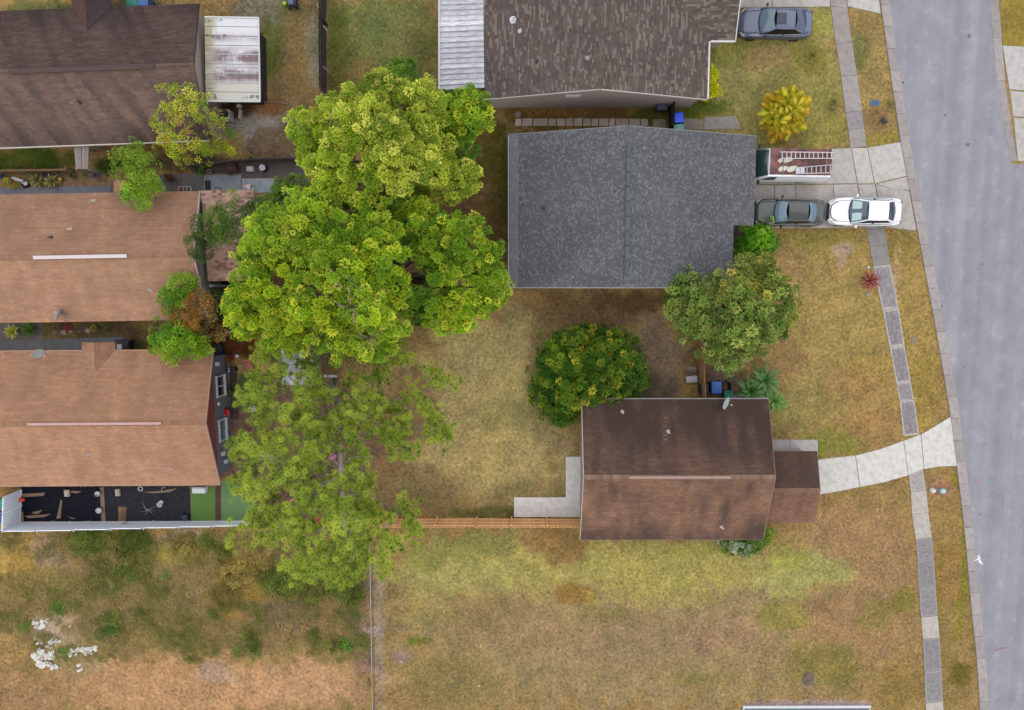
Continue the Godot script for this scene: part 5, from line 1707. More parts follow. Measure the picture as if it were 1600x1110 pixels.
func cars() -> void:
	var c := at(1212, 36, 0.7)
	saloon("dark slate blue saloon car with a sunroof, beside the driveway at the top", Vector3(c.x, 0, c.z), deg_to_rad(-1.0), {"len": 4.62, "wid": 1.82, "paint": [98, 108, 134], "metal": 0.25, "glass": [118, 138, 150], "rear_glass": [66, 80, 112], "sunroof": true, "dark_mirror": true, "rear_base": 1.75, "rear_roof": 0.98})
	c = at(1233, 332, 0.7)
	saloon("dark olive green saloon car half under the garage roof", Vector3(c.x, 0, c.z), deg_to_rad(-0.6), {"len": 4.5, "wid": 1.76, "paint": [60, 67, 62], "glass": [124, 148, 166], "rear_glass": [112, 142, 160], "slim": 1.04, "dark_mirror": true, "trim": mt(196, 196, 192, 0.3), "rear_base": 1.62, "cowl": -0.92, "front_roof": -0.3})
	c = at(1352, 331, 0.7)
	saloon("white saloon car parked across the pavement on the driveway", Vector3(c.x, 0, c.z), deg_to_rad(-0.8), {"len": 4.66, "wid": 1.8, "paint": [282, 283, 287], "glass": [84, 104, 118], "rear_glass": [66, 76, 98], "grille_bar": true, "visor": true, "rear_base": 1.72, "rear_roof": 1.16, "cowl": -1.0, "front_roof": -0.12})
	# white work van with a faded roof
	var back := at(1300, 254, 2.0)
	var o := thing("work_van", "white work van with a rusty brown roof carrying two ladders", "van", Vector3(back.x - 2.7, 0, back.z), deg_to_rad(-0.8))
	var white := mt(282, 282, 287, 0.35)
	var body := Shape.new(Vector3.ZERO, true)
	hull(body, [[-2.75, 0.62, 0.62, 0.58], [-2.7, 0.78, 0.84, 0.78], [-2.5, 0.90, 1.0, 0.95], [-2.0, 0.96, 1.12, 1.08], [-1.85, 0.965, 1.2, 1.15]], 0.28)
	part(body, "bonnet", white, o)
	var boxs := Shape.new()
	var sec := func(x: float, lean: float) -> Array: return [Vector3(x, 0.28, -0.94), Vector3(x, 0.5, -0.99), Vector3(x, 1.15, -0.985), Vector3(x + lean, 1.98, -0.86), Vector3(x + lean, 1.99, -0.76), Vector3(x + lean, 2.03, 0.0), Vector3(x + lean, 1.99, 0.76), Vector3(x + lean, 1.98, 0.86), Vector3(x, 1.15, 0.985), Vector3(x, 0.5, 0.99), Vector3(x, 0.28, 0.94)]
	var r0: Array = sec.call(-1.86, 0.62)
	var r1: Array = sec.call(2.66, 0.0)
	var r2: Array = sec.call(2.7, -0.03)
	for pr in [[r0, r1], [r1, r2]]:
		for k in r0.size():
			var l := (k + 1) % r0.size()
			boxs.quad(pr[0][k], pr[1][k], pr[1][l], pr[0][l])
	boxs.face(r0, Vector3(0, 1, 0))
	boxs.face(r2, Vector3(0, 1, 0))
	part(boxs, "body", white, o)
	var roof := Shape.new(Vector3.ZERO, true)
	patch(roof, Vector3(-1.2, 2.0, -0.865), Vector3(-1.2, 2.0, 0.76), Vector3(2.66, 2.0, 0.76), Vector3(2.66, 2.0, -0.865), Vector3(0, 0.11, 0), 12, 12)
	part(roof, "roof", worn(150, 96, 90, "dirty", 0.7), o)
	var ws := Shape.new(Vector3.ZERO, true)
	patch(ws, Vector3(-1.9, 1.2, -0.86), Vector3(-1.9, 1.2, 0.86), Vector3(-1.26, 2.01, 0.78), Vector3(-1.26, 2.01, -0.78), Vector3(-0.14, 0.05, 0), 8, 4, Vector3(-0.03, 0.03, 0))
	part(ws, "windscreen", mt(48, 74, 70, 0.12), o)
	for sg in [-1.0, 1.0]:
		var win := Shape.new()
		var q := [Vector3(-1.55, 1.24, sg * 0.988), Vector3(-0.62, 1.24, sg * 0.988), Vector3(-0.62, 1.86, sg * 0.895), Vector3(-1.12, 1.86, sg * 0.895)]
		win.face(q, Vector3(-1, 1.2, 0))
		part(win, "side_window", mt(40, 52, 56, 0.1), o)
		var mir := Shape.new()
		mir.box(Vector3(-1.62, 1.3, sg * 1.12), Vector3(0.12, 0.24, 0.24), 0.0, 0.03)
		part(mir, "mirror", mt(30, 32, 36, 0.5), o)
		var tl := Shape.new()
		tl.box(Vector3(2.7, 1.1, sg * 0.9), Vector3(0.05, 0.5, 0.12), 0, 0.015)
		part(tl, "tail_light", mt(140, 26, 24, 0.2), o)
		var hl := Shape.new()
		hl.box(Vector3(-2.66, 0.78, sg * 0.68), Vector3(0.14, 0.2, 0.28), sg * 0.3, 0.03)
		part(hl, "headlight", mt(220, 222, 224, 0.1), o)
	var bump := Shape.new()
	bump.box(Vector3(2.78, 0.5, 0), Vector3(0.14, 0.2, 1.8), 0, 0.04)
	part(bump, "bumper", mt(60, 60, 64, 0.6), o)
	for x in [-0.4, 1.0, 2.3]:
		var bar := Shape.new()
		bar.tube([Vector3(x, 2.1, -0.8), Vector3(x, 2.17, -0.75), Vector3(x, 2.17, 0.75), Vector3(x, 2.1, 0.8)], [0.025], 6)
		part(bar, "roof_bar", mt(200, 150, 130, 0.6) if x > 2 else mt(150, 120, 116, 0.6), o)
	wheels(o, [-1.85, 1.5], 0.88, 0.36)
	var lm := mt(236, 232, 236, 0.45)
	ladder("full length white ladder along the far side of the van roof", at(1219, 237.6, 2.25), at(1303, 238.5, 2.25), at(1303, 247.5, 2.25), at(1219, 247.8, 2.25), 12, lm)
	ladder("shorter silver ladder with plates, on the near side of the van roof", at(1243, 262.5, 2.25), at(1301, 257.5, 2.25), at(1301, 270, 2.25), at(1243, 271.5, 2.25), 8, mt(214, 218, 224, 0.4, 0.2), 2)
	for q in [[1221, 250, 0.22, "cream rag on the van roof, nearest the palm"], [1223, 263.5, 0.28, "white crumpled rag behind the van windscreen"], [1238, 264, 0.34, "pale cloth bundle at the front end of the silver ladder"], [1231, 249.5, 0.32, "cream strip of cloth beside the full length ladder"]]:
		var s := Shape.new()
		s.lump(Vector3.ZERO, Vector3(q[2], 0.06, q[2] * 0.55), 0.7, int(q[0]), 10, 5, 0.0)
		whole(s, "rag", mt(238, 234, 216), q[3], "rag", at(q[0], q[1], 2.11), 0.3)


# ---------------------------------------------------------------- trees

# a tuft of leaves: each leaf two triangles, bent along its midrib
func tuft(n: int, r: float, leaf: float, wide: float, dome: float, sd: int, vary := 0.35) -> ArrayMesh:
	var g := Shape.new()
	var q := RandomNumberGenerator.new()
	q.seed = sd
	for i in n:
		var a := TAU * fposmod(i * 0.618, 1.0)
		var y := lerpf(1.0, -0.25, (i + 0.5) / n)
		var d := Vector3(cos(a) * sqrt(1 - y * y), y * dome, sin(a) * sqrt(1 - y * y)).normalized()
		var base := d * r * q.randf_range(0.25, 0.85)
		var out := (d + Vector3(q.randf_range(-0.7, 0.7), q.randf_range(-0.35, 0.5), q.randf_range(-0.7, 0.7))).normalized()
		var side := out.cross(Vector3.UP + Vector3(q.randf_range(-0.4, 0.4), 0, q.randf_range(-0.4, 0.4))).normalized()
		var nn := side.cross(out)
		var l := leaf * q.randf_range(0.7, 1.2)
		var f := 1.0 + vary * (q.randf() - 0.5) * 2.0
		g.col = Color(f * q.randf_range(0.94, 1.08), f, f * q.randf_range(0.85, 1.1))
		var tip := base + out * l - nn * l * 0.18
		var mid := base + out * l * 0.5
		var s1 := mid + side * wide * 0.5 + nn * wide * 0.12
		var s2 := mid - side * wide * 0.5 + nn * wide * 0.12
		g.tri(base, s1, tip)
		g.tri(base, tip, s2)
	return g.done()


func leaf_skin(back := Color(0.11, 0.15, 0.015), spec := 0.3) -> StandardMaterial3D:
	return painted_by_vertex(0.62, back, spec)


# leaves over the upper shell of a lobe of a crown
func lobe(buf: Buf, c: Vector3, r: float, squash: float, per_area: float, size: float, cols: Array, up: float, low := -0.25, deep := 0.35) -> void:
	var n := int(per_area * r * r)
	var ph := rng.randf() * 50.0
	var tint := rng.randf_range(0.74, 1.16)
	for i in n:
		var y := rng.randf_range(low, 1.0)
		var a := rng.randf() * TAU
		var s := sqrt(maxf(0.0, 1.0 - y * y))
		var d := Vector3(s * cos(a), y, s * sin(a))
		var rough := 1.0 + 0.28 * noise.get_noise_3d(d.x * 1.7 + ph, d.y * 1.7, d.z * 1.7 - ph)
		var k := rough * (rng.randf_range(0.82, 1.06) if rng.randf() > deep else rng.randf_range(0.35, 0.85))
		if rng.randf() < 0.1:
			k *= rng.randf_range(1.1, 1.5)
		var p := c + Vector3(d.x, d.y * squash, d.z) * r * k
		var axis := (d + Vector3.UP * up + Vector3(rng.randf_range(-0.3, 0.3), 0, rng.randf_range(-0.3, 0.3))).normalized()
		var x := axis.cross(Vector3(sin(a * 3.0), 0.2, cos(a * 5.0))).normalized()
		var z := x.cross(axis)
		var sc := size * rng.randf_range(0.62, 1.3)
		var t := noise.get_noise_3d(p.x * 0.55, p.y * 0.55, p.z * 0.55) * 1.2 + rng.randf_range(-0.55, 0.55) + 0.5
		var col: Color = cols[0].lerp(cols[1], clampf(t, 0.0, 1.0))
		if cols.size() > 2 and rng.randf() < 0.16:
			col = cols[2]
		col *= (1.95 if deep < 0.3 else 1.8) * tint
		buf.put(Basis(x, axis, z) * Basis(Vector3.UP, rng.randf() * TAU) * Basis.from_scale(Vector3(sc, sc * rng.randf_range(0.75, 1.15), sc)), p, col)


func limbs(o: Node3D, root: Vector3, fork: Vector3, ends: Array, r: float, m: Material) -> void:
	var t := Shape.new(o.position, true)
	t.tube([root, root.lerp(fork, 0.4) + Vector3(0.1, 0, -0.06), fork], [r * 1.35, r * 1.02, r * 0.85], 9)
	part(t, "trunk", m, o)
	for e in ends:
		var s := Shape.new(o.position, true)
		var mid: Vector3 = fork.lerp(e, 0.5) + Vector3(rng.randf_range(-0.3, 0.3), 0.25, rng.randf_range(-0.3, 0.3))
		s.tube([fork - Vector3.UP * 0.1, mid, e], [r * 0.55, r * 0.36, r * 0.1], 6)
		for k in 3:
			var b: Vector3 = mid.lerp(e, 0.2 + 0.25 * k)
			s.tube([b, b + Vector3(rng.randf_range(-0.8, 0.8), rng.randf_range(0.2, 0.8), rng.randf_range(-0.8, 0.8))], [r * 0.16, r * 0.05], 5)
		part(s, "branch", m, o)


# lobes: [px, py, radius in pixels, height of its middle, colour set]
func leafy_tree(n: String, label: String, root: Vector3, fork_h: float, lobes: Array, sets: Array, opt: Dictionary) -> Node3D:
	var o := thing(n, label, opt.get("kind", "tree"), root, 0.0, opt.get("group", ""))
	var buf := Buf.new()
	var ends := []
	var mid := Vector3.ZERO
	noise.seed = absi(label.hash()) % 999
	for q in lobes:
		var c := at(q[0], q[1], q[3])
		mid += c / lobes.size()
		var r := metres(q[2], q[3])
		if r > 1.0 and opt.get("split", true):
			# a lobe is itself a cluster of leafy heads
			var m := int(opt.get("heads", 10))
			var turn := rng.randf() * TAU
			var lift := Vector3.UP * rng.randf_range(-0.75, 0.75) * r
			for k in m:
				var y := 1.0 - 1.15 * (k + 0.5) / m
				var a := turn + TAU * 0.618 * k
				var d := Vector3(cos(a) * sqrt(1.0 - y * y), y * 0.85, sin(a) * sqrt(1.0 - y * y))
				lobe(buf, c - o.position + lift + d * r * rng.randf_range(0.56, 0.95), r * rng.randf_range(0.18, 0.34), opt.get("squash", 0.85), opt.get("density", 42.0), opt.get("size", 1.0), sets[q[4]], opt.get("up", 0.5), -0.1, opt.get("deep", 0.2))
		else:
			lobe(buf, c - o.position, r, opt.get("squash", 0.75), opt.get("density", 42.0), opt.get("size", 1.0), sets[q[4]], opt.get("up", 0.5), opt.get("low", -0.25), opt.get("deep", 0.35))
		ends.append(c - Vector3.UP * r * 0.15)
	scatter("crown", opt.leaf, opt.get("skin", leaf_skin()), buf, o)
	var fork := root.lerp(Vector3(mid.x, fork_h, mid.z), 1.0) if opt.get("lean", true) else root + Vector3.UP * fork_h
	fork.y = fork_h
	limbs(o, root, fork, ends, opt.get("girth", 0.25), opt.get("bark", worn(140, 120, 104, "wood")))
	return o


func trees() -> void:
	var leaf := tuft(44, 0.21, 0.12, 0.062, 0.8, 5)
	var lime := [lin(112, 142, 28), lin(166, 186, 46), lin(200, 206, 84)]
	var olive := [lin(108, 134, 32), lin(164, 176, 54), lin(196, 198, 84)]
	var fresh := [lin(84, 122, 18), lin(126, 156, 28), lin(164, 176, 44)]
	var deep := [lin(64, 104, 22), lin(104, 140, 30), lin(128, 158, 44)]
	var acid := [lin(96, 134, 16), lin(148, 172, 26), lin(182, 188, 50)]
	var o := {"leaf": leaf, "density": 112.0, "girth": 0.3, "squash": 0.95, "deep": 0.06}
	leafy_tree("broadleaf_tree", "big lime green broadleaf tree with yellowish tips, nearest the metal patio cover", at(640, 262), 3.6, [
		[500, 222, 44, 8.0, 0], [478, 198, 24, 7.2, 0], [520, 180, 40, 8.4, 1], [560, 165, 36, 8.6, 1], [626, 128, 27, 6.5, 3], [596, 142, 26, 7.6, 1], [640, 168, 40, 8.8, 1], [664, 160, 28, 8.0, 1], [560, 244, 50, 9.8, 0], [512, 262, 36, 8.6, 0], [592, 190, 34, 9.6, 1], [612, 226, 34, 10.4, 1], [596, 262, 30, 9.6, 0], [640, 266, 44, 9.6, 1],
		[680, 250, 38, 8.6, 1], [700, 288, 26, 7.4, 1], [716, 234, 24, 5.8, 3], [728, 276, 22, 6.8, 1], [728, 166, 30, 7.6, 2], [708, 182, 24, 7.0, 2], [742, 186, 24, 7.2, 2], [720, 200, 22, 7.0, 2], [694, 166, 18, 6.4, 2], [580, 286, 38, 9.0, 0], [532, 296, 30, 8.0, 0], [640, 214, 38, 10.0, 1], [548, 208, 40, 9.6, 0], [662, 214, 24, 8.8, 1], [666, 300, 16, 6.4, 1],
	], [lime, olive, fresh, deep], o)
	var big := leafy_tree("broadleaf_tree", "largest bright green broadleaf tree, its crown reaching the slate roof", at(598, 420), 3.2, [
		[402, 470, 44, 7.6, 0], [384, 500, 26, 6.6, 0], [372, 474, 22, 6.6, 0], [440, 440, 46, 8.6, 0], [420, 408, 34, 8.0, 1], [398, 392, 24, 7.0, 2], [446, 370, 42, 8.6, 2], [426, 352, 26, 7.4, 2], [492, 350, 42, 9.4, 2], [474, 330, 28, 8.4, 2], [524, 362, 40, 9.8, 1], [482, 400, 46, 10.0, 1], [560, 384, 38, 10.2, 1], [524, 414, 34, 10.6, 1], [612, 446, 28, 9.6, 0], [530, 492, 30, 9.2, 0],
		[560, 430, 46, 10.6, 0], [600, 408, 40, 10.0, 0], [596, 360, 36, 9.0, 2], [500, 462, 44, 9.6, 0], [452, 490, 44, 8.6, 0], [580, 480, 42, 9.4, 2], [612, 502, 34, 8.2, 2], [490, 522, 38, 8.0, 2], [440, 528, 32, 7.0, 2], [550, 530, 36, 7.8, 2], [594, 532, 30, 7.2, 2], [636, 470, 22, 7.4, 3],
		[650, 340, 38, 8.2, 2], [630, 322, 26, 7.0, 3], [646, 376, 30, 7.6, 3], [680, 388, 40, 8.8, 1], [700, 418, 38, 8.6, 1], [692, 362, 24, 7.8, 2], [732, 372, 34, 8.2, 1], [750, 400, 30, 8.2, 1], [762, 430, 30, 7.6, 2], [770, 452, 24, 7.2, 2], [744, 466, 34, 7.8, 0], [706, 480, 34, 7.6, 0], [676, 468, 26, 7.2, 3], [722, 494, 22, 6.8, 2], [690, 494, 22, 6.6, 2], [656, 490, 18, 6.0, 3],
	], [acid, fresh, [lin(104, 144, 26), lin(150, 176, 34), lin(180, 190, 60)], deep], o)
	for q in [[537, 441, 11.6], [545, 480, 11.2], [572, 528, 9.8], [520, 416, 11.4]]:
		var g := Shape.new(big.position)
		var hub := at(q[0], q[1], q[2])
		for k in 9:
			var a := k * 0.74 + rng.randf()
			var l := rng.randf_range(0.4, 0.85)
			var mid := hub + Vector3(cos(a), rng.randf_range(-0.1, 0.5), sin(a)) * l * 0.5
			g.tube([hub - Vector3.UP * 0.8, mid, mid + Vector3(cos(a + 0.4), 0.1, sin(a + 0.4)) * l * 0.6], [0.035, 0.024, 0.012], 4)
		part(g, "bare_twig", worn(206, 176, 156, "wood"), big)
	leafy_tree("broadleaf_tree", "darker green understorey tree showing between the two big bright crowns", at(560, 330), 2.4, [
		[448, 312, 26, 5.6, 0], [464, 296, 24, 5.6, 0], [500, 318, 30, 6.4, 1], [524, 306, 24, 6.2, 0], [560, 320, 28, 5.6, 0], [590, 304, 26, 5.0, 0], [600, 330, 24, 5.0, 0], [570, 346, 24, 6.0, 1],
	], [deep, fresh], {"leaf": leaf, "density": 50.0, "girth": 0.16})
	# smaller trees round the left houses
	var thin_leaf := tuft(26, 0.24, 0.15, 0.06, 0.8, 8)
	var bark := worn(170, 146, 116, "wood")
	leafy_tree("ornamental_tree", "thin yellow green tree with bare arching branches beside the brown roof", at(312, 196), 1.8, [
		[276, 158, 22, 4.6, 0], [300, 152, 18, 4.6, 0], [262, 180, 20, 4.2, 0], [250, 202, 16, 4.0, 0], [290, 176, 22, 4.8, 1], [318, 172, 20, 4.4, 0], [336, 194, 18, 3.8, 1], [340, 222, 16, 3.4, 0], [270, 230, 22, 4.0, 0], [294, 222, 18, 4.2, 1], [318, 240, 16, 3.6, 0], [262, 214, 16, 4.0, 1], [350, 240, 12, 3.0, 0], [290, 250, 14, 3.2, 1], [362, 206, 9, 3.0, 2],
	], [[lin(110, 142, 16), lin(164, 178, 30), lin(186, 190, 60)], [lin(146, 150, 40), lin(184, 180, 60), lin(170, 140, 60)], deep], {"leaf": thin_leaf, "density": 26.0, "girth": 0.09, "bark": bark, "deep": 0.6, "skin": leaf_skin(Color(0.25, 0.33, 0.04), 0.3)})
	leafy_tree("small_tree", "small fresh green tree over the corner of the tan roof", at(222, 276), 1.6, [
		[196, 252, 20, 3.4, 0], [212, 246, 22, 3.8, 0], [230, 258, 18, 3.6, 0], [204, 272, 18, 3.6, 0], [226, 280, 20, 3.8, 1], [204, 302, 17, 3.8, 2], [220, 312, 16, 3.6, 2], [238, 296, 14, 3.6, 1], [196, 310, 9, 3.2, 2],
	], [[lin(108, 140, 34), lin(136, 160, 50)], [lin(98, 132, 32), lin(132, 158, 40)], [lin(96, 150, 8), lin(136, 184, 14)]], {"leaf": thin_leaf, "density": 52.0, "girth": 0.07})
	leafy_tree("small_tree", "open dark green tree leaning over the mottled roof of the added room", at(432, 318), 2.6, [
		[306, 378, 18, 4.4, 0], [318, 356, 20, 4.8, 0], [340, 342, 22, 5.0, 1], [358, 330, 20, 5.0, 0], [362, 352, 20, 5.0, 0], [336, 372, 18, 4.6, 0], [314, 396, 15, 4.2, 0], [372, 376, 14, 4.6, 0], [352, 364, 16, 4.6, 1], [390, 332, 15, 4.8, 0], [402, 316, 10, 4.8, 0], [412, 340, 14, 4.4, 0], [424, 330, 14, 4.2, 0], [364, 308, 9, 4.6, 1], [420, 318, 12, 4.2, 0],
	], [[lin(56, 84, 30), lin(94, 122, 46)], [lin(84, 116, 34), lin(122, 150, 48)]], {"leaf": thin_leaf, "density": 48.0, "girth": 0.08, "bark": worn(150, 138, 124, "wood"), "deep": 0.6, "lean": false})
	leafy_tree("small_tree", "small leafy green tree at the south east corner of the tan roof", at(292, 470), 1.6, [
		[268, 462, 18, 3.6, 0], [284, 446, 18, 3.8, 0], [296, 440, 14, 3.8, 1], [282, 470, 16, 3.6, 0], [264, 478, 12, 3.2, 0],
	], [[lin(70, 124, 14), lin(126, 164, 30)], [lin(96, 140, 20), lin(140, 172, 44)]], {"leaf": thin_leaf, "density": 60.0, "girth": 0.07})
	leafy_tree("small_tree", "orange brown leaved small tree between two green ones", at(322, 498), 1.7, [
		[288, 494, 20, 3.6, 0], [306, 476, 20, 3.9, 0], [316, 464, 15, 3.9, 1], [304, 502, 18, 3.6, 0], [326, 484, 16, 3.6, 1], [278, 506, 12, 3.2, 0], [330, 512, 14, 3.0, 1], [344, 524, 9, 2.4, 1],
	], [[lin(136, 92, 34), lin(170, 122, 56)], [lin(114, 96, 50), lin(150, 124, 70)]], {"leaf": thin_leaf, "density": 46.0, "girth": 0.07, "skin": leaf_skin(Color(0.2, 0.1, 0.03))})
	leafy_tree("small_tree", "bright green small tree over the upper eave of the red gabled house", at(302, 536), 1.7, [
		[258, 520, 22, 3.5, 0], [250, 540, 17, 3.4, 1], [280, 520, 20, 3.6, 0], [274, 544, 20, 3.7, 1], [300, 540, 22, 3.6, 1], [318, 540, 15, 3.2, 1], [302, 522, 16, 3.3, 0], [262, 556, 12, 3.6, 2],
	], [[lin(62, 116, 18), lin(110, 154, 30)], [lin(92, 140, 16), lin(142, 178, 34)], [lin(130, 160, 26), lin(170, 186, 50)]], {"leaf": thin_leaf, "density": 58.0, "girth": 0.08})
	leafy_tree("garden_shrub", "dark shrub under the big tree, beside the added room", at(350, 470), 0.5, [[346, 464, 16, 1.2, 0], [356, 474, 13, 1.1, 0], [344, 486, 12, 1.0, 0], [330, 450, 8, 1.4, 1]], [[lin(44, 66, 22), lin(76, 100, 36)], [lin(80, 120, 36), lin(110, 150, 50)]], {"leaf": thin_leaf, "density": 60.0, "girth": 0.03, "kind": "shrub"})
	# broad tree and shrubs of the front gardens
	var broad := tuft(30, 0.22, 0.17, 0.085, 0.7, 12)
	leafy_tree("broad_tree", "broad dull green tree over the tan board fence, yellowing on its sunny side", at(1118, 498), 2.2, [
		[1070, 452, 24, 3.8, 0], [1064, 480, 24, 3.6, 0], [1080, 508, 26, 4.0, 0], [1104, 448, 28, 4.4, 0], [1140, 440, 30, 4.8, 2], [1176, 424, 28, 4.4, 2], [1202, 440, 26, 4.2, 1], [1110, 480, 34, 5.2, 0], [1150, 474, 36, 5.6, 0], [1186, 468, 34, 5.2, 1], [1214, 466, 26, 4.2, 0], [1224, 490, 20, 3.6, 1], [1130, 516, 34, 5.2, 0], [1168, 510, 36, 5.4, 0], [1200, 504, 28, 4.6, 0], [1112, 540, 26, 4.4, 0], [1146, 544, 28, 4.6, 0], [1178, 538, 26, 4.4, 0], [1140, 566, 16, 3.4, 0], [1050, 466, 12, 3.0, 0], [1196, 412, 14, 3.4, 2], [1070, 524, 12, 3.0, 0], [1216, 520, 12, 3.2, 0],
	], [[lin(82, 106, 40), lin(124, 146, 62), lin(148, 160, 80)], [lin(92, 112, 40), lin(140, 150, 62), lin(184, 178, 70)], [lin(96, 110, 44), lin(138, 140, 64), lin(176, 166, 76)]], {"leaf": broad, "density": 62.0, "girth": 0.16, "bark": worn(150, 120, 92, "wood"), "up": 0.3})
	var glossy := tuft(26, 0.2, 0.2, 0.075, 0.8, 15)
	leafy_tree("garden_bush", "large dense green bush mottled with yellow leaves against the dark brown house", at(922, 588), 0.5, [
		[880, 560, 36, 1.5, 0], [870, 590, 36, 1.4, 0], [862, 616, 30, 1.2, 0], [880, 638, 24, 1.1, 0], [912, 552, 40, 1.9, 1], [930, 534, 28, 1.6, 0], [950, 556, 40, 2.0, 1], [974, 566, 34, 1.6, 0], [976, 588, 32, 1.4, 0], [940, 590, 44, 2.1, 1], [904, 600, 40, 1.9, 1], [900, 620, 26, 1.4, 0], [962, 546, 24, 1.5, 0], [890, 540, 20, 1.2, 0], [990, 574, 16, 1.0, 0], [878, 654, 14, 0.8, 0], [996, 596, 14, 0.8, 0],
	], [[lin(42, 80, 14), lin(82, 116, 24), lin(130, 142, 34)], [lin(52, 90, 14), lin(98, 124, 24), lin(160, 156, 36)]], {"leaf": glossy, "density": 92.0, "girth": 0.05, "kind": "bush", "squash": 0.85, "low": -0.5, "split": false, "deep": 0.28})
	leafy_tree("round_bush", "round bright green bush between the porch and the dark green car", at(1180, 382), 0.4, [
		[1170, 370, 17, 1.1, 0], [1192, 370, 17, 1.1, 0], [1168, 384, 16, 1.0, 0], [1184, 382, 22, 1.3, 0], [1198, 382, 15, 1.0, 0], [1176, 394, 14, 0.8, 0], [1194, 394, 13, 0.8, 0],
	], [[lin(52, 112, 8), lin(104, 160, 22), lin(150, 186, 60)]], {"leaf": glossy, "density": 90.0, "girth": 0.04, "kind": "bush", "low": -0.5})
	leafy_tree("yellow_bush", "vivid yellow green bush tucked against the white gutter of the grey brown house", at(1108, 132), 0.3, [
		[1106, 116, 12, 0.8, 0], [1109, 130, 14, 0.9, 1], [1106, 144, 11, 0.8, 1], [1100, 128, 12, 0.9, 0],
	], [[lin(150, 176, 10), lin(214, 214, 20)], [lin(196, 196, 10), lin(238, 222, 16)]], {"leaf": glossy, "density": 90.0, "girth": 0.03, "kind": "bush", "low": -0.5})
	leafy_tree("flower_bed_shrub", "low green and white leaved planting at the corner of the dark brown house", at(1160, 852), 0.1, [
		[1136, 850, 12, 0.45, 0], [1152, 856, 13, 0.5, 0], [1168, 854, 14, 0.5, 0], [1184, 848, 12, 0.45, 0], [1196, 842, 9, 0.4, 1], [1200, 830, 7, 0.4, 1], [1150, 846, 10, 0.5, 0], [1170, 846, 10, 0.5, 0],
	], [[lin(78, 124, 36), lin(128, 160, 70), lin(206, 214, 190)], [lin(90, 140, 26), lin(130, 170, 40)]], {"leaf": glossy, "density": 110.0, "size": 0.75, "girth": 0.02, "kind": "shrub", "low": -0.6})
	pine()


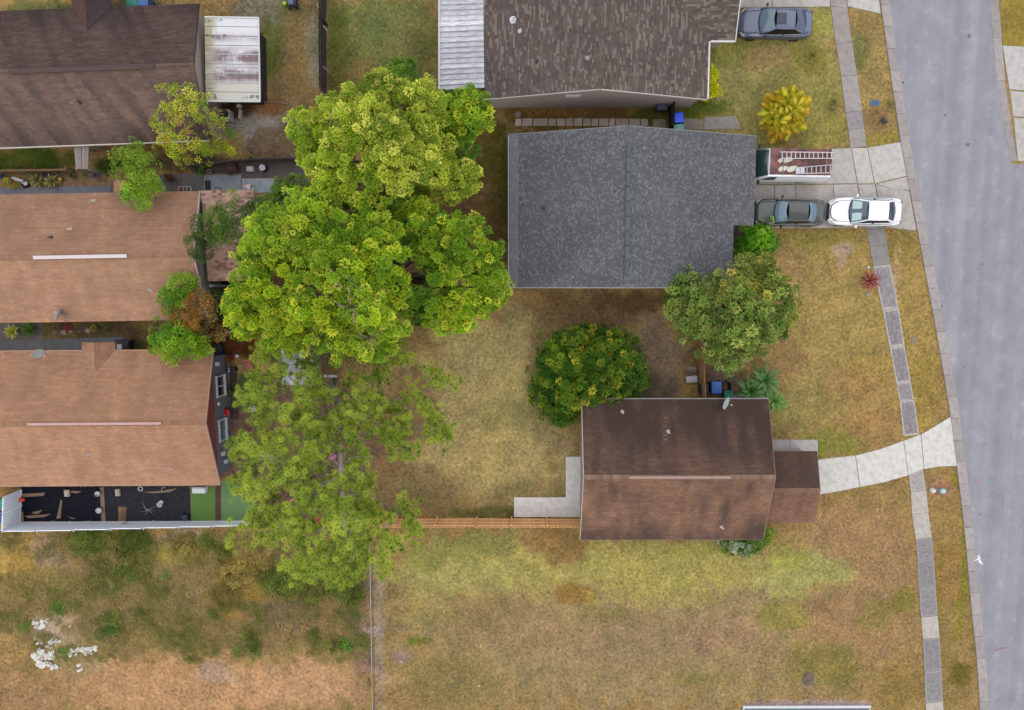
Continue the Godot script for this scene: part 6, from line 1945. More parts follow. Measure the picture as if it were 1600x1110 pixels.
# tall leaning pine with tufted branch ends
func pine() -> void:
	var root := at(523, 596)
	var o := thing("pine_tree", "tall pine with tufted needles and a pale leaning trunk over the garden corner", "tree", root)
	var bark := worn(196, 176, 164, "wood")
	var spine := [root, at(525, 640, 4.5), at(530, 690, 8.5), at(534, 745, 12.0), at(536, 800, 15.0), at(538, 826, 16.5)]
	var t := Shape.new(root, true)
	t.tube(spine, [0.24, 0.19, 0.165, 0.135, 0.09, 0.03], 9)
	part(t, "trunk", bark, o)
	# needles: a burst of fine blades round a dark core, opening upwards
	var g := Shape.new()
	var q := RandomNumberGenerator.new()
	q.seed = 77
	for i in 60:
		var a := TAU * fposmod(i * 0.618, 1.0)
		var y := lerpf(0.92, -0.3, (i + 0.5) / 60.0)
		var d := Vector3(cos(a) * sqrt(1 - y * y), y, sin(a) * sqrt(1 - y * y))
		d = (d + Vector3(q.randf_range(-0.2, 0.2), q.randf_range(-0.2, 0.2), q.randf_range(-0.2, 0.2))).normalized()
		var sd := d.cross(Vector3(0.3, 1, 0.2)).normalized() * 0.0085
		var f := q.randf_range(0.7, 1.3)
		g.col = Color(f, f * q.randf_range(0.95, 1.05), f)
		var l := q.randf_range(0.17, 0.29)
		g.tri(d * 0.04 - sd, d * 0.04 + sd, d * l - Vector3.UP * 0.03)
	g.col = Color(0.4, 0.42, 0.4)  # shade inside the tuft, painted as a dark core
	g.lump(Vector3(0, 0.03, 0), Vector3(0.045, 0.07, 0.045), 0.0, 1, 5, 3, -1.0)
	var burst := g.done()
	var buf := Buf.new()
	# boughs: where each one ends [px, py, height, spread px, tufts, place on the trunk]
	var boughs := [
		[404, 640, 8.0, 28, 42, 0.45], [400, 690, 9.0, 28, 46, 0.5], [386, 728, 9.5, 28, 46, 0.55], [418, 782, 10.5, 36, 62, 0.62], [420, 830, 11.0, 34, 54, 0.7], [440, 740, 11.0, 42, 74, 0.6], [450, 690, 9.5, 40, 66, 0.5], [470, 640, 8.0, 40, 60, 0.4], [430, 600, 6.5, 34, 46, 0.34], [428, 560, 5.5, 26, 34, 0.28], [470, 530, 5.5, 34, 40, 0.25],
		[510, 540, 6.0, 40, 54, 0.25], [560, 548, 5.5, 36, 46, 0.25], [606, 560, 5.0, 30, 34, 0.25], [590, 590, 5.0, 26, 30, 0.28], [490, 790, 12.5, 40, 70, 0.72], [500, 730, 11.0, 34, 50, 0.62], [480, 850, 13.0, 38, 60, 0.8], [520, 870, 14.0, 36, 54, 0.86], [560, 850, 13.5, 34, 48, 0.86], [560, 880, 13.0, 26, 30, 0.88], [600, 840, 12.0, 34, 42, 0.8], [640, 806, 10.5, 30, 30, 0.72],
		[586, 790, 11.5, 30, 36, 0.74], [570, 740, 10.5, 24, 28, 0.62], [560, 700, 9.0, 22, 24, 0.52], [600, 690, 7.5, 26, 28, 0.45], [640, 690, 7.0, 24, 34, 0.42], [628, 660, 6.5, 28, 36, 0.4], [660, 640, 6.0, 24, 26, 0.36], [696, 668, 6.0, 20, 26, 0.36], [684, 610, 5.5, 22, 22, 0.32], [700, 596, 5.0, 14, 10, 0.3], [590, 640, 6.5, 26, 26, 0.36], [580, 620, 6.0, 22, 20, 0.34], [480, 610, 6.5, 24, 26, 0.3], [500, 660, 8.5, 28, 34, 0.42],
		[546, 650, 8.5, 22, 20, 0.45], [512, 690, 10.0, 22, 22, 0.52], [548, 752, 13.0, 20, 18, 0.7], [528, 620, 7.5, 24, 20, 0.36], [520, 780, 14.5, 24, 26, 0.8], [545, 815, 15.5, 22, 22, 0.9], [460, 880, 12.0, 22, 24, 0.8], [440, 800, 11.5, 34, 46, 0.66], [530, 900 - 30, 13.5, 20, 18, 0.9],
	]
	var wood := worn(168, 146, 136, "wood")
	for b in boughs:
		var e := at(b[0], b[1], b[2])
		var f: float = clampf(b[5] + rng.randf_range(-0.12, 0.08), 0.18, 0.95) * (spine.size() - 1)
		var i := mini(int(f), spine.size() - 2)
		var s: Vector3 = spine[i].lerp(spine[i + 1], f - i)
		s.y = minf(s.y, 15.0)
		var r := metres(b[3], b[2])
		var shape := Shape.new(root, true)
		var mid: Vector3 = s.lerp(e, 0.5) + Vector3(rng.randf_range(-0.5, 0.5), -0.35, rng.randf_range(-0.5, 0.5))
		shape.tube([s, s.lerp(mid, 0.5) + Vector3(rng.randf_range(-0.2, 0.2), 0.1, rng.randf_range(-0.2, 0.2)), mid, mid.lerp(e, 0.5) + Vector3(rng.randf_range(-0.2, 0.2), 0.0, rng.randf_range(-0.2, 0.2)), e], [0.05, 0.042, 0.034, 0.022, 0.012], 5)
		var clumps := maxi(4, b[4] / 5)
		for c in clumps:
			var dir := Vector3(rng.randfn(0, 0.62), rng.randfn(0.1, 0.3), rng.randfn(0, 0.62))
			var hub := e + dir * r
			var from: Vector3 = mid.lerp(e, rng.randf_range(0.2, 1.0))
			shape.tube([from, from.lerp(hub, 0.5) + Vector3.UP * 0.15, hub], [0.02, 0.014, 0.007], 4)
			for k in int(b[4] * 2.5 / clumps):
				var p := hub + Vector3(rng.randfn(0, 0.27), rng.randfn(0.08, 0.16), rng.randfn(0, 0.27))
				var tt := clampf(0.5 + 0.8 * noise.get_noise_3d(p.x * 0.5, p.y * 0.5, p.z * 0.5) + rng.randf_range(-0.35, 0.35), 0, 1)
				var col := lin(104, 128, 38).lerp(lin(170, 182, 66), tt) * 1.85
				var tilt := Basis(Vector3(rng.randf_range(-1, 1), 0, rng.randf_range(-1, 1)).normalized(), rng.randf_range(0, 0.6))
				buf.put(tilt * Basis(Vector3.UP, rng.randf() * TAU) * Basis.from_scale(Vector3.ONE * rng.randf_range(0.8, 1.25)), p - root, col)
		part(shape, "branch", wood, o)
	# bare lower branches
	for k in 16:
		var f := rng.randf_range(0.3, 3.6)
		var i := int(f)
		var s: Vector3 = spine[i].lerp(spine[i + 1], f - i)
		var a := rng.randf() * TAU
		var l := rng.randf_range(1.0, 2.4)
		var shape := Shape.new(root)
		var mid := s + Vector3(cos(a), 0.15, sin(a)) * l * 0.5
		shape.tube([s, mid, s + Vector3(cos(a + 0.25), 0.25, sin(a + 0.25)) * l], [0.035, 0.022, 0.008], 5)
		shape.tube([mid, mid + Vector3(cos(a - 0.7), 0.2, sin(a - 0.7)) * l * 0.4], [0.016, 0.006], 4)
		part(shape, "bare_branch", wood, o)
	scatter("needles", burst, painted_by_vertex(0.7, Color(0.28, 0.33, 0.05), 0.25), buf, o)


# ---------------------------------------------------------------- planted things

# a strap leaf that rises and arches over, folded along its midrib; it grows along +x
func strap(len: float, wide: float, rise: float, droop: float, col: Color, tipcol: Color, sharp := 1.0) -> ArrayMesh:
	var g := Shape.new(Vector3.ZERO, true)
	var n := 6
	var rows := []
	for i in n + 1:
		var t := float(i) / n
		var x := len * t * (1.0 - 0.25 * droop * t)
		var y := len * (rise * t - droop * t * t)
		var w := wide * 0.5 * (pow(sin(PI * clampf(t * 0.88 + 0.1, 0, 1)), 0.7) if sharp > 0.5 else (1.0 - 0.5 * t))
		if i == n:
			w *= 0.15
		rows.append([Vector3(x, y + w * 0.35, -w), Vector3(x, y, 0), Vector3(x, y + w * 0.35, w)])
	for i in n:
		g.col = col.lerp(tipcol, float(i) / n)
		for k in 2:
			g.quad(rows[i][k], rows[i][k + 1], rows[i + 1][k + 1], rows[i + 1][k])
	return g.done()


# a feather frond: rib and leaflets
func feather(len: float, wide: float, rise: float, droop: float, pairs: int, col: Color, tipcol: Color, sd: int) -> ArrayMesh:
	var g := Shape.new()
	var q := RandomNumberGenerator.new()
	q.seed = sd
	var f := func(t: float) -> Vector3: return Vector3(len * t * (1.0 - 0.2 * droop * t), len * (rise * t - droop * t * t), 0)
	var pts := []
	for i in 7:
		pts.append(f.call(i / 6.0))
	g.col = col.lerp(tipcol, 0.6)
	g.tube(pts, [0.018, 0.016, 0.014, 0.012, 0.01, 0.008, 0.004], 4)
	for i in pairs:
		var t := 0.14 + 0.86 * (i + 0.5) / pairs
		var p: Vector3 = f.call(t)
		var l := wide * sin(PI * clampf(t * 0.85 + 0.1, 0, 1)) * q.randf_range(0.85, 1.15)
		for s in [-1.0, 1.0]:
			var d := Vector3(0.75, 0.12 + q.randf_range(-0.2, 0.2), s).normalized()
			var side := Vector3(0.085, 0.02, 0)
			g.col = col.lerp(tipcol, clampf(t * 0.9 + q.randf_range(-0.25, 0.25), 0, 1)) * q.randf_range(0.85, 1.15)
			g.tri(p - side * 0.5, p + side * 0.5, p + d * l * 0.6 + side * 0.5)
			g.tri(p - side * 0.5, p + d * l * 0.6 + side * 0.5, p + d * l - Vector3.UP * l * 0.3)
	return g.done()


func rosette(n: String, label: String, category: String, px: float, py: float, h: float, leaves: Array, count: int, m: Material, group := "", stem := 0.0, part_name := "leaf") -> Node3D:
	var p := at(px, py, h)
	var o := thing(n, label, category, p, 0.0, group)
	for i in count:
		var l := MeshInstance3D.new()
		l.name = part_name
		l.mesh = leaves[i % leaves.size()]
		l.material_override = m
		var s := rng.randf_range(0.8, 1.1)
		var lift := rng.randf_range(-0.1, 0.2) + 0.35 * (1.0 - float(i) / count)
		l.transform = Transform3D(Basis(Vector3.UP, TAU * fposmod(i * 0.618, 1.0) + rng.randf_range(-0.12, 0.12)) * Basis(Vector3.BACK, lift) * Basis.from_scale(Vector3.ONE * s), Vector3(0, 0.02 * i / count, 0))
		o.add_child(l, true)
	if stem > 0.0:
		var g := Shape.new()
		g.tube([Vector3(0, -h, 0), Vector3(0.03, -h * 0.5, 0), Vector3.ZERO], [stem * 1.2, stem, stem * 0.8], 8)
		part(g, "trunk", worn(150, 130, 104, "wood"), o)
	return o


func garden_plants() -> void:
	var skin := leaf_skin(Color(0.25, 0.3, 0.05), 0.4)
	# golden palm beside the driveway
	var fr := [feather(1.9, 0.62, 0.45, 0.62, 20, lin(176, 204, 46), lin(290, 256, 76), 1), feather(1.75, 0.60, 0.62, 0.7, 20, lin(180, 204, 44), lin(300, 240, 76), 2), feather(1.6, 0.58, 0.8, 0.72, 18, lin(156, 192, 44), lin(292, 264, 84), 3), feather(1.7, 0.56, 0.5, 0.7, 18, lin(186, 206, 48), lin(300, 226, 84), 4), feather(1.5, 0.54, 1.0, 0.75, 18, lin(164, 194, 44), lin(288, 250, 86), 5)]
	var gp := thing("golden_palm", "yellow and green clump palm between the front lawn and the work van", "palm", at(1213, 187))
	var gskin := painted_by_vertex(0.6, Color(0.2, 0.22, 0.03), 0.3)
	for c in 8:
		var foot := Vector3(cos(c * 2.4), 0, sin(c * 2.4)) * (0.5 if c > 0 else 0.0)
		var top := foot * 1.25 + Vector3.UP * (0.9 + 0.25 * (c % 3))
		var g := Shape.new()
		g.tube([foot * 0.6, foot, top], [0.07, 0.06, 0.05], 7)
		part(g, "trunk", worn(150, 130, 104, "wood"), gp)
		for i in 26:
			var l := MeshInstance3D.new()
			l.name = "frond"
			l.mesh = fr[(i + c) % fr.size()]
			l.material_override = gskin
			l.transform = Transform3D(Basis(Vector3.UP, i * 2.4 + c) * Basis(Vector3.BACK, rng.randf_range(-0.2, 0.75)) * Basis.from_scale(Vector3.ONE * rng.randf_range(0.52, 0.8)), top)
			gp.add_child(l, true)
	# big leaved clumps at the corner of the dark house
	var big := [strap(1.3, 0.25, 0.55, 0.7, lin(66, 108, 44), lin(120, 160, 84)), strap(1.15, 0.24, 0.8, 0.75, lin(64, 104, 40), lin(114, 152, 70)), strap(1.4, 0.25, 0.35, 0.55, lin(60, 100, 46), lin(108, 150, 76))]
	rosette("strap_leaf_plant", "largest of three strap leaved clumps, farthest from the dark brown roof", "plant", 1195, 594, 0.9, big, 36, skin, "strap leaved clumps by the dark brown house", 0.08)
	rosette("strap_leaf_plant", "strap leaved clump nearest the bins beside the dark brown house", "plant", 1172, 612, 0.7, big, 28, skin, "strap leaved clumps by the dark brown house", 0.07)
	var light := [strap(1.05, 0.24, 0.5, 0.65, lin(70, 124, 40), lin(126, 168, 76)), strap(0.75, 0.19, 0.8, 0.75, lin(80, 134, 44), lin(140, 178, 84))]
	rosette("strap_leaf_plant", "lightest green strap leaved clump, at the roof corner of the dark brown house", "plant", 1210, 627, 0.7, light, 30, skin, "strap leaved clumps by the dark brown house", 0.07)
	# red cordyline in the lawn
	var red := [strap(0.85, 0.08, 0.9, 0.6, lin(150, 70, 64), lin(190, 116, 104)), strap(0.75, 0.08, 1.2, 0.8, lin(166, 80, 70), lin(200, 124, 110)), strap(0.85, 0.08, 0.5, 0.45, lin(130, 66, 60), lin(180, 100, 92))]
	rosette("red_plant", "dark red leaved plant on the lawn edge beside the pavement", "plant", 1356, 439, 0.25, red, 84, leaf_skin(Color(0.2, 0.05, 0.04)), "", 0.05)
	# the planted bed between the left houses
	var agave := [strap(0.62, 0.09, 0.7, 0.45, lin(150, 144, 66), lin(196, 184, 100)), strap(0.56, 0.09, 1.0, 0.55, lin(92, 92, 44), lin(190, 178, 110)), strap(0.6, 0.08, 0.4, 0.3, lin(80, 84, 40), lin(150, 140, 76))]
	rosette("agave", "spiky striped agave nearest the white figure in the planted bed", "agave", 60, 283, 0.15, agave, 26, skin, "agaves in the planted bed")
	rosette("agave", "spiky agave beside the yellow pot in the planted bed", "agave", 83, 284, 0.15, agave, 24, skin, "agaves in the planted bed")
	var blue := [strap(0.4, 0.09, 0.6, 0.4, lin(70, 84, 80), lin(120, 136, 134)), strap(0.36, 0.09, 1.0, 0.5, lin(54, 66, 60), lin(104, 120, 118))]
	rosette("agave", "bluish agave against the tan garden fence", "agave", 93, 269, 0.2, blue, 16, skin, "agaves in the planted bed")
	rosette("agave", "dark small agave left of the lean-to foot", "agave", 113, 274, 0.1, [strap(0.34, 0.07, 0.8, 0.5, lin(64, 72, 36), lin(120, 124, 66))], 16, skin, "agaves in the planted bed")
	rosette("agave", "greyish agave at the left picture edge in the planted bed", "agave", 5, 275, 0.15, blue, 18, skin, "agaves in the planted bed")
	rosette("succulent", "blue leaved succulent right of the lean-to, in the planted bed", "succulent", 150, 274, 0.1, [strap(0.42, 0.08, 0.5, 0.35, lin(70, 84, 104), lin(120, 134, 150))], 16, skin)
	rosette("bromeliad", "bright yellow rosette plant beside the path between the two tan houses", "bromeliad", 21, 518, 0.35, [strap(0.66, 0.1, 0.6, 0.5, lin(206, 204, 60), lin(240, 232, 110)), strap(0.6, 0.1, 0.95, 0.6, lin(190, 196, 50), lin(244, 236, 130))], 34, leaf_skin(Color(0.35, 0.33, 0.05)))
	rosette("fern", "green fern right of the bright yellow rosette plant", "fern", 46, 514, 0.3, [feather(0.66, 0.14, 0.5, 0.5, 14, lin(84, 124, 40), lin(140, 170, 70), 9), feather(0.6, 0.13, 0.8, 0.6, 14, lin(74, 114, 36), lin(124, 156, 60), 10)], 24, skin, "", 0.0, "frond")
	rosette("succulent", "yellowish spiky plant beside the pale stones between the tan houses", "succulent", 148, 512, 0.12, [strap(0.34, 0.08, 0.6, 0.4, lin(120, 124, 40), lin(196, 188, 70))], 18, skin)
	rosette("weed", "thin upright weed growing on the upper front lawn", "weed", 1268, 88, 0.05, [strap(0.7, 0.05, 0.5, 0.35, lin(100, 104, 34), lin(150, 144, 56)), strap(0.5, 0.045, 0.9, 0.5, lin(112, 112, 40), lin(156, 148, 60))], 22, skin)
	var sl := tuft(24, 0.2, 0.13, 0.06, 0.8, 23)
	var gg := [[lin(82, 94, 36), lin(126, 132, 58)], [lin(126, 128, 26), lin(176, 168, 50)], [lin(140, 34, 70), lin(186, 50, 96)], [lin(60, 84, 32), lin(100, 124, 56)]]
	for q in [["yellow green low shrub left of the white figure in the planted bed", 19, 284, 11, 0.3, 1, "low_shrub"], ["small greenish shrub at the upper side of the planted bed", 48, 272, 8, 0.3, 0, "low_shrub"], ["magenta flowering shrub under the white dish of the tan house", 103, 508, 8, 0.4, 2, "flowering_shrub"], ["dark green shrub left of the magenta flowers", 86, 507, 8, 0.35, 3, "low_shrub"], ["grey green shrub right of the yellowish spiky plant", 164, 508, 9, 0.35, 3, "low_shrub"], ["round brownish shrub at the foot of the lean-to", 131, 273, 6, 0.25, 0, "low_shrub"], ["small weed on the verge beside the blue cover", 1390, 164, 6, 0.12, 0, "low_weed"], ["small green weed right of the yellow clump palm", 1300, 165, 7, 0.15, 3, "low_weed"]]:
		leafy_tree(q[6], q[0], at(q[1], q[2]), 0.05, [[q[1], q[2], q[3], q[4], q[5]]], gg, {"leaf": sl, "density": 120.0, "size": 0.6, "girth": 0.015, "kind": "shrub", "low": -0.4, "skin": leaf_skin(Color(0.15, 0.1, 0.05)) if q[5] == 2 else leaf_skin()})
	# weeds of the rough lot, each clump a plant
	var wl := tuft(26, 0.3, 0.16, 0.06, 0.6, 29)
	var wg := [[lin(82, 98, 34), lin(126, 138, 56)], [lin(104, 106, 44), lin(146, 142, 68)], [lin(130, 112, 56), lin(172, 152, 80)], [lin(70, 112, 36), lin(108, 150, 52)]]
	var spots := [[128, 846, 22, 0], [150, 842, 24, 0], [182, 846, 22, 1], [205, 842, 26, 0], [222, 842, 16, 0], [196, 868, 16, 1], [200, 896, 18, 0], [160, 876, 14, 1], [148, 908, 14, 1], [322, 848, 14, 0], [92, 952, 12, 3], [38, 980, 9, 3], [40, 960, 5, 3], [176, 968, 18, 0], [157, 992, 7, 3], [176, 985, 10, 3], [262, 902, 7, 3], [384, 990, 10, 0], [392, 1006, 14, 0], [372, 1018, 9, 3], [404, 1022, 8, 3], [334, 1012, 8, 1],
		[440, 912, 26, 0], [476, 904, 30, 1], [512, 902, 32, 1], [540, 916, 28, 0], [548, 934, 18, 0], [424, 904, 20, 0], [456, 924, 18, 1], [490, 924, 18, 0], [542, 1008, 12, 3], [520, 1004, 14, 1], [492, 996, 10, 0], [566, 1004, 10, 0], [496, 962, 6, 3], [290, 856, 22, 2], [376, 898, 26, 2], [400, 888, 22, 2], [352, 930, 22, 2], [350, 862, 18, 1], [100, 1020, 7, 3], [66, 866, 9, 1]]
	var tall := Buf.new()
	noise.seed = 44
	for k in 5200:
		var c := at(rng.randf_range(-40, 580), rng.randf_range(832, 1034))
		if noise.get_noise_2d(c.x * 0.2, c.z * 0.2) + rng.randf_range(-0.3, 0.3) < -0.02:
			continue
		var t := clampf(0.5 + noise.get_noise_2d(c.x * 0.32 + 40.0, c.z * 0.32) * 1.3 + rng.randf_range(-0.25, 0.25), 0, 1)
		var s := rng.randf_range(0.35, 0.95)
		tall.put(Basis(Vector3.UP, rng.randf() * TAU) * Basis.from_scale(Vector3(s, s * 0.8, s)), c + Vector3.UP * 0.06, lin(172, 146, 92).lerp(lin(104, 112, 44), t) * rng.randf_range(0.8, 1.3) * 1.5)
	tag(scatter("tall_weeds", wl, leaf_skin(), tall), "dry and olive tall weeds covering the rough lot", "weeds", "", "stuff")
	var zones := [[], [], [], []]
	for q in spots:
		zones[0 if q[1] < 875 and q[0] < 400 else 1 if q[0] > 410 else 2 if q[0] < 130 else 3].append(q)
	for z in 4:
		zones[z].sort_custom(func(m, n): return m[0] < n[0])
	for q in spots:
		var z := 0
		while not zones[z].has(q):
			z += 1
		var nth: String = ["first", "second", "third", "fourth", "fifth", "sixth", "seventh", "eighth", "ninth", "tenth", "eleventh", "twelfth", "thirteenth", "fourteenth", "fifteenth"][zones[z].find(q)]
		var near: String = nth + " from the left " + ["below the plastic fence", "between the pine and the wire fence", "around the white rubble", "in the middle of the rough lot"][z]
		var o := leafy_tree("weed_clump", "%s weed clump, %s" % [["dark green leafy", "olive green", "dry straw coloured", "small bright green"][q[3]], near], at(q[0], q[1]), 0.05, [[q[0], q[1], q[2], 0.12, q[3]], [q[0] + q[2] * 0.5, q[1] + 4, q[2] * 0.6, 0.1, q[3]], [q[0] - q[2] * 0.5, q[1] - 3, q[2] * 0.6, 0.08, q[3]]], wg, {"leaf": wl, "density": 34.0, "size": 0.85, "girth": 0.012, "kind": "weeds", "squash": 0.5, "low": 0.0, "split": false, "group": "weed clumps of the rough lot"})


# ---------------------------------------------------------------- things in the yards

func bin(label: String, px: float, py: float, yaw: float, lid: Material, body: Material, open := false, size := Vector3(0.62, 1.05, 0.72)) -> Node3D:
	var p := at(px, py, size.y)
	p.y = 0.0
	var o := thing("wheeled_bin", label, "bin", p, yaw)
	var g := Shape.new()
	var w := size.x / 2
	var d := size.z / 2
	var h := size.y
	var lo := [Vector3(-w * 0.78, 0.04, -d * 0.75), Vector3(w * 0.78, 0.04, -d * 0.75), Vector3(w * 0.78, 0.04, d * 0.75), Vector3(-w * 0.78, 0.04, d * 0.75)]
	var hi := [Vector3(-w, h - 0.06, -d), Vector3(w, h - 0.06, -d), Vector3(w, h - 0.06, d), Vector3(-w, h - 0.06, d)]
	var mid := Vector3(0, h / 2, 0)
	for k in 4:
		g.face([lo[k], lo[(k + 1) % 4], hi[(k + 1) % 4], hi[k]], mid)
	g.face(lo, mid)
	if open:
		var inn := []
		var bot := []
		for v in hi:
			inn.append(Vector3(v.x * 0.9, v.y, v.z * 0.9))
			bot.append(Vector3(v.x * 0.8, h * 0.55, v.z * 0.8))
		for k in 4:
			var l := (k + 1) % 4
			g.face([hi[k], hi[l], inn[l], inn[k]], mid - Vector3.UP)
			g.face([inn[k], inn[l], bot[l], bot[k]], Vector3(inn[k].x + inn[l].x, 0, inn[k].z + inn[l].z) * 5 + mid)
	else:
		g.face(hi, mid)
	part(g, "body", body, o)
	if open:
		var t := Shape.new()
		t.lump(Vector3(0, h * 0.55, 0), Vector3(w * 0.78, 0.12, d * 0.78), 0.5, 4, 10, 4, 0.0)
		part(t, "contents", worn(140, 96, 48, "wood"), o)
	else:
		var l := Shape.new()
		l.box(Vector3(0, h - 0.02, 0), Vector3(size.x + 0.05, 0.07, size.z + 0.06), 0, 0.03)
		l.box(Vector3(0, h + 0.02, 0), Vector3(size.x * 0.72, 0.03, size.z * 0.66), 0, 0.014)
		part(l, "lid", lid, o)
		var hd := Shape.new()
		hd.tube([Vector3(-w * 0.8, h - 0.03, -d - 0.07), Vector3(w * 0.8, h - 0.03, -d - 0.07)], [0.02], 6)
		part(hd, "handle", body, o)
	for s in [-1.0, 1.0]:
		var wh := Shape.new()
		wh.lathe(Vector3(s * w * 0.75, 0.11, -d * 0.8), [Vector2(0, -0.03), Vector2(0.11, -0.03), Vector2(0.11, 0.03), Vector2(0, 0.03)], 10, 1, 1, Basis(Vector3.BACK, PI / 2))
		part(wh, "wheel", mt(30, 30, 30), o)
	return o


func pot(label: String, px: float, py: float, r: float, h: float, m: Material, plant: Array, n := "flower_pot", group := "") -> Node3D:
	var p := at(px, py, h)
	p.y = 0
	var o := thing(n, label, "pot", p, 0.0, group)
	var g := Shape.new(Vector3.ZERO, true)
	g.lathe(Vector3.ZERO, [Vector2(0, 0), Vector2(r * 0.7, 0), Vector2(r * 0.95, h * 0.85), Vector2(r * 1.05, h * 0.87), Vector2(r * 1.05, h), Vector2(r * 0.9, h), Vector2(r * 0.85, h * 0.9)], 16)
	part(g, "pot", m, o)
	var s := Shape.new()
	s.lathe(Vector3.ZERO, [Vector2(r * 0.88, h * 0.9), Vector2(0, h * 0.93)], 12)
	part(s, "soil", mt(84, 66, 52) if plant.size() != 1 else plant[0], o)
	if plant.size() > 1:
		var b := Buf.new()
		for k in 16:
			b.put(Basis(Vector3.UP, rng.randf() * TAU) * Basis.from_scale(Vector3.ONE * r * 2.6), Vector3(rng.randf_range(-r, r), h + rng.randf_range(0.02, r * 1.3), rng.randf_range(-r, r)), plant[0].lerp(plant[1], rng.randf()))
		scatter("foliage", tuft(18, 0.2, 0.16, 0.07, 0.8, 31), leaf_skin(), b, o)
	return o


func yard_things() -> void:
	# bins
	bin("dark grey wheeled bin against the pale gable wall, left of the dark gate", 1035, 162, PI, mt(72, 86, 104, 0.4), mt(36, 42, 48))
	var rb := bin("bright blue lidded bin with white print beside the dark gate", 1060, 186, 0.08, mt(34, 100, 300, 0.4), mt(18, 60, 176))
	var pr := Shape.new()
	pr.box(Vector3(0.0, 1.078, 0.02), Vector3(0.24, 0.006, 0.26))
	pr.box(Vector3(0.19, 1.078, 0.04), Vector3(0.05, 0.006, 0.2))
	part(pr, "print", mt(206, 222, 246), rb)
	bin("dull green lidded bin behind the bright blue one", 1061, 200, 0.08, mt(110, 180, 168, 0.5), mt(60, 110, 100))
	bin("deep blue bin with a white strip, beside the dark brown house", 1120, 606, PI + 0.05, mt(56, 110, 196, 0.35), mt(34, 66, 124))
	var wb: Node3D = get_child(get_child_count() - 1)
	var sp := Shape.new()
	sp.box(Vector3(0.0, 1.078, 0.12), Vector3(0.3, 0.006, 0.07))
	part(sp, "print", mt(226, 234, 246), wb)
	bin("open black bin with brown leaves inside, beside the deep blue bin", 1136, 606, 0.03, mt(30, 28, 28), mt(32, 28, 28), true)
	bin("teal lidded bin half under the eave dish of the dark brown house", 1139, 619, 0.1, mt(24, 120, 106, 0.4), mt(20, 96, 86), false, Vector3(0.55, 0.95, 0.6))
	bin("black lidded bin between the tan fence and the deep blue bin", 1101, 609, 0.0, mt(30, 34, 34, 0.5), mt(24, 26, 26), false, Vector3(0.55, 0.9, 0.7))
	var bb := bin("black bin with a white plate on its lid, between the two tan houses", 189, 541, 0.0, mt(34, 34, 44, 0.5), mt(28, 28, 34), false, Vector3(0.95, 0.9, 0.7))
	var bl := Shape.new()
	bl.box(Vector3(-0.1, 0.945, 0.05), Vector3(0.32, 0.02, 0.34), 0, 0.006)
	part(bl, "plate", mt(224, 224, 232), bb)
	bin("green bin outside the upper left corner of the white plastic fence", 2, 788, 0, mt(40, 150, 122, 0.4), mt(30, 110, 90))
	bin("blue bin with a white edge, below the green one outside the plastic fence", 1, 809, 0, mt(36, 84, 160, 0.4), mt(28, 64, 126))
	bin("teal green bin behind the brown roof at the top edge", 205, 2, 0, mt(48, 150, 126, 0.4), mt(36, 116, 98))
	bin("blue bin behind the brown roof at the top edge", 222, 2, 0, mt(62, 108, 190, 0.4), mt(46, 84, 150))
	# two cast off lids leaning by the tan fence
	var g := Shape.new()
	var p := at(1080, 578, 0.3)
	g.obox(Transform3D(Basis(Vector3.RIGHT, 0.5) * Basis(Vector3.BACK, 0.1), Vector3(0, 0.3, 0)), Vector3(0.78, 0.06, 0.5), 0.025)
	g.obox(Transform3D(Basis(Vector3.RIGHT, 1.2), Vector3(0, 0.22, 0.2)), Vector3(0.74, 0.05, 0.4), 0.02)
	whole(g, "cast_off_panel", worn(156, 138, 130, "fine", 0.4), "greyish brown cast off panel leaning on the tan fence", "panel", Vector3(p.x, 0, p.z), 0.08)
	g = Shape.new()
	p = at(1081, 593, 0.4)
	g.obox(Transform3D(Basis(Vector3.RIGHT, 0.18), Vector3(0, 0.42, 0)), Vector3(0.76, 0.07, 0.46), 0.03)
	g.box(Vector3(0, 0.2, -0.05), Vector3(0.66, 0.36, 0.34), 0, 0.03)
	whole(g, "storage_box", mt(206, 206, 212, 0.5), "white lidded box standing against the tan fence", "box", Vector3(p.x, 0, p.z), 0.1)
	# concrete kerb against the house wall beside the bins
	g = Shape.new()
	g.box(Vector3.ZERO, Vector3(1.2, 0.1, 0.35), 0, 0.02)
	whole(g, "step", worn(206, 200, 206), "pale concrete step at the upper corner of the dark brown house", "step", at(1158, 622, 0.05))
	# covers, meters and lost things on the verges
	var o := thing("meter_cover", "blue rectangular meter cover in the upper verge", "cover", at(1367, 161))
	g = Shape.new()
	g.box(Vector3(0, 0.03, 0), Vector3(0.6, 0.06, 0.4), 0, 0.012)
	part(g, "frame", worn(134, 142, 150), o)
	g = Shape.new()
	g.box(Vector3(0, 0.062, 0), Vector3(0.48, 0.02, 0.29), 0, 0.005)
	part(g, "lid", worn(86, 112, 160, "fine"), o)
	o = thing("meter_cover", "grey oval cover in the golden verge across from the wide tree", "cover", at(1428, 531))
	g = Shape.new(Vector3.ZERO, true)
	g.lathe(Vector3.ZERO, [Vector2(0.22, 0), Vector2(0.22, 0.05), Vector2(0.19, 0.06), Vector2(0, 0.065)], 14, 0.85, 1.2)
	part(g, "lid", worn(152, 140, 128), o)
	g = Shape.new()
	g.lump(Vector3.ZERO, Vector3(0.16, 0.1, 0.2), 0.7, 9, 9, 5, 0.0)
	g.lump(Vector3(0.14, 0, 0.12), Vector3(0.16, 0.07, 0.09), 0.7, 10, 9, 5, 0.0)
	whole(g, "dropped_bag", mt(38, 38, 40, 0.5), "small black crumpled bag lying on the upper verge", "bag", at(1380, 188, 0.02))
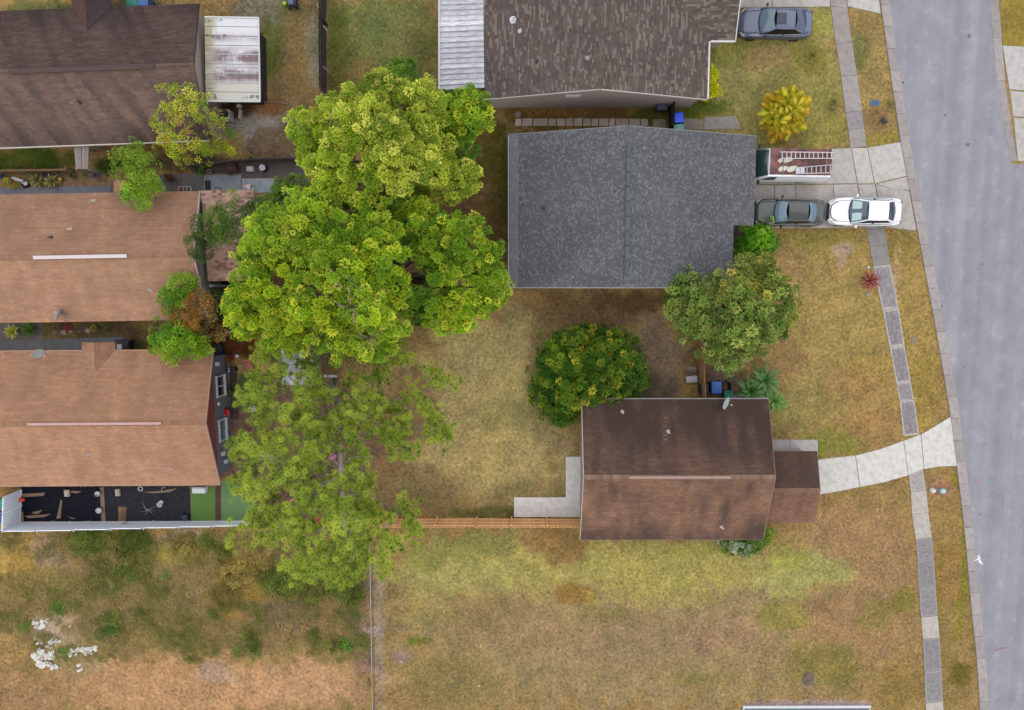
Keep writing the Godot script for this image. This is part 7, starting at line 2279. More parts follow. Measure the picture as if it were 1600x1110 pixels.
	o = thing("hydrant_marker", "white bollard shaped meter on the lower verge, beside the teal one", "meter", at(1456, 766))
	g = Shape.new(Vector3.ZERO, true)
	g.lathe(Vector3.ZERO, [Vector2(0.17, 0), Vector2(0.17, 0.22), Vector2(0.12, 0.3), Vector2(0.05, 0.34), Vector2(0, 0.35)], 12)
	part(g, "body", mt(238, 238, 232, 0.4), o)
	g = Shape.new()
	g.box(Vector3(0.06, 0.3, -0.1), Vector3(0.14, 0.06, 0.1), 0.5, 0.02)
	part(g, "cap", mt(200, 214, 214, 0.4), o)
	o = thing("hydrant_marker", "teal and white domed meter on the lower verge", "meter", at(1472, 767))
	g = Shape.new(Vector3.ZERO, true)
	g.lathe(Vector3.ZERO, [Vector2(0.24, 0), Vector2(0.24, 0.14), Vector2(0.2, 0.2), Vector2(0, 0.22)], 14, 1.1, 0.9)
	part(g, "base", mt(120, 176, 184, 0.4), o)
	g = Shape.new(Vector3.ZERO, true)
	g.lathe(Vector3(-0.03, 0.2, -0.02), [Vector2(0.17, 0), Vector2(0.14, 0.06), Vector2(0, 0.08)], 12)
	part(g, "dome", mt(206, 222, 226, 0.3), o)
	g = Shape.new()
	g.lump(Vector3.ZERO, Vector3(0.12, 0.08, 0.12), 0.3, 3)
	whole(g, "stone", mt(206, 226, 212), "pale stone above the red leaved plant", "stone", at(1357, 418, 0.03))
	g = Shape.new()
	g.lump(Vector3.ZERO, Vector3(0.17, 0.08, 0.11), 0.4, 6)
	whole(g, "stone", worn(172, 178, 180), "grey stone below the red leaved plant", "stone", at(1356, 460, 0.03))
	g = Shape.new()
	g.lump(Vector3.ZERO, Vector3(0.14, 0.05, 0.09), 0.6, 8)
	whole(g, "litter", mt(112, 190, 196, 0.4), "scrap of teal litter on the asphalt", "litter", at(1550, 751, 0.03))
	# egret in flight over the kerb
	egret()
	# frame at the bottom edge
	o = thing("sunken_frame", "white edged rectangular frame let into the lot at the bottom picture edge", "frame", at(1258, 1102))
	for q in [[1160, 1104, 1360, 1103.5, 0.16, mt(238, 238, 240, 0.6)], [1161.5, 1107, 1161.5, 1160, 0.14, mt(232, 232, 236, 0.6)], [1358, 1107, 1358, 1160, 0.14, mt(232, 232, 236, 0.6)]]:
		var a := at(q[0], q[1])
		var b := at(q[2], q[3])
		g = Shape.new(o.position)
		var x := (b - a).normalized()
		g.obox(Transform3D(Basis(x, Vector3.UP, x.cross(Vector3.UP)), (a + b) / 2 + Vector3.UP * 0.08), Vector3((b - a).length(), 0.16, q[4]), 0.015)
		part(g, "edge", q[5], o)
	sheet("bed_floor", outline([1163, 1106, 1357, 1106, 1357, 1165, 1163, 1165]), 0.02, worn(120, 128, 140)).set_meta("kind", "structure")
	# side yard under black sheeting
	sheet("ground_sheet", outline([32, 760, 155, 760, 157, 815, 33, 815]), 0.012, creased(26, 28, 40))
	sheet("ground_sheet", outline([155.5, 760, 297, 760, 298, 815, 157.5, 815]), 0.018, creased(54, 54, 62))
	tag(get_child(get_child_count() - 2), "smooth blue black plastic sheet over the left half of the side yard", "ground sheet")
	tag(get_child(get_child_count() - 1), "dusty charcoal fabric sheet over the right half of the side yard", "ground sheet")
	var turfs := mt(98, 138, 62)
	sheet("turf_mat", outline([298.5, 760, 336, 762, 336, 815, 298.5, 815]), 0.02, worn(100, 142, 58, "fine"))
	tag(get_child(get_child_count() - 1), "artificial turf mat between the charcoal sheet and the brown boardwalk", "turf mat")
	sheet("turf_mat", outline([345.5, 752, 402, 752, 398, 814, 345.5, 814]), 0.02, worn(112, 150, 92, "fine"))
	tag(get_child(get_child_count() - 1), "larger paler turf mat right of the brown boardwalk", "turf mat")
	sheet("turf_mat", outline([373, 585, 420, 585, 420, 641, 372, 641]), 0.02, worn(70, 100, 40, "fine"))
	tag(get_child(get_child_count() - 1), "dark green turf mat behind the windows of the red gabled house", "turf mat")
	o = thing("boardwalk", "narrow dark brown boardwalk between the two turf mats", "boardwalk", at(340.5, 787))
	for k in 12:
		g = Shape.new(o.position)
		var c := at(340.5, 755 + k * 5.2, 0.03)
		g.box(c, Vector3(0.36, 0.04, 0.21), 0, 0.008)
		part(g, "plank", [worn(96, 66, 54, "wood"), worn(104, 72, 58, "wood")][k % 2], o)
	o = thing("deck_strip", "dark brown deck along the wall of the red gabled house", "deck", at(366, 615))
	for k in 4:
		g = Shape.new(o.position)
		var a := at(361 + k * 3.2, 583, 0.05)
		var b := at(361 + k * 3.2, 655, 0.05)
		g.obox(Transform3D(Basis.IDENTITY, (a + b) / 2), Vector3(0.12, 0.06, (b - a).length()), 0.01)
		part(g, "plank", worn(84, 64, 58, "wood"), o)
	# strips of bare soil in the torn sheet, blocks, pots
	var soil := worn(176, 144, 114, "wood")
	var k := 0
	for q in [[[34, 772, 70, 770, 68, 775, 36, 777]], [[95, 781, 97, 782, 95, 802, 95, 810, 88, 811, 90, 803]], [[52, 800, 66, 797, 62, 801, 58, 804, 49, 802]], [[110, 767, 128, 768, 120, 771, 111, 770]], [[106, 807, 112, 809, 119, 811, 112, 811]], [[38, 806, 62, 805, 80, 803, 70, 808, 44, 810]], [[33, 800, 36, 800, 37, 815, 33, 815]], [[185, 792, 198, 792, 196, 815, 185, 815]], [[156, 762, 162, 762, 165, 815, 159, 815]], [[222, 769, 244, 768, 277, 763, 266, 769, 240, 771]]]:
		g = Shape.new()
		g.slab(outline(q[0]), 0.0, 0.024 + 0.0004 * k)
		tag(part(g, "bare_soil", soil if k != 7 else worn(168, 128, 84, "dirty"), self), "", "", "", "structure")
		k += 1
	for q in [[106, 770, 0.34, 0.48, "pale concrete block on the smooth black sheet"], [185, 769, 0.3, 0.5, "pale concrete block on the charcoal sheet near the eave"]]:
		g = Shape.new()
		g.box(Vector3(0, 0.1, 0), Vector3(q[2], 0.2, q[3]), 0.04, 0.03)
		whole(g, "concrete_block", worn(212, 196, 182), q[4], "block", at(q[0], q[1]))
	for q in [[156, 770, 0.17, "white bucket on the sheet seam nearest the eave"], [158, 796, 0.19, "white bucket lower on the sheet seam"], [255, 783, 0.13, "white bucket beside its tipped lid on the charcoal sheet"]]:
		var b := thing("bucket", q[3], "bucket", at(q[0], q[1]))
		g = Shape.new(Vector3.ZERO, true)
		g.lathe(Vector3.ZERO, [Vector2(0, 0), Vector2(q[2] * 0.8, 0), Vector2(q[2], 0.3), Vector2(q[2] * 1.06, 0.31), Vector2(q[2] * 1.06, 0.34), Vector2(q[2] * 0.9, 0.34), Vector2(q[2] * 0.86, 0.26), Vector2(0, 0.26)], 16)
		part(g, "pail", mt(226, 228, 238, 0.4), b)
		g = Shape.new()
		g.tube([Vector3(-q[2], 0.33, 0), Vector3(0, 0.36, q[2] * 1.1), Vector3(q[2], 0.33, 0)], [0.008], 4)
		part(g, "handle", mt(150, 152, 158, 0.3, 0.6), b)
	g = Shape.new(Vector3.ZERO, true)
	g.lathe(Vector3.ZERO, [Vector2(0.2, 0.0), Vector2(0.2, 0.05), Vector2(0.17, 0.06), Vector2(0, 0.05)], 14)
	whole(g, "round_cover", mt(176, 172, 170, 0.5), "grey lid lying beside a white bucket on the charcoal sheet", "lid", at(249, 789, 0.02))
	for q in [[219, 764, "small white ring on the charcoal sheet close under the eave"], [256, 765, "grey open ring on the charcoal sheet close under the eave"]]:
		g = Shape.new()
		var pts := []
		for i in 13 if q[0] == 219 else 10:
			pts.append(Vector3(cos(i * TAU / 12 + 0.8), 0, sin(i * TAU / 12 + 0.8)) * 0.15)
		g.tube(pts, [0.04], 6)
		whole(g, "hose_ring", mt(222, 216, 206) if q[0] == 219 else mt(150, 146, 144), q[2], "ring", at(q[0], q[1], 0.06))
	g = Shape.new()
	for q in [[0.0, 0.5], [0.6, 0.5], [-0.5, 0.6], [1.9, 0.4], [2.7, 0.5], [3.6, 0.35], [-2.2, 0.7]]:
		g.tube([Vector3(0, 0.03, 0), Vector3(cos(q[0]) * q[1] * 0.6, 0.05, sin(q[0]) * q[1] * 0.6), Vector3(cos(q[0] + 0.2) * q[1], 0.02, sin(q[0] + 0.2) * q[1])], [0.03, 0.02, 0.008], 5)
	whole(g, "dry_root", worn(170, 164, 168, "wood"), "bleached dry root spread on the charcoal sheet", "root", at(231, 797, 0.02))
	g = Shape.new()
	g.box(Vector3(0, 0.14, 0), Vector3(0.4, 0.28, 0.4), 0, 0.03)
	whole(g, "black_crate", mt(34, 36, 46, 0.5), "black crate at the lower right corner of the charcoal sheet", "crate", at(291, 807))
	g = Shape.new()
	g.box(Vector3(0, 0.2, 0), Vector3(0.92, 0.4, 0.44), 0, 0.03)
	g.box(Vector3(0, 0.41, 0.02), Vector3(0.86, 0.04, 0.36), 0, 0.015)
	whole(g, "white_tub", mt(236, 238, 242, 0.4), "white lidded tub on the turf beside the eave corner", "tub", at(314, 764))
	o = thing("toy_bucket", "orange red bucket lying in the corner of the white plastic fence", "bucket", at(36, 780))
	g = Shape.new(Vector3.ZERO, true)
	g.lathe(Vector3(0, 0.16, 0), [Vector2(0, -0.2), Vector2(0.13, -0.2), Vector2(0.18, 0.18), Vector2(0.19, 0.2), Vector2(0.15, 0.19), Vector2(0.11, -0.14), Vector2(0, -0.14)], 14, 1, 1, Basis(Vector3.BACK, 1.35))
	part(g, "pail", mt(236, 72, 28, 0.4), o)
	g = Shape.new()
	g.tube([Vector3(-0.15, 0.3, 0), Vector3(-0.34, 0.34, 0.05), Vector3(-0.4, 0.3, 0.1)], [0.02], 5)
	part(g, "handle", mt(214, 120, 110, 0.4), o)


func creased(r: float, g: float, b: float) -> StandardMaterial3D:
	var m := StandardMaterial3D.new()
	m.albedo_color = tone(r, g, b)
	m.roughness = 0.6
	m.metallic_specular = 0.2
	m.uv1_triplanar = true
	m.uv1_world_triplanar = true
	m.uv1_scale = Vector3.ONE / 4.0
	m.heightmap_enabled = true
	m.heightmap_texture = noisy("crease", 0.014, 0.0, 1.0, 5, 0.5)
	m.heightmap_scale = 5.0
	m.albedo_texture = noisy("creasedust", 0.02, 0.7, 1.25, 5, 0.6)
	return m


func egret() -> void:
	var p := at(1528, 874, 3.0)
	var g := Shape.new(Vector3.ZERO, true)
	# trunk and neck, beak to the west
	var spine := [Vector3(-0.34, 0.02, 0.03), Vector3(-0.26, 0.03, 0.03), Vector3(-0.2, 0.01, 0.02), Vector3(-0.08, 0.0, 0.0), Vector3(0.06, 0.0, -0.01), Vector3(0.2, 0.0, -0.02), Vector3(0.32, 0.0, -0.02)]
	g.tube(spine, [0.012, 0.034, 0.04, 0.075, 0.085, 0.06, 0.015], 9)
	# wings: the far one raised, the near one spread
	for s in [-1.0, 1.0]:
		var rt := Vector3(0.0, 0.05, s * 0.05)
		var el := Vector3(-0.05, 0.12, s * 0.26)
		var tp := Vector3(0.22, 0.16, s * 0.52)
		var r2 := Vector3(0.18, 0.04, s * 0.06)
		var e2 := Vector3(0.18, 0.1, s * 0.25)
		for dy in [0.0, -0.018]:
			var u: Vector3 = Vector3.UP * dy
			var flip: bool = (s > 0) != (dy < 0.0)
			for q in [[rt, el, e2, r2], [el, tp, e2.lerp(tp, 0.6), e2]]:
				if flip:
					g.quad(q[0] + u, q[1] + u, q[2] + u, q[3] + u)
				else:
					g.quad(q[3] + u, q[2] + u, q[1] + u, q[0] + u)
	var o := thing("egret", "white egret flying low over the kerb and the asphalt", "bird", p, 0.35)
	o.scale = Vector3.ONE * 0.8
	part(g, "body", mt(250, 250, 250, 0.7), o)
	var b := Shape.new()
	b.tube([Vector3(-0.34, 0.02, 0.03), Vector3(-0.43, 0.01, 0.035)], [0.011, 0.003], 5)
	part(b, "beak", mt(220, 176, 60, 0.4), o)
	var l := Shape.new()
	for z in [-0.045, 0.005]:
		l.tube([Vector3(0.28, -0.01, z), Vector3(0.5, 0.0, z)], [0.01, 0.005], 5)
	part(l, "leg", mt(60, 60, 56, 0.5), o)


func chair(label: String, px: float, py: float, yaw: float, fabric: Material, frame: Material) -> void:
	var p := at(px, py, 0.45)
	var o := thing("garden_chair", label, "chair", Vector3(p.x, 0, p.z), yaw)
	var g := Shape.new()
	g.box(Vector3(0, 0.44, 0), Vector3(0.5, 0.06, 0.5), 0, 0.02)
	part(g, "seat", fabric, o)
	g = Shape.new()
	g.obox(Transform3D(Basis(Vector3.RIGHT, -0.2), Vector3(0, 0.72, -0.27)), Vector3(0.5, 0.52, 0.05), 0.015)
	part(g, "backrest", fabric, o)
	for x in [-0.23, 0.23]:
		for z in [-0.23, 0.23]:
			g = Shape.new()
			g.tube([Vector3(x, 0, z), Vector3(x, 0.44, z)], [0.018], 6)
			part(g, "leg", frame, o)
		g = Shape.new()
		g.tube([Vector3(x * 1.15, 0.44, 0.22), Vector3(x * 1.15, 0.64, 0.2), Vector3(x * 1.15, 0.64, -0.24)], [0.018], 6)
		part(g, "armrest", frame, o)


func small_things() -> void:
	var terra := mt(196, 112, 76)
	var dark := mt(46, 40, 40)
	var green := [lin(60, 92, 30), lin(112, 150, 56)]
	# back patio of the middle house
	pot("orange rimmed pot in the group on the dark patio", 315, 268, 0.2, 0.35, mt(214, 150, 90), green)
	pot("black pot beside the orange rimmed pot", 311, 264, 0.18, 0.3, dark, [mt(54, 48, 46)])
	pot("grey bowl right of the orange rimmed pot", 326, 268, 0.16, 0.25, mt(186, 182, 180), [mt(110, 96, 84)])
	pot("yellow green potted plant above the orange rimmed pot", 318, 258, 0.17, 0.3, dark, [lin(150, 160, 40), lin(190, 190, 70)])
	pot("rusty pot with dry plant on the grey patio flags", 265, 279, 0.2, 0.25, mt(120, 78, 56), [lin(110, 72, 46), lin(150, 96, 60)])
	pot("yellow pot at the edge of the planted bed", 93, 280, 0.13, 0.25, mt(214, 190, 46), [mt(196, 180, 50)])
	pot("black tub between the agaves in the planted bed", 72, 274, 0.26, 0.3, mt(26, 30, 50), [mt(20, 22, 36)])
	var o := thing("fire_pit", "dark red round fire bowl on the patio", "fire bowl", at(364, 266))
	var g := Shape.new(Vector3.ZERO, true)
	g.lathe(Vector3.ZERO, [Vector2(0.12, 0), Vector2(0.2, 0.1), Vector2(0.38, 0.4), Vector2(0.4, 0.44), Vector2(0.36, 0.44), Vector2(0.3, 0.36), Vector2(0, 0.3)], 18)
	part(g, "bowl", mt(70, 34, 32, 0.6), o)
	g = Shape.new()
	g.tube([Vector3(0.3, 0.46, -0.3), Vector3(0.34, 0.48, 0.0), Vector3(0.3, 0.46, 0.3)], [0.02], 5)
	part(g, "rim", mt(140, 50, 44, 0.5), o)
	g = Shape.new()
	g.box(Vector3(0, 0.17, 0), Vector3(0.46, 0.34, 0.36), 0, 0.03)
	g.box(Vector3(0, 0.35, 0), Vector3(0.36, 0.02, 0.26), 0, 0.008)
	whole(g, "cool_box", mt(206, 208, 212, 0.5), "pale grey box on the dark patio beside the white topped stool", "box", at(393, 265))
	o = thing("round_stool", "round white topped stool with dark foot on the patio", "stool", at(414, 264))
	g = Shape.new(Vector3.ZERO, true)
	g.lathe(Vector3.ZERO, [Vector2(0, 0.5), Vector2(0.2, 0.5), Vector2(0.21, 0.53), Vector2(0.2, 0.56), Vector2(0.05, 0.565), Vector2(0.04, 0.6), Vector2(0, 0.6)], 18)
	part(g, "top", mt(236, 232, 240, 0.4), o)
	g = Shape.new(Vector3.ZERO, true)
	g.lathe(Vector3.ZERO, [Vector2(0, 0), Vector2(0.26, 0), Vector2(0.24, 0.06), Vector2(0.06, 0.1), Vector2(0.05, 0.5), Vector2(0, 0.5)], 14)
	part(g, "foot", mt(48, 40, 40), o)
	# tipped white barrel chair and red folded chair close to the eave
	o = thing("barrel", "white and pink striped barrel lying against the added room", "barrel", at(387, 294, 0.3))
	g = Shape.new(Vector3.ZERO, true)
	g.lathe(Vector3.ZERO, [Vector2(0, -0.3), Vector2(0.24, -0.3), Vector2(0.29, 0.0), Vector2(0.25, 0.3), Vector2(0.2, 0.3), Vector2(0.2, 0.1), Vector2(0, 0.1)], 16, 1, 1, Basis(Vector3.BACK, -1.4))
	part(g, "drum", mt(236, 224, 228, 0.5), o)
	g = Shape.new()
	for x in [-0.2, -0.08, 0.06]:
		g.lathe(Vector3(x, 0, 0), [Vector2(0.296, -0.02), Vector2(0.298, 0.02)], 16, 1, 1, Basis(Vector3.BACK, -1.4))
	part(g, "stripe", mt(214, 170, 180, 0.5), o)
	o = thing("plastic_crate", "white slatted crate with a red item beside the tan eave", "crate", at(290, 296, 0.15))
	for q in [[0.0, -0.16, 0.8], [0.0, 0.16, 0.8]]:
		g = Shape.new()
		g.box(Vector3(q[0], 0.12, q[1]), Vector3(q[2], 0.05, 0.04), 0, 0.01)
		part(g, "rail", mt(236, 232, 234, 0.5), o)
	for x in [-0.4, -0.1, 0.12, 0.4]:
		g = Shape.new()
		g.box(Vector3(x, 0.1, 0), Vector3(0.05, 0.12, 0.3), 0, 0.01)
		part(g, "slat", mt(230, 224, 226, 0.5), o)
	g = Shape.new()
	g.box(Vector3.ZERO, Vector3(0.26, 0.14, 0.24), 0, 0.04)
	whole(g, "red_cushion", mt(170, 36, 48, 0.7), "small red cushion in the white slatted crate", "cushion", at(283, 296, 0.24))
	g = Shape.new()
	g.box(Vector3.ZERO, Vector3(0.38, 0.02, 0.66), 0, 0.006)
	whole(g, "rubber_mat", mt(50, 50, 54), "black rubber mat on the pale patio flag", "mat", at(324.5, 290, 0.065))
	g = Shape.new()
	var loop := []
	for i in 14:
		loop.append(Vector3(cos(i * 0.55) * (0.26 - i * 0.004), 0, sin(i * 0.55) * 0.16))
	g.tube(loop, [0.014], 5)
	whole(g, "garden_hose", mt(70, 76, 80, 0.5), "dark coiled hose on the pale patio flag", "hose", at(340, 296, 0.08))
	# white figure in the bed
	o = thing("garden_statue", "white reclining figure among the agaves", "statue", at(36, 283))
	g = Shape.new(Vector3.ZERO, true)
	g.tube([Vector3(-0.52, 0.3, -0.18), Vector3(-0.3, 0.34, -0.1), Vector3(0, 0.26, 0.0), Vector3(0.22, 0.3, 0.03)], [0.07, 0.12, 0.13, 0.06], 8)
	g.tube([Vector3(-0.1, 0.24, -0.02), Vector3(0.25, 0.2, 0.25)], [0.08, 0.06], 7)
	part(g, "figure", mt(226, 224, 230, 0.6), o)
	g = Shape.new()
	g.box(Vector3(0.2, 0.1, 0.28), Vector3(0.4, 0.22, 0.3), 0.4, 0.03)
	part(g, "plinth", mt(48, 48, 56), o)
	g = Shape.new()
	g.box(Vector3(0, 0.02, 0), Vector3(0.24, 0.05, 0.22), 0.4, 0.01)
	whole(g, "white_plate", mt(228, 228, 234), "white square plate on the dark plinth in the planted bed", "plate", at(40, 287, 0.24))
	# round stones on the strip between the tan houses
	for q in [[85, 520, 0.2, 166, 150, 120, "greyish"], [99.5, 520, 0.21, 214, 190, 150, "largest pale"], [110, 518, 0.14, 226, 214, 204, "whitest, under the magenta flowers"], [124, 518, 0.15, 140, 124, 110, "brownish"], [137, 517, 0.2, 206, 182, 160, "rightmost pale"]]:
		g = Shape.new()
		g.lump(Vector3.ZERO, Vector3(q[2], 0.07, q[2] * 0.9), 0.3, int(q[0]), 11, 5, 0.0)
		whole(g, "stepping_stone", worn(q[3], q[4], q[5]), "round stepping stone, %s, between the two tan houses" % q[6], "stone", at(q[0], q[1], 0.0), 0.0, "stepping stones between the tan houses")
	# air conditioner beside the brown house
	o = thing("air_conditioner", "white framed air conditioning unit under the yellow green tree", "air conditioner", at(358, 183))
	g = Shape.new()
	g.box(Vector3(0, 0.4, 0), Vector3(0.66, 0.8, 0.66), 0, 0.05)
	part(g, "case", mt(206, 210, 212, 0.5), o)
	g = Shape.new(Vector3.ZERO, true)
	g.lathe(Vector3(0, 0.8, 0), [Vector2(0.28, 0.0), Vector2(0.28, 0.02), Vector2(0.24, 0.02), Vector2(0.24, 0.005), Vector2(0, 0.005)], 18)
	part(g, "fan", mt(60, 66, 66), o)
	g = Shape.new()
	for k in 6:
		var a := TAU * k / 6
		g.tube([Vector3(0, 0.83, 0), Vector3(cos(a) * 0.27, 0.82, sin(a) * 0.27)], [0.008], 4)
	part(g, "fan_guard", mt(150, 154, 154, 0.4), o)
	for q in [[377, 180, 0.35, 0.6, "white upright post frame right of the air conditioner", 0.12], [367, 196, 0.12, 1.1, "broken white frame strip below the air conditioner", 0.06], [375, 167, 0.3, 0.24, "small pale bucket under the porch corner", 0.24]]:
		g = Shape.new()
		g.box(Vector3(0, q[2] / 2, 0), Vector3(q[3] if q[0] != 377 else 0.14, q[2], q[5] if q[0] != 377 else 0.6), -0.12, 0.02)
		whole(g, "yard_scrap", mt(216, 214, 214, 0.5), q[4], "scrap", at(q[0], q[1]))
	g = Shape.new()
	g.tube([Vector3(-0.9, 0.05, -0.06), Vector3(0.2, 0.06, 0.0), Vector3(1.0, 0.05, 0.2)], [0.03, 0.03, 0.02], 5)
	whole(g, "metal_pipe", mt(150, 146, 148, 0.5), "thin grey pipe lying off the porch corner", "pipe", at(432, 160))
	# ride on toy and ball at the top edge
	o = thing("lawn_mower", "small black and blue grey mower at the top edge", "mower", at(459, 7))
	g = Shape.new()
	g.box(Vector3(0, 0.25, 0), Vector3(0.6, 0.24, 0.55), 0, 0.08)
	part(g, "deck", mt(34, 36, 42, 0.5), o)
	g = Shape.new()
	g.box(Vector3(-0.05, 0.42, 0), Vector3(0.38, 0.16, 0.4), 0, 0.06)
	part(g, "engine_cover", mt(86, 104, 134, 0.4), o)
	g = Shape.new()
	g.tube([Vector3(0.25, 0.3, -0.22), Vector3(0.75, 0.8, -0.2), Vector3(0.75, 0.8, 0.2), Vector3(0.25, 0.3, 0.22)], [0.018], 6)
	part(g, "handle", mt(40, 40, 44), o)
	for x in [-0.25, 0.25]:
		for z in [-0.3, 0.3]:
			g = Shape.new()
			g.lathe(Vector3(x, 0.1, z), [Vector2(0, -0.03), Vector2(0.1, -0.03), Vector2(0.1, 0.03), Vector2(0, 0.03)], 10, 1, 1, Basis(Vector3.RIGHT, PI / 2))
			part(g, "wheel", mt(28, 28, 30), o)
	g = Shape.new(Vector3.ZERO, true)
	g.lump(Vector3(0, 0.14, 0), Vector3(0.14, 0.14, 0.14), 0.0, 2, 12, 8, -1.0)
	whole(g, "ball", mt(176, 220, 60, 0.5), "lime green ball beside the mower", "ball", at(446, 7))
	g = Shape.new()
	var ring := []
	for i in 13:
		ring.append(Vector3(cos(i * TAU / 12), 0, sin(i * TAU / 12)) * 0.12)
	g.tube(ring, [0.03], 6)
	whole(g, "hose_ring", mt(226, 220, 196), "pale ring on the ground left of the old dark fence", "ring", at(499, 9, 0.04))
	# yard of the red gabled house
	o = thing("grill", "red lidded barbecue beside the wall of the red gabled house", "barbecue", at(359, 641))
	g = Shape.new()
	g.obox(Transform3D(Basis(Vector3.UP, 0.2), Vector3(0, 0.86, 0.02)), Vector3(0.62, 0.22, 0.44), 0.08)
	part(g, "lid", mt(196, 20, 38, 0.35), o)
	g = Shape.new()
	g.obox(Transform3D(Basis(Vector3.UP, 0.2), Vector3(0, 0.68, 0)), Vector3(0.66, 0.18, 0.5), 0.04)
	part(g, "firebox", mt(28, 28, 30), o)
	for x in [-0.26, 0.26]:
		for z in [-0.18, 0.18]:
			g = Shape.new()
			g.tube([Vector3(x, 0, z), Vector3(x, 0.6, z)], [0.022], 6)
			part(g, "leg", mt(36, 36, 38), o)
	g = Shape.new()
	g.tube([Vector3(-0.12, 1.0, 0.2), Vector3(0.1, 1.02, 0.16)], [0.02], 6)
	part(g, "handle", mt(206, 206, 206, 0.4), o)
	pot("big terracotta pot on the edge of the dark turf mat", 371, 614, 0.2, 0.4, mt(206, 122, 84), [mt(150, 84, 56)])
	pot("leafy black pot under the windows of the red gabled house", 357, 614, 0.22, 0.4, dark, green)
	pot("white urn at the corner of the dark turf mat", 394, 639, 0.22, 0.5, mt(214, 214, 226, 0.4), [mt(190, 190, 206)])
	pot("dark pot beside the white urn, under the pine", 408, 653, 0.18, 0.35, mt(60, 62, 66), [mt(40, 42, 44)])
	pot("reddish leaved pot by the wall of the red gabled house", 359, 560, 0.2, 0.35, mt(150, 76, 54), [lin(120, 60, 40), lin(170, 100, 60)])
	pot("pale rimmed pot with dark soil by the house corner", 349, 559, 0.18, 0.35, mt(176, 160, 140), [mt(50, 40, 40)])
	pot("white pot right of the reddish leaved pot", 370, 557, 0.11, 0.3, mt(236, 236, 232), [mt(216, 216, 210)])
	pot("green leaved pot below the lower window of the red gabled house", 353, 672, 0.24, 0.35, mt(140, 138, 134), [lin(60, 76, 50), lin(120, 136, 100)])
	for q in [[345, 545, 0.5, 0.7, "black covered bench at the corner of the red gabled house", mt(34, 38, 50, 0.6)], [366, 577, 0.5, 0.34, "black box with two white knobs beside the dark turf mat", mt(24, 22, 30, 0.5)]]:
		o = thing("covered_box", q[4], "box", at(q[0], q[1]))
		g = Shape.new()
		g.box(Vector3(0, 0.3, 0), Vector3(q[2], 0.6, q[3]), 0.2, 0.06)
		part(g, "case", q[5], o)
		if q[0] == 366:
			for z in [-0.08, 0.08]:
				g = Shape.new(Vector3.ZERO, true)
				g.lump(Vector3(-0.12, 0.62, z), Vector3(0.05, 0.04, 0.05), 0.0, 2)
				part(g, "knob", mt(238, 238, 240), o)
	chair("faded pink chair on the grey flags, half under the pine", 388, 570, 0.3, mt(196, 112, 104), mt(120, 104, 96))
	chair("pink chair with dark frame beside the pine trunk", 519, 715, 2.7, mt(216, 146, 172), mt(64, 52, 52))
	chair("red chair near the white plastic fence under the pine", 500, 812, 0.6, mt(176, 44, 34), mt(120, 40, 34))
	chair("orange red chair beside the pine trunk, above the red chair", 530, 790, 1.2, mt(196, 80, 40), mt(120, 60, 40))
	o = thing("kettle_grill", "dark round grill with pink side tray under the pine", "barbecue", at(474, 774))
	g = Shape.new(Vector3.ZERO, true)
	g.lathe(Vector3(0, 0.75, 0), [Vector2(0.05, -0.3), Vector2(0.3, -0.1), Vector2(0.33, 0.0), Vector2(0.3, 0.12), Vector2(0.12, 0.24), Vector2(0, 0.25)], 16)
	part(g, "kettle", mt(70, 72, 84, 0.3), o)
	g = Shape.new()
	g.box(Vector3(-0.5, 0.74, 0.2), Vector3(0.36, 0.04, 0.36), 0.4, 0.02)
	part(g, "side_tray", mt(212, 112, 132, 0.5), o)
	for k in 3:
		var a := TAU * k / 3
		g = Shape.new()
		g.tube([Vector3(cos(a), 0, sin(a)) * 0.3, Vector3(cos(a) * 0.12, 0.55, sin(a) * 0.12)], [0.018], 5)
		part(g, "leg", mt(60, 60, 64), o)
	# white roofed shed under the pine
	var s0 := at(438, 545, 2.1)
	var s1 := at(492, 602, 2.1)
	o = thing("garden_shed", "shed with a white metal roof glimpsed through the pine branches", "shed", Vector3((s0.x + s1.x) / 2, 0, (s0.z + s1.z) / 2))
	g = Shape.new()
	var w := s1.x - s0.x
	var d := s1.z - s0.z
	g.box(Vector3(0, 1.0, 0), Vector3(w - 0.3, 2.0, d - 0.3))
	part(g, "wall", worn(150, 140, 134), o)
	for k in 7:
		g = Shape.new()
		g.obox(Transform3D(Basis(Vector3.BACK, 0.08), Vector3(0, 2.12, -d / 2 + d * (k + 0.5) / 7)), Vector3(w, 0.04, d / 7 - 0.012), 0.01)
		part(g, "roof_panel", worn(214, 214, 220, "dirty", 0.5), o)
	g = Shape.new()
	g.box(Vector3.ZERO, Vector3(0.16, 0.05, 0.9), 1.55)
	whole(g, "white_board", mt(226, 224, 228), "white board lying right of the white roofed shed", "board", at(516, 588, 0.3))
	g = Shape.new()
	g.tube([Vector3(-1.0, 0, 0), Vector3(1.0, 0, 0)], [0.035], 6)
	whole(g, "washing_line_post", mt(226, 224, 216), "white pole lying across the gap under the largest crown", "pole", at(376, 519, 1.4))
	g = Shape.new()
	g.slab(outline([392, 690, 436, 690, 436, 720, 392, 720]), 0.0, 0.04, 0.01)
	tag(part(g, "paving", worn(150, 146, 150)), "", "", "", "structure")
	# white rubble on the rough lot
	var n := 0
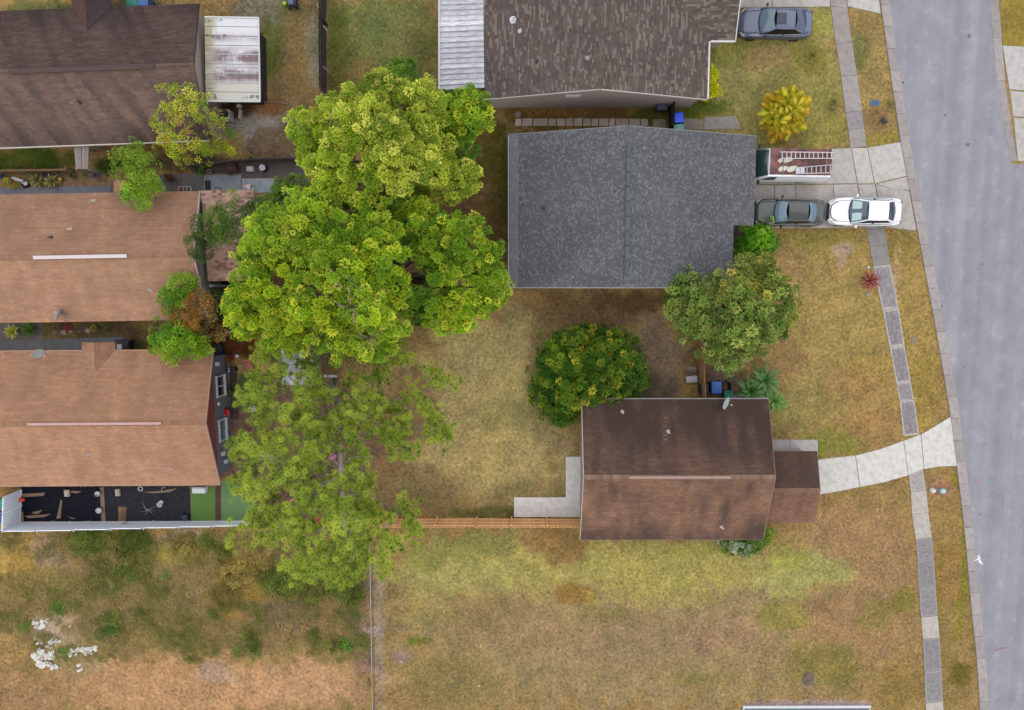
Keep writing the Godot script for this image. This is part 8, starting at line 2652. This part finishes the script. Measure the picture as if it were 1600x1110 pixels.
	for q in [[60, 975, 9, 7], [72, 970, 5, 2], [62, 1005, 5, 3], [80, 1002, 6, 5], [90, 1001, 5, 4], [76, 1011, 5, 3], [60, 1022, 11, 9], [72, 1026, 12, 10], [66, 1036, 10, 8], [80, 1020, 7, 5], [84, 1040, 8, 5], [114, 1021, 8, 5], [126, 1018, 8, 6], [138, 1018, 8, 6], [148, 1013, 7, 6], [132, 1012, 5, 3], [90, 986, 4, 1], [112, 978, 4, 1], [56, 997, 3, 2], [124, 1044, 7, 2], [34, 1016, 2, 1], [161, 960, 3, 1]]:
		var rr := metres(q[2]) * 1.2
		g = Shape.new()
		for k in int(q[3] * 1.5):
			var a := rng.randf() * TAU
			var f := sqrt(rng.randf()) * 0.8
			g.lump(Vector3(cos(a) * rr * f, 0.02, sin(a) * rr * f * 0.8), Vector3(rr * rng.randf_range(0.25, 0.45), rng.randf_range(0.06, 0.16), rr * rng.randf_range(0.2, 0.4)), 0.9, n * 20 + k, 7, 4, 0.0)
		whole(g, "rubble_heap", worn(262, 256, 246, "fine"), ["white plaster rubble, flat upper pile", "thin white streak beside the upper pile", "small white rubble at the left edge of the middle row", "white rubble, left of the middle row", "white rubble, right end of the middle row", "white rubble under the middle row", "white rubble, left of the biggest pile", "white rubble, centre of the biggest pile", "white rubble, lower part of the biggest pile", "white rubble, upper right of the biggest pile", "white rubble, lower right spur of the biggest pile", "white rubble, left end of the right hand pile", "white rubble, second in the right hand pile", "white rubble, third in the right hand pile", "white rubble, right end of the right hand pile", "small white rubble above the right hand pile", "tiny white crumbs right of the upper pile", "tiny white crumbs farther right of the upper pile", "single white lump above the middle row", "white stick like scrap below the right hand pile", "tiny white chip left of the biggest pile", "tiny white chip beside the dark weed clump"][n], "rubble", at(q[0], q[1]), 0.0, "white rubble on the rough lot")
		n += 1
	for q in [[627, 1034, 0.06, "small white stone on the bare patch right of the wire fence"], [1264, 1065, 0.05, "white stone on the round bare mound near the white frame"], [748, 1072, 0.07, "pale chip in the open lot, lower left part"], [1345, 1047, 0.05, "tiny white chip in the open lot near the pavement"]]:
		g = Shape.new()
		g.lump(Vector3.ZERO, Vector3(q[2], q[2], q[2]), 0.5, 3)
		whole(g, "stone", mt(240, 238, 232), q[3], "stone", at(q[0], q[1], 0.02))
	g = Shape.new()
	g.lump(Vector3.ZERO, Vector3(0.42, 0.12, 0.5), 0.4, 12, 12, 6, 0.0)
	tag(part(g, "mound", worn(140, 116, 100, "dirty")), "", "", "", "structure").position = at(1263, 1062)


# ---------------------------------------------------------------- grass

func grass_cover() -> void:
	var W := 700
	var H := 500
	var cell := 2.0 * GX / W
	var mask := PackedByteArray()
	mask.resize(W * H)
	for poly in covered:
		var lo := poly[0]
		var hi := poly[0]
		for p in poly:
			lo = lo.min(p)
			hi = hi.max(p)
		for j in range(maxi(0, int((lo.y - GZ0) / cell)), mini(H, int((hi.y - GZ0) / cell) + 1)):
			for i in range(maxi(0, int((lo.x + GX) / cell)), mini(W, int((hi.x + GX) / cell) + 1)):
				if mask[j * W + i] == 0 and Geometry2D.is_point_in_polygon(Vector2((i + 0.5) * cell - GX, (j + 0.5) * cell + GZ0), poly):
					mask[j * W + i] = 1
	# a tuft of bent blades
	var g := Shape.new()
	var q := RandomNumberGenerator.new()
	q.seed = 3
	for i in 7:
		var a := TAU * i / 7.0 + q.randf_range(-0.4, 0.4)
		var d := Vector3(cos(a), 0, sin(a))
		var s := Vector3(-d.z, 0, d.x) * 0.012
		var l := q.randf_range(0.05, 0.11)
		var mid := d * l * 0.5 + Vector3.UP * q.randf_range(0.012, 0.03)
		var tip := d * l + Vector3.UP * q.randf_range(0.004, 0.03)
		var f := q.randf_range(0.8, 1.2)
		g.col = Color(f, f, f)
		var b := Vector3(q.randf_range(-0.02, 0.02), 0, q.randf_range(-0.02, 0.02))
		g.quad(b - s, b + s, b + mid + s * 0.8, b + mid - s * 0.8)
		g.tri(b + mid - s * 0.8, b + mid + s * 0.8, b + tip)
	var mesh := g.done()
	var buf := Buf.new()
	var px := turf.get_data()
	var tw := turf.get_width()
	var th := turf.get_height()
	var step := 0.105
	var z := GZ0 + 2.0
	var lut := PackedFloat32Array()
	for i in 256:
		lut.append(Color(i / 255.0, 0, 0).srgb_to_linear().r / LIT * 1.62)
	noise.seed = 5
	while z < GZ1 - 2.0:
		var reach := 29.0 + (z + 19.0) * 0.16
		var x := -reach
		while x < reach + 1.0:
			var u := x + rng.randf_range(-0.06, 0.06)
			var w := z + rng.randf_range(-0.06, 0.06)
			var mi := int((w - GZ0) / cell) * W + int((u + GX) / cell)
			if mask[mi] == 0:
				var ti := (int((w - GZ0) / (GZ1 - GZ0) * th) * tw + int((u + GX) / (2 * GX) * tw)) * 4
				if rng.randf() * 255.0 < px[ti + 3]:
					var f := rng.randf_range(0.72, 1.36)
					var warm := rng.randf_range(0.93, 1.07)
					var sc := rng.randf_range(0.7, 1.35)
					var a := rng.randf() * TAU
					var ca := cos(a) * sc
					var sa := sin(a) * sc
					buf.a.append_array([ca, 0.0, sa, u, 0.0, sc, 0.0, 0.0, -sa, 0.0, ca, w, lut[px[ti]] * f * warm, lut[px[ti + 1]] * f, lut[px[ti + 2]] * f / warm, 1.0])
			x += step
		z += step
	print("grass tufts: ", buf.a.size() / 16)
	var o := scatter("grass", mesh, painted_by_vertex(0.9, Color.BLACK, 0.2), buf, self, "stuff")
	tag(o, "short dry lawn grass, straw coloured with greener patches", "grass", "", "stuff")
